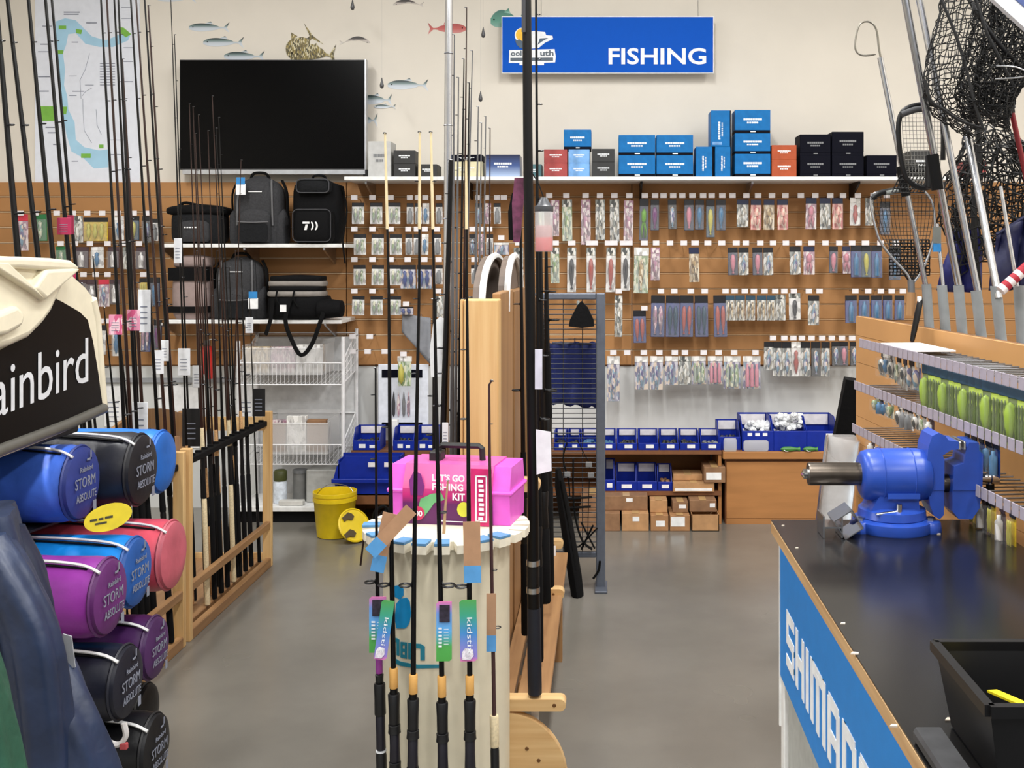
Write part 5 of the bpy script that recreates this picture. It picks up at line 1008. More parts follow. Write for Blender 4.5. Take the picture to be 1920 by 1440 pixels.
drape(MB(), [P(-90, 1150, d), P(-50, 1300, d), P(-20, 1440, d), P(0, 1580, d)], (.05, .06), .06, 3, seed=8).build('body', jg, t, smooth=True); MB().tube([P(-95, 1160, d), P(-95, 1020, d)], .004, 5).build('hanger', steel, t)
t = thing('garment_rail', 'steel garment rail carrying the jackets', 'clothes rail', (-1.75, 2.3, 0))
MB().tube([(X(-60, 2.25)-.02, 1.7, Z(800, 2.35)), (X(-60, 2.25)-.02, 2.36, Z(800, 2.35))], .012, 8).build('rail', steel, t)
for y in (1.72, 2.34): MB().tube([(X(-60, 2.25)-.02, y, 0), (X(-60, 2.25)-.02, y, Z(800, 2.35))], .012, 8).build('upright', steel, t)
# white plastic hook clip below the navy bag
d = 2.6; t = thing('plastic_hanger', 'white curved plastic hanger clip between the black sleeping bags', 'hanger', P(215, 1400, d))
MB().tube(smooth_pts([P(188, 1362, d), P(200, 1388, d), P(222, 1396, d), P(236, 1380, d), P(232, 1356, d)]), .007, 6).build('hook', M('hanger_white', (210, 206, 204), .4), t, smooth=True); MB().cham(X(226, d), X(240, d), d-.008, d+.004, Z(1404, d), Z(1392, d), .002).build('size_clip', M('clip_red', (170, 70, 74), .5), t)
# ---------------------------------------------------------------- barrel with kids rods
BD, BXc = 3.0, X(838, 3.0); BR = .176; LZ = Z(983, 3.0)
pvc = M('pvc_cream', (224, 214, 188), .35, var=.03)
t = thing('rod_barrel', 'cream plastic barrel rod stand with notched round lid', 'rod stand', (BXc, BD, 0)); c = Vector((BXc, BD, 0))
MB().lathe([(BR, 0), (BR, LZ-.02), (BR-.01, LZ-.02), (BR-.01, .01)], c, n=48, cap=False).build('pipe', pvc, t, smooth=True); MB().lathe([(BR-.012, .0), (BR-.012, .02)], c, n=48).build('bottom', pvc, t)
# lid: round top whose rim is cut by slots
n = 24; out = []; LR = .232
for k in range(n):
    a0 = 2*math.pi*k/n; a1 = a0+2*math.pi/n*.68; a2 = a0+2*math.pi/n
    out += [(LR*math.cos(a0), LR*math.sin(a0)), (LR*math.cos((a0+a1)/2), LR*math.sin((a0+a1)/2)), (LR*math.cos(a1), LR*math.sin(a1)), ((LR-.045)*math.cos(a1+.02), (LR-.045)*math.sin(a1+.02)), ((LR-.045)*math.cos(a2-.02), (LR-.045)*math.sin(a2-.02))]
lid = MB().prism(out, .022, (BXc, BD, LZ), (1, 0, 0), (0, 1, 0)).build('lid', M('lid_cream', (232, 224, 204), .4), t)
tape = M('lid_slot_shade_blue', (88, 140, 182), .5)  # bluish shade of the lid slots, painted as thin blue pads
for k in (12, 14, 16, 17, 18, 20, 21):
    a = 2*math.pi*(k+.34)/n; r = Vector((math.cos(a), math.sin(a), 0)); s = Vector((-math.sin(a), math.cos(a), 0))
    MB().prism([(-.02, -.0005), (.02, -.0005), (.018, -.05), (-.018, -.05)], .006, c+Vector((0, 0, LZ+.001))+r*(LR+.0008), s, r).build('slot_shade_pad', tape, lid)
def arcface(u):                                              # point on the barrel skin at angle (0 = towards the camera)
    return Vector((BXc+(BR+.0012)*math.sin(u), BD-(BR+.0012)*math.cos(u), 0))
def skin(poly, name, mat, lift=0.):
    """printed patch on the barrel: outline in (photo px x, px y)"""
    sc = (BD-BR)/F; mb = MB(); x0 = min(p[0] for p in poly); x1 = max(p[0] for p in poly); n = max(3, int((x1-x0)/3)); g = [[], []]
    for k in range(n+1):
        x = x0+(x1-x0)*(.001+.998*k/n); ys = []
        for (ax_, ay_), (bx_, by_) in zip(poly, poly[1:]+poly[:1]):
            if (ax_-x)*(bx_-x) < 0: ys.append(ay_+(by_-ay_)*(x-ax_)/(bx_-ax_))
        u = math.asin(max(-.99, min(.99, ((x-838)*sc)/BR))); q = arcface(u)+Vector((math.sin(u), -math.cos(u), 0))*lift
        for r_, y in ((0, min(ys)), (1, max(ys))): g[r_].append(Vector((q.x, q.y, Z(y, BD-BR*math.cos(u)))))
    o = mb.sheet(g).build(name, mat, t); sm = o.modifiers.new('thick', 'SOLIDIFY'); sm.thickness = .0014; sm.offset = 0; return o
lb = M('print_blue', (22, 140, 198), .4); lt = M('print_teal', (34, 128, 150), .4); wb = M('print_white', (240, 240, 238), .4)
skin([(742, 1100), (760, 1097), (772, 1104), (772, 1116), (764, 1124), (752, 1118), (744, 1112)], 'print_blue_curl', lb)
skin([(756, 1132), (766, 1122), (780, 1120), (786, 1130), (788, 1150), (784, 1170), (776, 1178), (756, 1178), (753, 1158)], 'print_blue_drop', lb)
for pts in ([(745, 1195), (752, 1195), (752, 1225), (745, 1225)], [(752, 1195), (757, 1196), (757, 1204), (752, 1203)], [(757, 1196), (763, 1199), (763, 1229), (757, 1228)], [(765.5, 1203), (770, 1203.5), (770, 1233), (765.5, 1232)], [(775, 1204), (779.5, 1204.5), (779.5, 1235), (775, 1234)], [(770, 1203.5), (775, 1204), (775, 1210), (770, 1209.5)], [(770, 1216), (775, 1216.5), (775, 1222), (770, 1221.5)], [(770, 1227), (775, 1228), (775, 1234), (770, 1233)], [(782, 1205), (790, 1206), (790, 1236), (782, 1235)], [(790, 1206), (807, 1207), (807, 1216), (790, 1214)], [(806.5, 1207), (815, 1212), (815, 1238), (806.5, 1238)]): skin(pts, 'print_letter', lt)
skin([(743, 1228), (765, 1240), (800, 1246), (848, 1246), (848, 1252), (800, 1253), (765, 1248), (743, 1238)], 'print_swoosh', lt)
# kids rods standing in front of the barrel
kid1 = mat_ramp('tag_kid_pink_blue', [(0, (74, 160, 70)), (.25, (80, 170, 80)), (.5, (90, 170, 226)), (.8, (110, 150, 220)), (1, (222, 120, 180))], 2); kid2 = mat_ramp('tag_kid_green_blue', [(0, (230, 120, 180)), (.08, (150, 130, 210)), (.45, (70, 140, 206)), (.75, (60, 160, 130)), (1, (80, 160, 80))], 2)
GK = 'kids rods on the cream barrel'
def krod(pts, d, r0, label, ring=None, butt=(1290, 1440), mats=None, blank=None, tagspec=(), tip=None, foreg=True, purple=False, rseat=None):
    """rod through photo pixels (bottom to top); pts[0] is its foot"""
    w = [P(x, y, d) for x, y in pts]; base = w[0].copy(); k = (base.z-.02)/((w[1]-w[0]).z) if False else 0
    t = thing('kids_rod', label, 'fishing rod', base, GK)
    # blank
    q = [p for p in w]; L = len(q)
    rr = [r0*.75-(r0*.75-.0022)*i/(L-1) for i in range(L)]
    MB().tube(q, rr, 8).build('blank', blank or blank_k, t, smooth=True)
    def at(py):
        for a, b in zip(pts, pts[1:]):
            if b[1] <= py <= a[1]: u = (a[1]-py)/(a[1]-b[1]); return P(a[0]+(b[0]-a[0])*u, py, d)
        return w[0]
    for y0, y1, s0, s1, m, nm in mats:
        p0, p1 = at(y1), at(y0); v = p1-p0
        MB().tube([p0, p0+v*.04, p0+v*.5, p0+v*.96, p1], [r0*s0*.9, r0*s0, r0*(s0+s1)/2*.96, r0*s1, r0*s1*.9], 12).build(nm, m, t, smooth=True)
    for gy, sd, sc in ring or ():
        put(guide_me, 'guide', t, frame(at(gy), (w[-1]-w[0]), sd) @ Matrix.Diagonal((sc, sc, sc, 1)))
    if pts[-1][1] < 400: MB().tube([at(430), at((430+pts[-1][1])/2), w[-1]], [.0042, .0036, .0028], 7).build('tip_section', blank_c, t, smooth=True)
    torus(MB(), .004, .0012, w[-1]+Vector((.0, -.004, 0)), (0, .3, 1), 8, 4).build('tip_ring', MATS['guide_chrome'], t)
    for spec in tagspec:
        x0, x1, y0, y1, m, kind = spec[:6]; rot = spec[6] if len(spec) > 6 else 0.; dd = d-.02
        hh = Z(y0, dd)-Z(y1, dd); ww = X(x1, dd)-X(x0, dd); cc = P((x0+x1)/2, y0, dd); r = Vector((math.cos(rot), 0, math.sin(rot))); u = Vector((-math.sin(rot), 0, math.cos(rot)))
        if kind == 'kraft':
            g = MB().prism([(-ww/2, -hh*.72), (ww/2, -hh*.72), (ww/2, 0), (-ww/2, 0)], .0015, cc, r, u).build('swing_tag', tagb, t)
            MB().prism([(-ww/2, -hh), (ww/2, -hh), (ww/2, -hh*.72), (-ww/2, -hh*.72)], .0015, cc, r, u).build('blue_end', M('tag_end_blue', (84, 150, 206), .5), g)
            continue
        c_ = .006
        g = MB().prism([(-ww/2, -hh), (ww/2-c_, -hh), (ww/2, -hh+c_), (ww/2, 0), (-ww/2+c_, 0), (-ww/2, -c_)], .002, cc, r, u).build('swing_tag', m, t)
        if kind == 'photo':
            MB().prism([(-ww*.3, -hh*.34), (ww*.38, -hh*.34), (ww*.38, -hh*.05), (-ww*.3, -hh*.05)], .0006, cc-Vector((0, .0028, 0)), r, u).build('photo_patch', M('tag_photo', (44, 38, 54), .4, var=.6, scale=80), g)
            bars(cc-Vector((0, .0024, 0)), r, u, [(-ww*.35, -hh*(.46+.06*k), ww*.22, hh*.03) for k in range(6)]+[(ww*.0, -hh*(.46+.05*k), ww*.3, hh*.008) for k in range(6)], txtw, g, 'print')
        else:
            text('kidstix', cc-Vector((0, .0026, 0))+u*(-hh*.28)-r*(ww*.06), -u, r, hh*.6, ww*.3, txtw, g, 'print', .0)
            MB().prism([(-ww*.4, -hh*.97), (ww*.1, -hh*.97), (ww*.3, -hh*.9), (ww*.25, -hh*.8), (-ww*.2, -hh*.78), (-ww*.4, -hh*.85)], .0006, cc-Vector((0, .0028, 0)), r, u).build('drawing_patch', M('tag_drawing', (226, 220, 232), .6, var=.3, scale=150), g)
sL, sR = (-1, -.35, 0), (1, -.35, 0)
bars_m = [(1440, 1600, 1.0, 1.0)]
grip = M('grip_black', (18, 18, 20), .45); band = M('band_white', (214, 216, 218), .5)
KD = BD-LR-.022
M('seat_dark', (26, 24, 34), .4)
def handle(y0, yc0, yc1, wide=1.55):                        # fore grip, cork band, seat, butt grip
    ys = yc1+22
    return [(yc0, yc1, 1.1, 1.1, M('band_tan', (222, 168, 92), .6), 'tan_band'), (yc1+1, ys-12, 1.05, 1.0, blank_k, 'collar'), (ys-12, ys+45, 1.35, 1.5, grip, 'fore_grip'), (ys+46, ys+62, 1.6, 1.5, grip, 'seat_ring'), (ys+62, ys+115, 1.35, 1.25, M('seat_dark', (26, 24, 34), .4), 'reel_seat'), (ys+116, ys+130, 1.5, 1.5, grip, 'lock_ring'), (ys+131, 1560, 1.3, 1.4, grip, 'butt_grip')]
krod([(718, 1560), (708, 1120), (706, 1000), (704, 690)], KD+.06, .0095, 'kids rod with a pink and blue photo tag at the left of the barrel', ring=[(1090, sL, .013), (860, sL, .006), (740, sL, .005)], mats=[(1230, 1262, 1.0, 1.0, M('blank_violet', (150, 60, 150), .35), 'violet_band'), (1264, 1280, 1.1, 1.2, grip, 'collar'), (1281, 1340, 1.6, 1.6, grip, 'fore_grip'), (1341, 1405, 1.35, 1.35, MATS['seat_dark'], 'reel_seat'), (1406, 1409, 1.5, 1.5, band, 'silver_band'), (1410, 1560, 1.45, 1.5, grip, 'butt_grip')], tagspec=[(692, 724, 1119, 1224, kid1, 'photo')])
krod([(743, 1560), (735, 1100), (731, 800), (729, 540), (722, 250)], KD+.03, .0105, 'kids rod with a green tag turned sideways at the left front of the barrel', ring=[(1095, sL, .014), (800, sL, .008), (560, sL, .006)], mats=handle(0, 1252, 1290), tagspec=[(716, 740, 1126, 1238, kid2, 'kid', -.14), (718, 744, 962, 1075, None, 'kraft', -.22)])
krod([(773, 1560), (776, 1100), (780, 850), (786, 540), (787, 248)], KD, .0105, 'kids rod without a card tag in front of the blue printed drop', ring=[(1096, sL, .015), (955, sL, .009), (700, sL, .007), (560, sL, .006), (340, sL, .005)], mats=handle(0, 1264, 1300), tagspec=[(758, 784, 955, 1068, None, 'kraft', -.75)])
krod([(832, 1560), (826, 1100), (820, 850), (814, 540), (808, 248)], KD, .0105, 'kids rod with a pink topped photo tag in the middle of the barrel', ring=[(1096, sR, .016), (960, sR, .009), (700, sR, .007), (560, sR, .006), (340, sR, .005)], mats=handle(0, 1267, 1306), tagspec=[(818, 847, 1128, 1240, kid1, 'photo')])
krod([(882, 1560), (880, 1100), (878, 850), (876, 600), (874, 300)], KD, .0105, 'kids rod with a bright green and blue kidstix tag on the barrel', ring=[(1098, sL, .014), (785, sL, .008), (655, sL, .007), (560, sL, .006)], mats=handle(0, 1266, 1302), tagspec=[(861, 893, 1125, 1240, kid2, 'kid', .02), (868, 900, 978, 1093, None, 'kraft', .02)])
krod([(930, 1560), (925, 1240), (921, 1020), (918, 850), (917, 722), (922, 713)], KD+.05, .008, 'thin whippy rod with a pale cork grip at the right of the barrel', ring=[(1175, sR, .009), (1068, sR, .006), (795, sR, .004), (715, sR, .003)], blank=M('blank_plum', (66, 40, 40), .35), mats=[(1341, 1400, 1.5, 1.5, corkw, 'cork_grip'), (1401, 1560, 1.5, 1.45, grip, 'butt_grip')], tagspec=[(912, 930, 1113, 1222, None, 'kraft', 0)])
krod([(676, 1060), (682, 1010), (686, 985)], BD, .004, 'short brown rod tip hanging from the lid edge', mats=[], blank=blank_b)
krod([(832, 1005), (835, 950), (840, 900)], BD-.1, .006, 'short bamboo coloured stick standing on the barrel lid', mats=[], blank=M('stick_tan', (170, 140, 104), .6))

# ---------------------------------------------------------------- pink tackle kit on the lid
pk = M('kit_pink', (226, 92, 206), .4, var=.06); sl = mat_ramp('kit_sleeve', [(0, (86, 24, 84)), (.35, (96, 28, 92)), (.5, (196, 40, 120)), (.72, (214, 90, 150)), (1, (206, 90, 160))], 2, .35)
rot = Matrix.Rotation(math.radians(-9), 3, 'Z'); w = .35; h = .16; dp = .17
t = thing('tackle_kit', "pink boxed fishing kit with printed sleeve on the barrel lid", 'tackle box', Vector((X(860, 3.09), 3.09, LZ+.001)), rot=rot)
def L_(mb, name, mat, par=None, **k): return mb.build(name, mat, par or t, local=True, **k)
hw = w/2
prof = [(-.0, .0), (dp*.94, .0), (dp, h*.55), (dp, h*.6), (dp*.9, h), (.015, h), (-.008, h*.6), (-.008, h*.55)]
L_(MB().prism(prof, w, (hw, -dp/2, 0), (0, 1, 0), (0, 0, 1)), 'case', pk)
L_(MB().cham(-hw-.008, hw+.008, -dp/2-.013, dp/2+.004, h*.53, h*.6, .004), 'rim', pk)
pp = [(a-.004 if a < .05 else a+.002, b+(.002 if b > .1 else 0)) for a, b in prof]
L_(MB().prism([(-.016, .0), (dp*.96, .0), (dp+.006, h*.56), (dp*.9, h+.004), (.012, h+.004), (-.017, h*.62)], w*.74, (hw*.72, -dp/2, 0), (0, 1, 0), (0, 0, 1)), 'sleeve', sl)
# prints on the sleeve front (leans back above the rim)
yf = -dp/2-.0175; R_, U_ = (1, 0, 0), (0, 0, 1)
L_(MB().prism([(0, 0), (.055, 0), (.06, h*1.0), (.0, h*1.0)], .002, (hw*.72-.06, yf-.001, 0)), 'red_panel', M('sleeve_red', (206, 40, 110), .4))
L_(MB().prism([(.01, .03), (.03, .02), (.05, .045), (.06, .06), (.09, .07), (.08, .09), (.05, .085), (.02, .07)], .002, (-.1, yf-.001, 0)), 'printed_hand', M('sleeve_green', (110, 176, 120), .4))
L_(MB().prism([(0, .06), (.035, .06), (.04, .085), (.03, .12), (.01, .13), (-.005, .1)], .002, (-hw*.62, yf-.001, .02)), 'printed_cap', M('sleeve_purple', (130, 50, 130), .4))
L_(MB().prism([(.02*math.cos(a*.5236), .02*math.sin(a*.5236)) for a in range(12)], .0015, (-hw*.5, yf-.002, .03)), 'red_badge', M('badge_red', (206, 50, 100), .4))
L_(MB().prism([(.019*math.cos(a*.5236), .021*math.sin(a*.5236)) for a in range(12)], .0015, (hw*.26, yf-.002, .045)), 'yellow_badge', M('badge_yellow', (206, 204, 60), .4))
text('100', (-hw*.5-.014, yf-.004, .022), R_, U_, .028, .016, txtw, t, 'print', .02, local=True)
text("LET'S GO", (-.045, yf-.0025, .122), R_, U_, .094, .02, txtw, t, 'print', .03, local=True)
text('FISHING', (-.045, yf-.0025, .096), R_, U_, .09, .02, txtw, t, 'print', .03, local=True)
text('KIT', (.014, yf-.0025, .07), R_, U_, .036, .02, txtw, t, 'print', .03, local=True)
bx_ = hw*.72-.046
bars((bx_, yf-.0035, .012), R_, U_, [(0, 0, .004, .13), (.03, 0, .004, .13), (0, .126, .034, .004), (0, 0, .034, .004)], txtw, t, 'print_frame', local=True)
bars((bx_+.01, yf-.0035, .018), R_, U_, [(random.uniform(-.002, .002), .013*k, .014, .008) for k in range(9)], txtw, t, 'print', local=True)
bars((-.03, yf-.003, .01), R_, U_, [(0, 0, .02, .004), (.024, 0, .05, .002)], txtw, t, 'print', local=True)
L_(MB().tube([(-.062, 0, h), (-.06, 0, h+.038), (-.05, 0, h+.045), (.06, 0, h+.045), (.07, 0, h+.038), (.072, 0, h)], .009, 6), 'handle', M('handle_black', (30, 32, 30), .5))
L_(MB().cham(-.08, -.045, -.03, .02, h, h+.03, .004), 'handle_block', M('handle_black'))

# ---------------------------------------------------------------- wooden spine rack behind the barrel
xs0, xs1 = X(869, 3.4), X(934.5, 3.4); zt = Z(562, 3.4)
t = thing('spine_rack', 'double sided pine rod rack with a square post behind the barrel', 'rod rack', ((xs0+xs1)/2, 4.2, 0))
MB().cham(xs0, xs1, 3.4, 3.49, .02, zt, .004).build('front_post', wood, t)
MB().cham(xs0-.012, xs0-.003, 3.41, 3.45, .02, zt, .002).build('edge_batten', wood, t)
woods = mat_wood('tan_pine', (176, 134, 88), (150, 110, 70))
MB().cham(xs1-.03, xs1-.002, 3.5, 3.95, .02, Z(548, 3.6), .003).build('side_board', woods, t); MB().cham(xs1-.03, xs1+.004, 3.97, 4.5, .02, Z(545, 4.0), .003).build('side_board', woodd, t)
MB().cham(xs1-.03, xs1+.03, 4.52, 4.96, .02, Z(560, 4.6), .003).build('side_board', woodd, t)
MB().cham(xs0, xs1, 3.52, 4.96, .08, .12, .003).build('core_board', woody, t)
for x, d0, d1, mm in ((-.43, 3.62, 4.5, 0), (-.362, 3.8, 4.45, 1)):
    e1 = [((d0+d1)/2+(d1-d0)/2*math.cos(math.pi*k/16), zt-.06+.2*math.sin(math.pi*k/16)**.8) for k in range(17)]
    b_ = MB().prism(e1[::-1], .022, (x, 0, 0), (0, 1, 0), (0, 0, 1)).build('round_top_board', M('laminate_grey', (112, 98, 88), .5), t)
    MB().tube([(x+.011, a, b+.001) for a, b in e1], .0125, 6).build('white_edging', white, b_, smooth=True)
def tongue(px0, px1, py, d, name='wooden_tongue', hh=22, dep=.05):
    k = d/F; w = (px1-px0)*k; h = hh*k; r = h/2
    pts = [(0, 0), (w-r, 0)]+[(w-r+r*math.sin(math.pi*i/8), r-r*math.cos(math.pi*i/8)) for i in range(1, 8)]+[(w-r, h), (0, h)]
    o = MB().prism(pts, dep, P(px0, py+hh/2, d)).build(name, woodx, t)
    MB().lathe([(.006, 0), (.005, .001)], P(px1-34*w/(w+.1), py, d-.0008), (0, -1, 0), 8).build('screw', M('screw_brown', (120, 84, 50), .4, .5), o)
tongue(950, 1061, 1323, 3.2); tongue(945, 1013, 911, 3.38, hh=24); tongue(985, 1058, 1115, 4.23, hh=20); tongue(1006, 1056, 1022, 4.9, hh=16)
MB().cham(-.27, -.17, 3.25, 4.84, .235, .255, .003).build('shelf_plank', woody, t); MB().cham(-.335, -.285, 3.25, 4.84, .2, .23, .003).build('lower_rail', woody, t)
MB().box(-.33, -.28, 3.5, 3.56, .0, .2).build('foot', woods, t); MB().box(-.33, -.28, 4.7, 4.76, .0, .2).build('foot', woods, t); MB().box(-.21, -.17, 4.2, 4.24, 0, .235).build('foot', woods, t)
q = [(0, 0)]+[(.2*math.sin(math.pi/2*k/12), .2*math.cos(math.pi/2*k/12)-0.0) for k in range(13)]
o = MB().prism([(a*.95, b*1.02) for a, b in q], .03, P(945, 1340, 3.2)-Vector((0, 0, .2))).build('quarter_round_foot', woodx, t)
for px, py in ((988, 1404), (1010, 1426)): MB().lathe([(.006, 0), (.005, .001)], P(px, py, 3.199), (0, -1, 0), 8).build('screw', MATS['screw_brown'], o)
MB().box(X(996, 3.24), X(1010, 3.24), 3.24, 3.26, .02, .23).build('white_stay', white, t)
MB().box(xs0, xs1, 3.4, 3.5, 0, .02).build('post_foot', woods, t); MB().cham(xs0-.2, xs0-.005, 3.4, 4.45, .095, .12, .003).build('left_plank', woody, t); MB().box(xs0-.19, xs0-.15, 3.45, 3.5, 0, .095).build('foot', woods, t); MB().box(xs0-.19, xs0-.15, 4.3, 4.35, 0, .095).build('foot', woods, t)

# ---------------------------------------------------------------- rods and poles around the spine rack
d = 3.22; b0 = P(1003, 1308, d); b0.z = Z(1312, 3.2)+.01
t = thing('surf_rod', 'very thick black surf rod with silver rings standing on the rack tongue', 'fishing rod', b0)
pA = [b0, P(1000, 1100, d), P(999, 880, d), P(994, 560, d), P(990, 300, d), P(987, -60, d)]
MB().tube(pA, [.0195, .0185, .0165, .0155, .0145, .0135], 12).build('blank', blank_k, t, smooth=True)
MB().tube([b0, P(1002, 1240, d), P(1001, 1140, d)], [.021, .0215, .02], 12).build('butt_grip', M('grip_navy', (18, 22, 34), .6), t, smooth=True)
for py in (1055, 1106): MB().tube([P(999.5, py-5, d), P(999.5, py+5, d)], .0205, 12).build('silver_ring', steel, t, smooth=True)
MB().tube([P(999.5, 1062, d), P(999.5, 1098, d)], .019, 12).build('reel_seat', black, t, smooth=True)
MB().prism([(0, 0), (.045, .012), (.042, .128), (-.002, .135)], .002, P(1006, 890, d-.03)).build('swing_tag', tagm, t)
MB().prism([(0, 0), (.022, 0), (.022, .12), (0, .12)], .002, P(1003, 730, d-.03)).build('price_label', M('tag_lilac', (200, 200, 214), .6), t)
MB().prism([(0, 0), (.012, 0), (.012, .4), (0, .4)], .002, P(978, 60, d-.02)).build('label_strip', M('label_dark', (50, 50, 54), .4), t)
rod(P(1005, -30, 3.5), P(1012, 1240, 3.5), .0075, .0035, 'slim black rod right of the thick surf rod', None, (0, .14, .2, .26), None, 9, blank_k, (1, -.2, 0), 1.1)
rod(P(1012, 430, 3.7), P(1022, 1130, 3.7), .012, .008, 'shorter thick black rod behind the surf rod', None, (0, .2, .3, .4), None, 2, blank_k, (1, 0, 0))
rod(P(1024, 470, 4.0), P(1030, 1100, 4.0), .011, .006, 'dark rod with a coarse grip behind the surf rod', None, (0, .3, .5, .7), None, 3, blank_k, (1, 0, 0))
rod(P(975, 335, 3.6), P(985, 1190, 3.6), .008, .004, 'black rod left of the thick surf rod', None, (0, .2, .3, .4), None, 3, blank_k, (-1, 0, 0))
# plastic tube and sleeves hung at the rod tops
d = 3.15; t = thing('bait_tube', 'clear plastic tube with a red base hanging beside the surf rod', 'plastic tube', P(1020, 475, d)); p = P(1020, 472, d)
MB().lathe([(.024, 0), (.027, .004), (.027, .13), (.024, .134)], p, n=20).build('tube', mat_clear('tube_film', gloss=.35, rough=.08), t, smooth=True)
MB().lathe([(.025, .002), (.0255, .004), (.0255, .04), (.025, .042)], p, n=20).build('red_base', M('tube_red', (214, 50, 54), .4), t, smooth=True)
MB().lathe([(.0245, .042), (.0245, .075), (.02, .077)], p, n=20).build('pink_fill', M('tube_pink', (190, 130, 130), .5), t, smooth=True)
MB().lathe([(.027, .118), (.028, .12), (.028, .134), (.02, .138), (.01, .16)], p, n=20).build('cap', M('cap_grey', (70, 72, 76), .4), t, smooth=True); MB().tube(smooth_pts([p+Vector((0, 0, .155)), P(1010, 345, 3.17), P(996, 322, 3.2)]), .002, 5).build('cord', strap, t)
d = 3.3; MB().prism([(-.016, -.2), (.004, -.2), (.02, -.02), (.016, .0), (-.012, .0), (-.02, -.08)], .02, P(972, 333, d)).build('rod_sleeve', M('sleeve_plum', (100, 44, 74), .6, var=.5, scale=40), None, 'plum patterned rod sleeve hanging left of the surf rod', 'rod sleeve')
MB().prism([(-.014, -.15), (.014, -.15), (.018, -.06), (.008, 0), (-.004, 0), (-.016, -.06)], .02, P(962, 362, d+.1)).build('rod_sleeve', blackm, None, 'black rod sleeve beside the plum one', 'rod sleeve')
# aluminium pole and dark rods on the left of the spine
d = 3.55; t = thing('gaff_pole', 'long aluminium pole with a white paper label left of the pine post', 'pole', P(828, CY+1.47*F/d, d))
MB().tube([P(828, CY+1.47*F/d, d), P(838, 590, d), P(842, -60, d)], [.0125, .0125, .0125], 12).build('shaft', alu, t, smooth=True)
MB().tube([P(829, 1150, d-.001), P(834, 880, d-.001)], .016, 10).build('grip', foam, t, smooth=True)
for py in (100, 235, 410): torus(MB(), .0135, .002, P(842-py*.008, py, d), (0, 0, 1), 12, 5).build('collar', M('collar_grey', (120, 122, 126), .4, .6), t)
MB().prism([(0, 0), (.05, 0), (.056, .1), (.05, .19), (.03, .2), (.008, .18), (-.004, .09)], .002, P(808, 707, d-.03)).build('paper_label', M('label_white', (226, 230, 230), .6), t)
GL = 'dark rods on the left of the spine rack'
for k, (x0, y0, x1, d, r, bl, l) in enumerate(((852, 65, 846, 3.6, .008, blank_g, 'slender grey rod next to the aluminium pole'), (860, 145, 852, 3.65, .007, blank_g, 'grey rod just behind the aluminium pole group'), (870, 110, 858, 3.7, .0075, blank_k, 'dark rod in the bundle left of the post'), (875, 14, 866, 3.75, .006, blank_b, 'tallest thin brown rod in the bundle left of the post'), (880, 155, 868, 3.8, .0075, blank_k, 'black rod in the middle of the bundle left of the post'), (886, 95, 862, 3.85, .006, blank_g, 'thin grey rod at the right of the bundle'), (897, 200, 884, 3.9, .009, blank_g, 'thick grey rod just left of the rounded boards'), (903, 230, 892, 4.1, .006, blank_g, 'grey rod rising behind the rounded boards'), (911, 218, 900, 4.2, .005, blank_g, 'slim rod rising behind the rounded boards'), (919, 240, 915, 4.3, .004, blank_b, 'short brown rod tip behind the rounded boards'), (815, 560, 816, 3.6, .011, blank_k, 'thick black rod left of the aluminium pole'), (846, 300, 826, 3.5, .012, blank_k, 'thick black rod with white label below the aluminium pole'))):
    tg = ((.22, .02, .08, tagm, .01),) if k == 11 else ()
    xe = x1+(x1-x0)/(985-y0)*((1.47*F/d+CY)-985); rod(P(x0, y0, d), P(xe, 1.47*F/d+CY, d), r, .002 if k < 10 else .007, l, GL, (0, .16, .24, .32), None, 6, bl, (-1, -.3, 0), .8, tuple((u+.3, a, b, c_, q) for u, a, b, c_, q in tg))
for x0, d in ((775, 3.5),):
    pass
# ---------------------------------------------------------------- grey wire grid panel with hanging goods
d = 5.12; gp = M('grid_grey', (96, 102, 114), .45, .3); zt = Z(550, d)
t = thing('wire_grid', 'grey steel wire grid panel standing behind the rod rack', 'grid panel', (X(1050, d), d, 0))
xa, xb = X(960, d), X(1135, d)
MB().cham(xb-.044, xb, d, d+.03, 0, zt, .004).build('post', gp, t); MB().cham(xa, xa+.04, d, d+.03, 0, zt, .004).build('post', gp, t)
MB().cham(xa+.04, xb-.044, d+.003, d+.027, zt-.03, zt, .004).build('top_bar', gp, t); MB().cham(xa+.04, xb-.044, d+.003, d+.027, Z(1046, d), Z(1036, d), .004).build('bottom_bar', gp, t)
gw = M('grid_wire', (44, 46, 52), .5); k = 0; y = Z(1036, d)
while y < zt-.04:
    MB().tube([(xa+.04, d+.012, y), (xb-.044, d+.012, y)], .0024, 4).build('grid_bar', gw, t); y += 9.3/F*d
for px in (985, 1020, 1056, 1092): MB().tube([(X(px, d), d+.016, Z(1036, d)), (X(px, d), d+.016, zt-.03)], .0022, 4).build('upright_wire', gw, t)
for px in (1127,): MB().cham(X(px, d)-.03, X(px, d)+.03, d-.07, d+.1, 0, .012, .003).build('foot', gp, t)
t = thing('blue_garment', 'dark blue fabric garment hanging on the wire grid', 'garment', P(1080, 760, d-.04)); gr = []
for j in range(11):
    u = j/10; gr.append([P(1030+95*v/12-(1-u)*0, 643+(u)*(113+10*v/12)+3*math.sin(v*1.7), d+.075-.018*math.sin(v*1.3+u)-.01*u) for v in range(13)])
o = MB().sheet(gr).build('fabric', M('fabric_blue', (26, 40, 104), .7, var=.2, scale=20, bump=.4), t, smooth=True); sm = o.modifiers.new('thick', 'SOLIDIFY'); sm.thickness = .012
MB().tube([P(1035, 643, d+.07), P(1122, 645, d+.07)], .006, 6).build('hem', navyc, t); MB().tube([P(1078, 643, d+.06), P(1078, 634, d+.022)], .003, 5).build('hanging_loop', steel, t)
t = thing('black_pouch', 'small black triangular pouch on the top of the wire grid', 'pouch', P(1090, 615, d-.04))
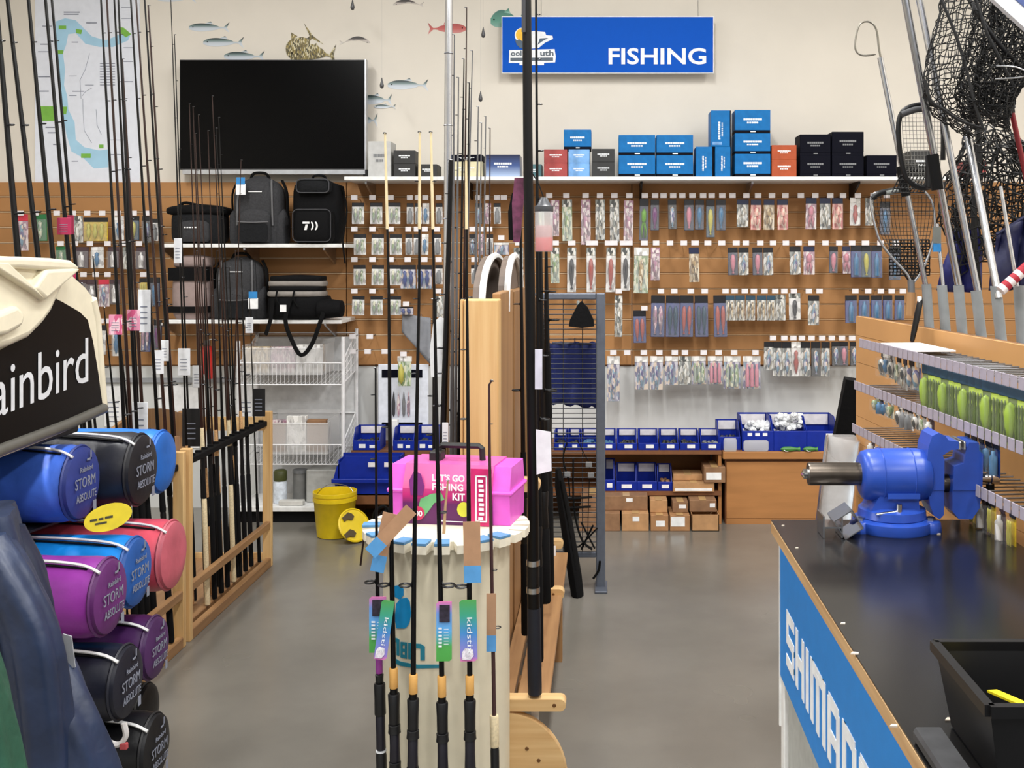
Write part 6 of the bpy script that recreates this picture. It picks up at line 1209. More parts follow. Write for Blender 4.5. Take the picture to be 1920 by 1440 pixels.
MB().prism([(-.06, 0), (-.055, .03), (-.02, .1), (0, .12), (.03, .09), (.058, .03), (.06, 0), (0, -.008)], .04, P(1090, 612, d-.05)).build('body', bagk, t); MB().tube([P(1084, 565, d+.004), P(1086, 590, d-.04)], .008, 5).build('strap', M('webbing_grey', (120, 124, 120), .7), t)
t = thing('harness_straps', 'tangle of black webbing straps with buckles on the wire grid', 'harness', P(1090, 1035, d-.03)); dd = d-.02
for pts, r in (([(1063, 830), (1056, 860), (1066, 900), (1068, 930)], .012), ([(1082, 825), (1095, 850), (1106, 875), (1104, 920), (1102, 1000)], .006), ([(1075, 860), (1076, 950), (1090, 1010), (1110, 1030)], .014), ([(1066, 935), (1110, 932)], .014), ([(1066, 952), (1108, 950)], .014), ([(1090, 980), (1115, 1028)], .012), ([(1112, 985), (1090, 1030)], .012), ([(1120, 990), (1085, 1025), (1075, 1015)], .01)):
    MB().tube(smooth_pts([P(a, b, dd-.005*random.random()) for a, b in pts]), r, 6, squash=(1, .35)).build('strap', strap, t, smooth=True)
for px, py in ((1104, 870), (1108, 890), (1064, 888)): MB().cham(X(px-6, dd), X(px+6, dd), dd-.02, dd-.008, Z(py+5, dd), Z(py-5, dd), .003).build('buckle', grey, t)
MB().tube(smooth_pts([P(1125, 1052, dd), P(1122, 1070, dd), P(1112, 1085, dd)]), .006, 5).build('strap_end', strap, t)
d = 4.85; t = thing('rod_bag', 'long black rod bag leaning against the wire grid', 'rod bag', P(1085, 1118, 5.0))
MB().tube([Vector((X(1083, 5.03), 5.03, .0)), P(1078, 1080, 5.03), P(1062, 980, 5.04), P(1050, 910, 5.05), P(1046, 878, 5.05)], [.05, .055, .05, .042, .02], 10, squash=(1, .6)).build('body', bagk, t, smooth=True); MB().tube(smooth_pts([P(1052, 900, 5.01), P(1066, 980, 5.0), P(1080, 1070, 4.99)]), .007, 5).build('handle_strap', strap, t)
for px, py, l in ((1035, 1010, 'small white price card on the rack plank'),): MB().box(X(px-7, 4.78), X(px+7, 4.78), 4.78, 4.783, .256, .3).build('price_card', paper, None, l, 'price card')
# ---------------------------------------------------------------- workbench on the right
BZ = .95; bx0, bx1, by1, by0 = .408, .935, 2.63, .75
t = thing('workbench', 'black topped workbench with plywood edge and blue SHIMANO side sign', 'workbench', ((bx0+bx1)/2, 1.7, 0))
btop = M('bench_black_ply', (25, 25, 26), .2, var=.16, scale=5); b = btop.node_tree.nodes['Principled BSDF']
ply = mat_wood('plywood_edge', (206, 170, 124), (170, 130, 86), axis=1)
MB().box(bx0+.001, bx1-.001, by0, by1-.001, BZ-.004, BZ).build('top_face', btop, t); MB().box(bx0, bx1, by0, by1, BZ-.03, BZ-.004).build('plywood_top', ply, t)
MB().box(bx0+.012, bx1-.012, by0+.01, by1-.012, BZ-.05, BZ-.03).build('under_frame', blackm, t)
MB().box(bx0+.02, bx0+.026, by0, by1-.02, BZ-.375, BZ-.05).build('side_sign', M('sign_shimano_blue', (12, 130, 214), .5, var=.03), t)
ang = .0
GLY = {'S': [(0, 0, 1, .2), (.74, .1, .26, .4), (0, .4, 1, .2), (0, .5, .26, .4), (0, .8, 1, .2)], 'H': [(0, 0, .27, 1), (.73, 0, .27, 1), (.2, .4, .6, .2)], 'I': [(0, 0, 1, 1)],
       'M': [(0, 0, .2, 1), (.4, 0, .2, .9), (.8, 0, .2, 1), (.1, .8, .8, .2)], 'A': [(0, 0, .27, .92), (.73, 0, .27, .92), (.08, .8, .84, .2), (.2, .32, .6, .18)], 'N': [(0, 0, .27, 1), (.73, 0, .27, .92), (.1, .8, .82, .2)], 'O': [(0, .08, .27, .84), (.73, .08, .27, .84), (.08, .8, .84, .2), (.08, 0, .84, .2)]}
ly = by1-.115; lh = .13
for ch, lw in (('S', .1), ('H', .1), ('I', .028), ('M', .15), ('A', .105), ('N', .105), ('O', .105)):    # squared block lettering reading towards the camera
    mb = MB()
    for k, (a, b, w, h) in enumerate(GLY[ch]): mb.box(bx0+.0185+.00008*k, bx0+.02005, ly-(a+w)*lw, ly-a*lw, BZ-.312+b*lh, BZ-.312+(b+h)*lh)
    mb.build('letter', txtw, t); ly -= lw+.022
for y in (by1-.06, by0+.05):
    for x in (bx0+.022, bx1-.06): MB().cham(x, x+.04, y, y+.04, 0, BZ-.05, .003).build('leg', white, t)
MB().box(bx0+.018, bx0+.03, by1-.02, by1-.012, BZ-.5, BZ-.05).build('white_edge', white, t)
MB().box(bx0+.045, bx1-.04, by0+.05, by1-.06, .25, .27).build('lower_shelf', M('shelf_grey', (150, 150, 146), .6), t); MB().box(bx0+.03, bx0+.036, by0+.1, by1-.08, .1, BZ-.05).build('side_panel', M('panel_grey', (176, 178, 174), .6), t)
# offcut chips and dust marks on the top
for px, py, s in ((1468, 986, .006), (1494, 1028, .006), (1580, 1170, .008), (1602, 1226, .012), (1675, 1362, .01), (1815, 1204, .008), (1780, 1350, .012), (1760, 1002, .008)):
    dd = (H-BZ)*F/(py-CY); p = Vector((X(px, dd), dd, BZ))
    s *= .6; MB().prism([(-s, -s*.5), (s*.8, -s*.6), (s, s*.3), (-.2*s, s*.6)], .002, p+Vector((0, 0, .0022)), (1, 0, 0), (0, 1, 0)).build('wood_chip', M('chip_pale', (214, 200, 184), .7), None, None, 'offcut'); count_in('offcut chips', ('on the bench top', 'the vise'), (p-Vector((.68, 2.4, .95))).length, bpy.context.scene.collection.objects[-1], 'pale wood chip')

# ---------------------------------------------------------------- bench vise
vb = M('vise_blue', (40, 76, 172), .32, var=.08, scale=20); vs_ = M('vise_steel', (92, 84, 76), .32, .9, var=.2); chrome = M('chrome', (206, 206, 206), .15, 1)
vd = (H-BZ)*F/(1003-CY)+.06; vx = X(1672, vd); k = vd/F
t = thing('bench_vise', 'large blue bench vise with steel slide bolted on the workbench', 'vise', (vx, vd, BZ)); o = Vector((vx, vd, BZ))
def V(px, py, dy=0.): return Vector((X(px, vd), vd+dy, Z(py, vd)))
MB().lathe([(.092, 0), (.094, .004), (.092, .024), (.08, .03)], o, n=36).build('base_plate', vb, t, smooth=True)
for a in (200, 340, 90):
    q = o+Vector((math.cos(math.radians(a))*.088, math.sin(math.radians(a))*.088, 0)); e_ = MB().lathe([(.026, 0), (.027, .004), (.024, .024), (.02, .027)], q, n=16).build('bolt_lug', vb, t, smooth=True); MB().lathe([(.012, .026), (.012, .034), (.006, .036)], q, n=6).build('bolt', steel, e_)
MB().lathe([(.076, .028), (.08, .032), (.078, .05), (.06, .056)], o, n=36).build('swivel_plate', vb, t, smooth=True)
zb = o.z+.05; zc = Z(890, vd)
MB().prism([(-.062, 0), (.055, 0), (.052, .02), (.05, zc-zb-.02), (.02, zc-zb), (-.02, zc-zb), (-.026, .06)], .09, (o.x, vd-.045, zb)).build('neck', vb, t)
xa, xb_ = V(1612, 0).x, V(1735, 0).x
MB().lathe([(.046, 0), (.056, .006), (.06, .02), (.062, .04)], (xa, vd, zc), (1, 0, 0), 32).build('barrel_collar', vb, t, smooth=True)
MB().lathe([(.062, .04), (.0625, .045), (.0625, xb_-xa-.02), (.058, xb_-xa), (.05, xb_-xa+.006)], (xa, vd, zc), (1, 0, 0), 32).build('barrel', vb, t, smooth=True)
for q in (.047, .118): torus(MB(), .0625, .0016, (xa+q, vd, zc), (1, 0, 0), 32, 4).build('barrel_seam', vb, t, smooth=True)
MB().prism([(0, 0), (.075, 0), (.075, .012), (0, .012)], .006, (xa+.052, vd-.059, zc-.045)).build('cast_plate', vb, t)
MB().lathe([(.026, 0), (.027, .004), (.027, .15)], (V(1515, 0).x, vd, zc+.002), (1, 0, 0), 24).build('steel_slide', vs_, t, smooth=True); MB().lathe([(.004, 0), (.012, .006), (.012, .02)], (V(1502, 0).x, vd, zc+.002), (1, 0, 0), 12).build('slide_nut', chrome, t, smooth=True)
# fixed jaw and moving jaw
def jaw(pts, name, dep, off=0.): return MB().prism([(V(a, b).x, V(a, b).z) for a, b in pts], dep, (0, vd-dep/2+off, 0)).build(name, vb, t)
jaw([(1732, 912), (1760, 912), (1760, 855), (1757, 848), (1772, 838), (1788, 836), (1786, 822), (1768, 820), (1762, 812), (1750, 806), (1738, 812), (1731, 832), (1728, 860)], 'fixed_jaw', .085)
jaw([(1732, 912), (1760, 912), (1760, 958), (1752, 966), (1742, 960), (1734, 940)], 'fixed_jaw_lower', .08)
jaw([(1776, 912), (1830, 912), (1832, 846), (1824, 838), (1824, 824), (1806, 824), (1800, 838), (1796, 862), (1778, 868)], 'moving_jaw', .085)
jaw([(1776, 912), (1830, 912), (1826, 945), (1812, 966), (1788, 966), (1776, 952)], 'moving_jaw_lower', .08)
MB().tube([V(1757, 906), V(1782, 906)], .022, 14).build('screw_guide', vs_, t, smooth=True)
for a, b in (((1789, 822), (1789, 838)), ((1798, 822), (1798, 838))): MB().cham(V(a[0]-2, 0).x, V(a[0]+2, 0).x, vd-.045, vd+.045, V(0, b[1]).z, V(0, a[1]).z, .002).build('jaw_plate', steel, t)
MB().lathe([(.012, 0), (.0125, .03), (.016, .032), (.016, .05), (.008, .052)], (V(1826, 0).x, vd-.02, Z(892, vd)), (1, 0, 0), 16).build('screw_end', chrome, t, smooth=True)
hx = V(1851, 0).x; hb = MB().tube([(hx, vd-.02, Z(985, vd)), (hx+.0, vd-.02, Z(812, vd))], .0065, 10).build('handle_bar', chrome, t, smooth=True)
for y0, y1 in ((812, 880), (905, 962)): MB().tube([(hx, vd-.02, Z(y1, vd)), (hx, vd-.02, Z(y0, vd))], .0095, 10).build('handle_sleeve', blackm, t, smooth=True)
q = V(1673, 962, -.06); MB().tube([q, q+Vector((0, 0, .035))], .007, 10).build('lock_bolt', chrome, t, smooth=True); MB().tube([q+Vector((0, 0, .018)), q+Vector((-.055, -.004, .012))], .004, 8).build('lock_lever', chrome, t, smooth=True)
# aluminium profile offcuts beside the vise
dd = (H-BZ)*F/(1010-CY); p = Vector((X(1562, dd), dd, BZ+.001)); k = dd/F
t = thing('profile_offcut', 'aluminium H profile offcut standing on the bench beside the vise', 'aluminium offcut', p)
for s in (-1, 1): MB().box(p.x+s*.021-.0018, p.x+s*.021+.0018, p.y, p.y+.07, p.z, p.z+.05).build('flange', alu, t)
MB().box(p.x-.019, p.x+.019, p.y, p.y+.07, p.z+.022, p.z+.026).build('web', alu, t)
p = Vector((X(1590, dd), dd-.01, BZ+.004)); t = thing('square_tube_offcut', 'small square aluminium tube resting on edge against the vise base', 'aluminium offcut', p)
mb = MB(); s = .024; rt = math.radians(32)
def rq(a, b_): return (p.x+a*math.cos(rt)-b_*math.sin(rt), p.z+.03+a*math.sin(rt)+b_*math.cos(rt))
for (a0, b0_), (a1, b1_) in (((-s, -s), (s, -s)), ((s, -s), (s, s)), ((s, s), (-s, s)), ((-s, s), (-s, -s))):
    x0, z0 = rq(a0, b0_); x1, z1 = rq(a1, b1_); mb.bar((x0, p.y+.04, z0), (x1, p.y+.04, z1), .08, .0022, (0, 0, 1) if abs(x1-x0) > abs(z1-z0) else (1, 0, 0))
mb.build('tube_wall', alu, t)
# black tub with yellow lead, grey case in front of it
tz = BZ+.002; d1 = (H-BZ-.1)*F/(1218-CY)
t = thing('black_tub', 'open black plastic tub with a yellow strip inside on the bench', 'storage tub', (.58, 1.35, tz))
xl, xr = X(1745, d1)+.005, X(1745, d1)+.42; yn, yf_ = d1-.215, d1; hh = .11; th = .004
tb = M('tub_black', (14, 14, 16), .35)
def fr(x0, x1, y0, y1, z): return [(x0, y0, z), (x1, y0, z), (x1, y1, z), (x0, y1, z)]
mb = MB(); ins = .018
vs = fr(xl+ins, xr-ins, yn+ins, yf_-ins, tz)+fr(xl, xr, yn, yf_, tz+hh)+fr(xl+th, xr-th, yn+th, yf_-th, tz+hh)+fr(xl+ins+th, xr-ins-th, yn+ins+th, yf_-ins-th, tz+th)
fs = [(3, 2, 1, 0)]+[(i, (i+1) % 4, 4+(i+1) % 4, 4+i) for i in range(4)]+[(4+i, 4+(i+1) % 4, 8+(i+1) % 4, 8+i) for i in range(4)]+[(8+i, 8+(i+1) % 4, 12+(i+1) % 4, 12+i) for i in range(4)]+[(12, 13, 14, 15)]
mb.add(vs, fs).build('tub_body', tb, t)
mb = MB()
for a, b_ in (((xl, yn), (xr, yn)), ((xr, yn), (xr, yf_)), ((xr, yf_), (xl, yf_)), ((xl, yf_), (xl, yn))): mb.bar((a[0], a[1], tz+hh-.006), (b_[0], b_[1], tz+hh-.006), .012, .014)
mb.build('rolled_rim', tb, t)
MB().bar((xl+.05, yn+.13, tz+hh-.035), (xl+.065, yn+.012, tz+hh-.012), .014, .003).build('yellow_strip', M('strip_yellow', (230, 206, 30), .45), None, 'yellow plastic strip lying in the black tub', 'strip')
MB().bar((xl+.085, yn+.03, tz+hh-.03), (xl+.15, yn+.045, tz+hh-.022), .008, .003).build('white_strip', paper, None, 'short white strip beside the yellow one in the tub', 'strip')
MB().cham(.411, .452, .95, 1.43, BZ+.001, BZ+.02, .005).build('grey_case', M('case_grey', (52, 52, 54), .55, var=.3, scale=30), None, 'scuffed dark grey case lying beside the black tub', 'case')

# ---------------------------------------------------------------- angled slat panel behind the bench, with peg rails
far = Vector((.9165, 3.9, 0)); un = Vector((.085, -1, 0)).normalized(); nn = Vector((-1, -.085, 0)).normalized()     # along it towards the camera, and its face
PT = 1.38; PL = 2.0
t = thing('slat_panel', 'angled brown display panel behind the bench carrying peg hooks', 'wall panel', far+un*PL/2)
def pbox(mb, s0, s1, n0, n1, z0, z1):
    q = [far+un*s+nn*n+Vector((0, 0, z)) for s in (s0, s1) for n in (n0, n1) for z in (z0, z1)]
    return mb.add(q, [(0, 1, 3, 2), (4, 6, 7, 5), (0, 4, 5, 1), (2, 3, 7, 6), (0, 2, 6, 4), (1, 5, 7, 3)])
pan = M('panel_mdf', (196, 146, 92), .55, var=.08, scale=3)
pbox(MB(), 0, PL, -.03, -.012, .02, PT).build('backing', mdfd, t); z = PT; k = 0
for hgt in [.07]+[.0975]*13:
    pbox(MB(), 0, PL, -.012, 0, z-hgt+.0015, z).build('board', pan, t); z -= hgt
pbox(MB(), 0, .06, -.09, -.03, 0, PT-.05).build('leg', mdfd, t); pbox(MB(), PL-.06, PL, -.09, -.03, 0, PT-.05).build('leg', mdfd, t); pbox(MB(), .0, .3, -.14, .05, 0, .02).build('foot', mdfd, t); pbox(MB(), PL-.3, PL, -.14, .05, 0, .02).build('foot', mdfd, t)
mrot = Matrix((-un, -nn, Vector((0, 0, 1)))).transposed()                # x of a packet along the panel, its face towards nn
# packet faces -y in its own frame: map local -y to nn, local x to the reading direction seen from the bench side
xr_ = nn.cross(Vector((0, 0, 1))); xr_ = -xr_ if False else xr_
mrot = Matrix((Vector((0, 0, 1)).cross(-nn) * -1, -nn, Vector((0, 0, 1)))).transposed()
def pm(s, n, z): m = mrot.to_4x4(); m.translation = far+un*s+nn*n+Vector((0, 0, z)); return m
def phook(s, z, row):
    m = pm(s, .153, z); o = put(hook_me, 'peg_hook', None, m, None, 'peg hook'); count_in('peg hooks', row, s, o, 'wire peg hook'); put(tag_me2, 'price_tag', o, m)
def ppack(s, z, style, row, w=.035, h=.09, turn=.1):
    kk = 6.62/F; packet(0, w/kk, 0, h/kk, style, row, right=pm(s, .13, z-.01) @ Matrix.Rotation(random.uniform(.3, 1)*turn if turn > .2 else random.uniform(-turn, turn), 4, 'Z'))
FE = 'the far end'; Q1, Q2, Q3 = ('top panel rail', FE), ('middle panel rail', FE), ('lowest panel rail', FE)
tag_me2 = MB().cham(-.0155, .0155, -.012, -.009, -.013, .015, .001).mesh('price_tag', M('price_tag_mauve', (160, 152, 164), .6))
for z, row, s0, n in ((1.326, Q1, .55, 34), (1.188, Q2, .5, 36), (1.049, Q3, .48, 36)):
    for k in range(n): phook(s0+k*.038, z, row)
for s, st, h in ((.66, 'silver', .07), (.7, 'paper', .06), (.74, 'silver', .07), (.79, 'hook', .08), (.84, 'navysil', .09), (.89, 'blacksil', .08), (.94, 'mixed', .08)): ppack(s, 1.315, st, Q1, .032, h)
for k in range(19): ppack(1.0+k*.042, 1.315, 'lime' if k % 3 else 'limedark', Q1, .043, .135, .3)
for s, st, h in ((.6, 'greeny', .045), (.64, 'bottle', .05), (.68, 'paper', .05), (.73, 'greeny', .05), (.8, 'silver', .06), (.84, 'tube', .06), (.88, 'tube', .06), (.93, 'silver', .05), (.98, 'hook', .05), (1.03, 'brown', .05), (1.26, 'bottle', .08), (1.3, 'darkblue', .08), (1.34, 'bottle', .08), (1.38, 'darkblue', .08), (1.42, 'bottle', .08)): ppack(s, 1.177, st, Q2, .03, h)
for s, st, h in ((.56, 'brown', .05), (.62, 'red', .05), (.68, 'green', .05), (.74, 'red', .05), (.8, 'brown', .05), (.9, 'brown', .05), (1.0, 'dark', .06), (1.2, 'dark', .07), (1.3, 'yellow', .08), (1.35, 'brown', .08), (1.4, 'yellow', .08), (1.45, 'brown', .09), (1.5, 'yellow', .09)): ppack(s, 1.038, st, Q3, .03, h)
pbox(MB(), .72, .98, .04, .16, 1.338, 1.342).build('white_card_strip', paper, None, 'white card strip lying on the top peg rail', 'card')

# aluminium channel and black case leaning behind the bench
t = thing('aluminium_channel', 'wide aluminium channel leaning against the end of the angled panel', 'aluminium channel', (X(1540, 3.3), 3.3, 0))
a0, a1 = Vector((X(1512, 3.35), 3.35, .0)), P(1578, 822, 3.85); ax = (a1-a0)
MB().bar(a0+Vector((0, 0, .004)), a1, .115, .004, (0, -1, .2)).build('web', M('channel_grey', (186, 192, 196), .4, .5), t)
side = ax.normalized().cross(Vector((0, -1, .2))).normalized()
for s in (-1, 1): MB().bar(a0+side*s*.057+Vector((0, -.015, .012)), a1+side*s*.057+Vector((0, -.015, 0)), .004, .03, (0, -1, .2)).build('flange', alu, t)
puff(MB(), a1.x-.06, a1.x+.06, a1.y-.03, a1.y+.03, a1.z-.12, a1.z+.01, bulge=.015).build('plastic_wrap', mat_clear('bag_film'), t, smooth=True)
t = thing('black_case', 'slim black case leaning behind the angled panel end', 'case', (X(1580, 4.3), 4.3, 0))
MB().bar(Vector((X(1508, 4.3), 4.3, .02)), P(1606, 712, 4.12), .09, .05, (0, -1, .2)).build('body', bagk, t)
MB().bar(Vector((X(1507, 4.3), 4.3, .0)), Vector((X(1508.5, 4.3), 4.3, .022)), .095, .055, (0, -1, .2)).build('end_cap', black, t)

# ---------------------------------------------------------------- grey tubes with landing nets and gaffs
pvcg = M('pvc_grey', (128, 132, 134), .45)
TB = [(1737, 533, 1743, 625, 3.34), (1766, 535, 1774, 630, 3.22), (1797, 535, 1805, 635, 3.1), (1830, 545, 1841, 640, 2.99), (1867, 536, 1878, 645, 2.88), (1911, 536, 1918, 655, 2.76)]
t = thing('tube_rack', 'row of grey pipe holders fixed behind the angled panel for nets', 'rack', far+un*.9)
for x0, y0, x1, y1, d in TB:
    a, b = P(x0, y0, d), P(x1, y1, d); b2 = b+(b-a)*1.2; k = 2.6
    v = a-b2; r = .0148
    MB().lathe([(r, 0), (r, v.length), (r-.003, v.length), (r-.003, .01)], b2, v, 16, cap=False).build('pipe', pvcg, t, smooth=True)
for z in (1.36, 1.25): pbox(MB(), .55, 1.75, -.075, -.06, z-.008, z+.008).build('back_rail', alu, t)
def at_t(k, u=0.): x0, y0, x1, y1, d = TB[k]; return P(x0, y0, d)
def pole(pts, d, r, label, k, cat='landing net', name='net_pole', grips=(), foot=None):
    """a straight pole through photo pixels, its foot in pipe k"""
    a = P(*pts[0], d); b = P(*pts[1], TB[k][4] if k is not None else d)
    u = (b-a).normalized(); e_ = b+u*.035
    t = thing(name, label, cat, e_)
    MB().tube([e_, a], r, 10).build('shaft', alu, t, smooth=True)
    for p0, p1, rr in grips: MB().tube([P(*p0, d-.002), P(*p1, d-.002)], rr, 10).build('grip', blackm, t, smooth=True)
    return t
t = pole([(1650, 108), (1735, 533)], 3.3, .0085, 'aluminium gaff with a round wire hook at its tip', 0, 'gaff', 'gaff', [((1688, 312), (1699, 368), .014)])
MB().tube(smooth_pts([P(1652, 112, 3.3), P(1648, 90, 3.3), P(1643, 55, 3.3), P(1630, 41, 3.3), P(1612, 46, 3.3), P(1604, 75, 3.3), P(1605, 95, 3.3), P(1618, 104, 3.3), P(1642, 102, 3.3)]), [.0035]*8+[.003]*24+[.0015], 6).build('wire_hook', M('hook_grey', (130, 126, 116), .4, .7), t, smooth=True)
def cords(mb, g, r=.0011, wrap=True, n=3):
    m = len(g); q = len(g[0])
    for i in range(m):
        for j in range(q):
            if j+1 < q or wrap: mb.tube([g[i][j], g[i][(j+1) % q]], r, n, cap=False)
            if i+1 < m: mb.tube([g[i][j], g[i+1][j]], r, n, cap=False)
    return mb
net_k = M('net_black', (16, 16, 17), .7); net_c = M('net_clear', (120, 118, 112), .5)
def sack(center, W_, D_, Hh, rows, cols, sway=(0, 0), taper=.35, seed=0, jit=.006):
    g = []
    for i in range(rows):
        u = i/(rows-1); s = (1-taper*u)*math.sqrt(max(.02, 1-(u**3)*.9)); row = []
        for j in range(cols):
            a = 2*math.pi*j/cols; f = 1+.15*math.sin(3*a+seed+2*u)
            row.append(center+Vector((math.cos(a)*W_*s*f+sway[0]*u+random.uniform(-jit, jit), math.sin(a)*D_*s*f+random.uniform(-jit, jit), -Hh*u+sway[1]*u*math.sin(a)+random.uniform(-jit, jit))))
        g.append(row)
    return g
# big black net bag in the upper right corner: outline rows follow the photo
d = 2.9; t = pole([(1690, -40), (1797, 535)], d, .0105, 'landing net with a large black mesh bag and a long aluminium pole', 2, grips=[((1748, 290), (1758, 356), .016)])
rows = [(-60, 1775, 1960), (-20, 1768, 1960), (20, 1763, 1955), (60, 1752, 1950), (100, 1743, 1940), (140, 1735, 1925), (170, 1736, 1905), (195, 1748, 1895), (215, 1775, 1888), (232, 1805, 1882), (244, 1835, 1876)]
def netbag(rows, d, cols, dep, jit=.005, per=3):
    g = []
    for i in range(len(rows)-1):
        for q in range(per):
            u = q/per; y = rows[i][0]+(rows[i+1][0]-rows[i][0])*u; x0 = rows[i][1]+(rows[i+1][1]-rows[i][1])*u; x1 = rows[i][2]+(rows[i+1][2]-rows[i][2])*u
            c = P((x0+x1)/2, y, d); w = (x1-x0)/2/F*d; g.append([c+Vector((math.cos(2*math.pi*j/cols)*w+random.uniform(-jit, jit), math.sin(2*math.pi*j/cols)*dep*(1+.4*math.sin(5*2*math.pi*j/cols))+random.uniform(-jit, jit), random.uniform(-jit, jit)+.02*math.sin(4*math.pi*j/cols))) for j in range(cols)])
    return g
cords(MB(), netbag(rows, d, 44, .09), .0015).build('mesh_bag', net_k, t, kind='stuff')
cords(MB(), netbag([(y, a+(b-a)*.35, b) for y, a, b in rows[:-1]], d+.03, 44, .05, .008), .0016).build('inner_fold', net_k, t, kind='stuff')
cords(MB(), netbag([(y, a+(b-a)*.5, b) for y, a, b in rows[:-2]], d-.02, 40, .04, .01), .0017).build('outer_fold', net_k, t, kind='stuff')
MB().tube(smooth_pts([P(1780, -70, d), P(1830, 20, d-.08), P(1880, 90, d-.08), P(1960, 170, d-.04)]), .006, 8).build('hoop', black, t, smooth=True)
for pts in ([(1765, 0), (1790, 60), (1812, 130), (1826, 190), (1845, 245)], [(1735, 150), (1745, 188), (1770, 206), (1800, 226), (1840, 240)], [(1830, 0), (1850, 60), (1880, 120), (1900, 160)]): MB().tube(smooth_pts([P(a, b, d-.1) for a, b in pts]), .0042, 6).build('gathering_cord', net_k, t, smooth=True)
t = pole([(1718, -30), (1832, 540)], 3.0, .0095, 'plain aluminium net pole behind the black mesh bag', 3)
t = pole([(1811, 238), (1868, 536)], 3.03, .0105, 'aluminium pole right of the clear mesh net', 4)
t = pole([(1876, 350), (1906, 530)], 2.8, .005, 'thin steel gaff shaft next to the striped sleeve', 5, 'gaff', 'gaff')
t = pole([(1757, 420), (1768, 533)], 3.25, .0055, 'short thin net pole with a grey and blue label', 1); MB().prism([(0, 0), (.022, 0), (.022, .025), (0, .025)], .012, P(1751, 472, 3.22)).build('blue_label', M('tag_blue'), t); MB().prism([(0, 0), (.022, 0), (.022, .05), (0, .05)], .012, P(1751, 456, 3.22)).build('grey_label', M('webbing_grey'), t)
# clear mesh net with rounded black frame
d = 3.12; t = thing('landing_net', 'landing net with rounded black hoop and pale clear mesh', 'landing net', P(1745, 360, d))
hp_ = [(1768, 300), (1768, 240), (1762, 205), (1745, 195), (1715, 198), (1694, 208), (1685, 230), (1686, 270), (1692, 310), (1702, 338), (1725, 352), (1748, 350)]
MB().tube(smooth_pts([P(a, b, d) for a, b in hp_]), .0075, 8).build('hoop', black, t, smooth=True)
MB().tube(smooth_pts([P(1690, 215, d-.02), P(1715, 206, d-.02), P(1742, 204, d-.02)]), .009, 8).build('hoop_grip', M('grip_grey', (60, 60, 62), .6), t, smooth=True)
g = []
for i in range(20):
    u = i/19; y = 205+u*150; x0 = 1690+6*u+8*u*u; x1 = 1766-4*u; g.append([P(x0+(x1-x0)*j/11, y, d+.06*math.sin(math.pi*j/11)*math.sin(math.pi*min(1, .2+u))+random.uniform(-.003, .003)) for j in range(12)])
cords(MB(), g, .0008, False).build('clear_mesh', net_c, t, kind='stuff')
g = [[P(1700+60*j/9-4*i, 305+i*8, d+.03+random.uniform(-.01, .01)) for j in range(10)] for i in range(8)]
cords(MB(), g, .0022, False).build('dark_mesh', net_k, t, kind='stuff')
MB().cham(X(1738, d-.04), X(1760, d-.04), d-.05, d-.02, Z(355, d), Z(292, d), .004).build('collar_block', black, t)
# lower net with pear shaped alloy hoop
d = 3.36; t = thing('landing_net', 'landing net with a pear shaped alloy hoop and black mesh below the shelf', 'landing net', P(1707, 590, d))
hp_ = [(1708, 528), (1698, 510), (1672, 482), (1650, 452), (1640, 420), (1633, 385), (1636, 366), (1655, 358), (1690, 352)]
MB().tube(smooth_pts([P(a, b, d) for a, b in hp_]), .0045, 8).build('alloy_hoop', alu, t, smooth=True)
MB().tube(smooth_pts([P(1636, 372, d-.01), P(1650, 362, d-.01), P(1688, 356, d-.01)]), .009, 8).build('hoop_grip', black, t, smooth=True); MB().tube([P(1662, 362, d-.02), P(1684, 358, d-.02)], .007, 8).build('grip_label', M('webbing_grey'), t)
MB().tube(smooth_pts([P(1700, 330, d), P(1740, 366, d), P(1752, 400, d), P(1750, 450, d), P(1730, 505, d), P(1712, 530, d)]), .0045, 8).build('alloy_hoop', alu, t, smooth=True)
g = []
for i in range(22):
    u = i/21; y = 365+u*160; x0 = 1636+8*u+58*u*u; x1 = 1752-38*u*u; g.append([P(x0+(x1-x0)*j/15, y, d+.1*math.sin(math.pi*j/15)*math.sin(math.pi*min(.9, .25+u))+random.uniform(-.006, .006)) for j in range(16)])
cords(MB(), g, .0011, False).build('mesh_bag', net_k, t, kind='stuff')
g = [[P(1668+75*j/11, 450+i*6, d+.05+random.uniform(-.012, .012)) for j in range(12)] for i in range(12)]
cords(MB(), g, .0026, False).build('bunched_mesh', net_k, t, kind='stuff')
MB().tube([P(1708, 525, d), P(1709, 552, d)], .011, 10).build('alloy_ferrule', M('collar_grey'), t, smooth=True); MB().tube([P(1709, 548, d), P(1706, 592, d)], .014, 10).build('wood_handle', woods, t, smooth=True)
# knife handle hanging on the panel face
d = 3.2; t = thing('filleting_knife', 'black handled knife hanging on the top edge of the angled panel', 'knife', P(1714, 650, d)); p0, p1 = P(1725, 566, d), P(1710, 640, d)
MB().tube([p0+(p0-p1)*.12, p0, p0+(p1-p0)*.3, p0+(p1-p0)*.8, p1], [.006, .013, .015, .013, .01], 10, squash=(1, .6)).build('handle', black, t, smooth=True); MB().tube([p1, p1+(p1-p0)*.2], .004, 6).build('blade', M('blade_brown', (110, 70, 60), .4, .4), t); MB().cham(X(1721, d), X(1727, d), d-.01, d+.01, Z(568, d), Z(556, d), .002).build('white_cap', white, t)
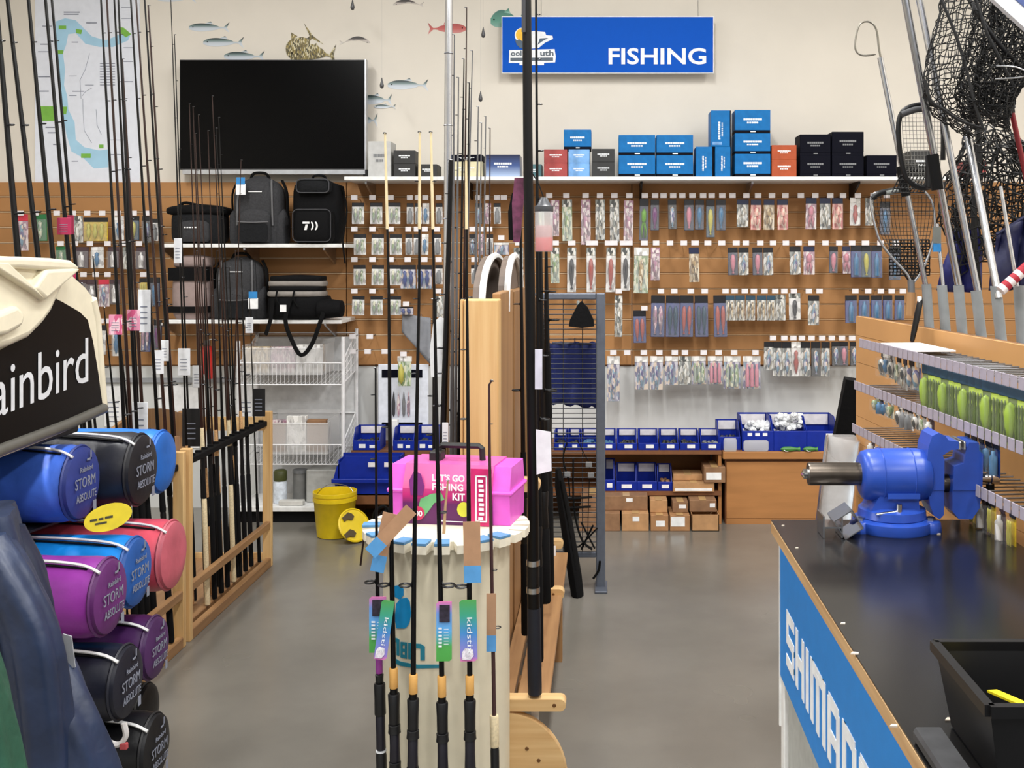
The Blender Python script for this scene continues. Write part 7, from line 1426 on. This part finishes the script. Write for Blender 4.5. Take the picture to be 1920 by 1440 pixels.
# dark mesh, blue fabric and striped sleeve among the poles
t = thing('keep_net', 'bunched black keep net hanging behind the aluminium poles', 'keep net', P(1840, 430, 3.3))
cords(MB(), netbag([(250, 1815, 1900), (290, 1800, 1940), (340, 1770, 1950), (400, 1760, 1950), (460, 1790, 1940), (520, 1800, 1900)], 3.35, 40, .09, .01), .0022).build('mesh_bag', net_k, t, kind='stuff'); cords(MB(), netbag([(270, 1830, 1900), (340, 1800, 1950), (420, 1790, 1950), (500, 1810, 1890)], 3.42, 34, .05, .012, 5), .003).build('inner_mesh', net_k, t, kind='stuff')
MB().tube(smooth_pts([P(1836, 236, 3.3), P(1834, 320, 3.3), P(1826, 420, 3.3), P(1835, 540, 3.3)]), .009, 6).build('draw_cord', net_k, t, smooth=True)
def cloth(name, label, cat, quad, d, mat, amp=.015, col=None):
    (ax_, ay), (bx_, by_), (cx_, cy_), (dx_, dy) = quad; t = thing(name, label, cat, P((cx_+dx_)/2, max(cy_, dy), d)); g = []
    for i in range(11):
        u = i/10; g.append([P((ax_+(bx_-ax_)*v)*(1-u)+(dx_+(cx_-dx_)*v)*u, (ay+(by_-ay)*v)*(1-u)+(dy+(cy_-dy)*v)*u, d+amp*math.sin(v*11+u*3)+amp*.5*math.sin(u*7)) for v in [j/10 for j in range(11)]])
    o = MB().sheet(g).build('fabric', mat, t, smooth=True); sm = o.modifiers.new('thick', 'SOLIDIFY'); sm.thickness = .01
    MB().tube([P(ax_, ay, d), P(bx_, by_, d)], .005, 6).build('hem', mat, t); return t
fb = M('fabric_royal', (18, 22, 96), .6, var=.25, scale=15, bump=.4)
cloth('blue_cloth', 'royal blue net sleeve bunched between the poles', 'cloth', [(1786, 436), (1836, 428), (1836, 548), (1760, 545)], 3.42, fb); cloth('blue_cloth', 'navy net sleeve at the right behind the thin gaff', 'cloth', [(1868, 440), (1940, 395), (1940, 540), (1858, 545)], 3.2, M('fabric_navy', (16, 20, 62), .6, var=.25, scale=15, bump=.4))
t = thing('striped_sleeve', 'red and white striped fabric sleeve wrapped round a net handle', 'sleeve', P(1890, 555, 2.72)); q0, q1 = P(1876, 545, 2.72), P(1935, 492, 2.72)
for k in range(8): a = q0+(q1-q0)*(k/8); b_ = q0+(q1-q0)*((k+.98)/8); MB().tube([a, b_], .017, 12, squash=(1, .8)).build('stripe', M('stripe_white', (226, 214, 214), .7) if k % 2 == 0 and k < 6 else M('stripe_red', (160, 26, 44), .7), t, smooth=True)
t = thing('red_gaff', 'dark red gaff shaft behind the mesh bag at the right', 'gaff', P(1922, 400, 3.0)); MB().tube([P(1895, 200, 3.0), P(1908, 260, 3.0), P(1926, 340, 3.0), P(1950, 560, 3.0)], .008, 8).build('shaft', M('shaft_red', (130, 24, 34), .3), t, smooth=True); MB().tube([P(1894, 190, 3.0), P(1897, 212, 3.0)], .01, 8).build('cap', black, t)
t = thing('steel_gaff', 'steel double gaff hook beside the mesh bag', 'gaff', P(1910, 150, 2.7))
MB().tube(smooth_pts([P(1935, 140, 2.7), P(1905, 126, 2.7), P(1868, 124, 2.7)]), .002, 6).build('prong', steel, t); MB().tube(smooth_pts([P(1935, 140, 2.7), P(1905, 146, 2.7), P(1866, 148, 2.7)]), .002, 6).build('prong', steel, t); MB().tube([P(1933, 140, 2.7), P(1990, 150, 2.7)], .006, 8).build('shaft', steel, t)
# white and blue corner banner above the nets
t = thing('overhead_sign', 'white edged blue sign board sloping at the top right corner', 'sign', P(1920, 60, 2.5)); d = 2.5
MB().prism([(0, 0), (.2, -.18), (.5, -.18), (.5, .3), (-.1, .3), (-.06, .06)], .02, P(1866, 2, d)).build('board', M('sign_white', (226, 228, 236), .5), t)
MB().prism([(.0, 0), (.2, -.17), (.45, -.17), (.45, .25), (-.05, .25)], .004, P(1898, -6, d-.002)).build('blue_field', M('sign_navy', (66, 84, 140), .5), t)
MB().tube([P(1940, -120, d), Vector((X(1940, d), d, CEIL))], .004, 5).build('hanging_wire', steel, t)
clean()
label_rows()
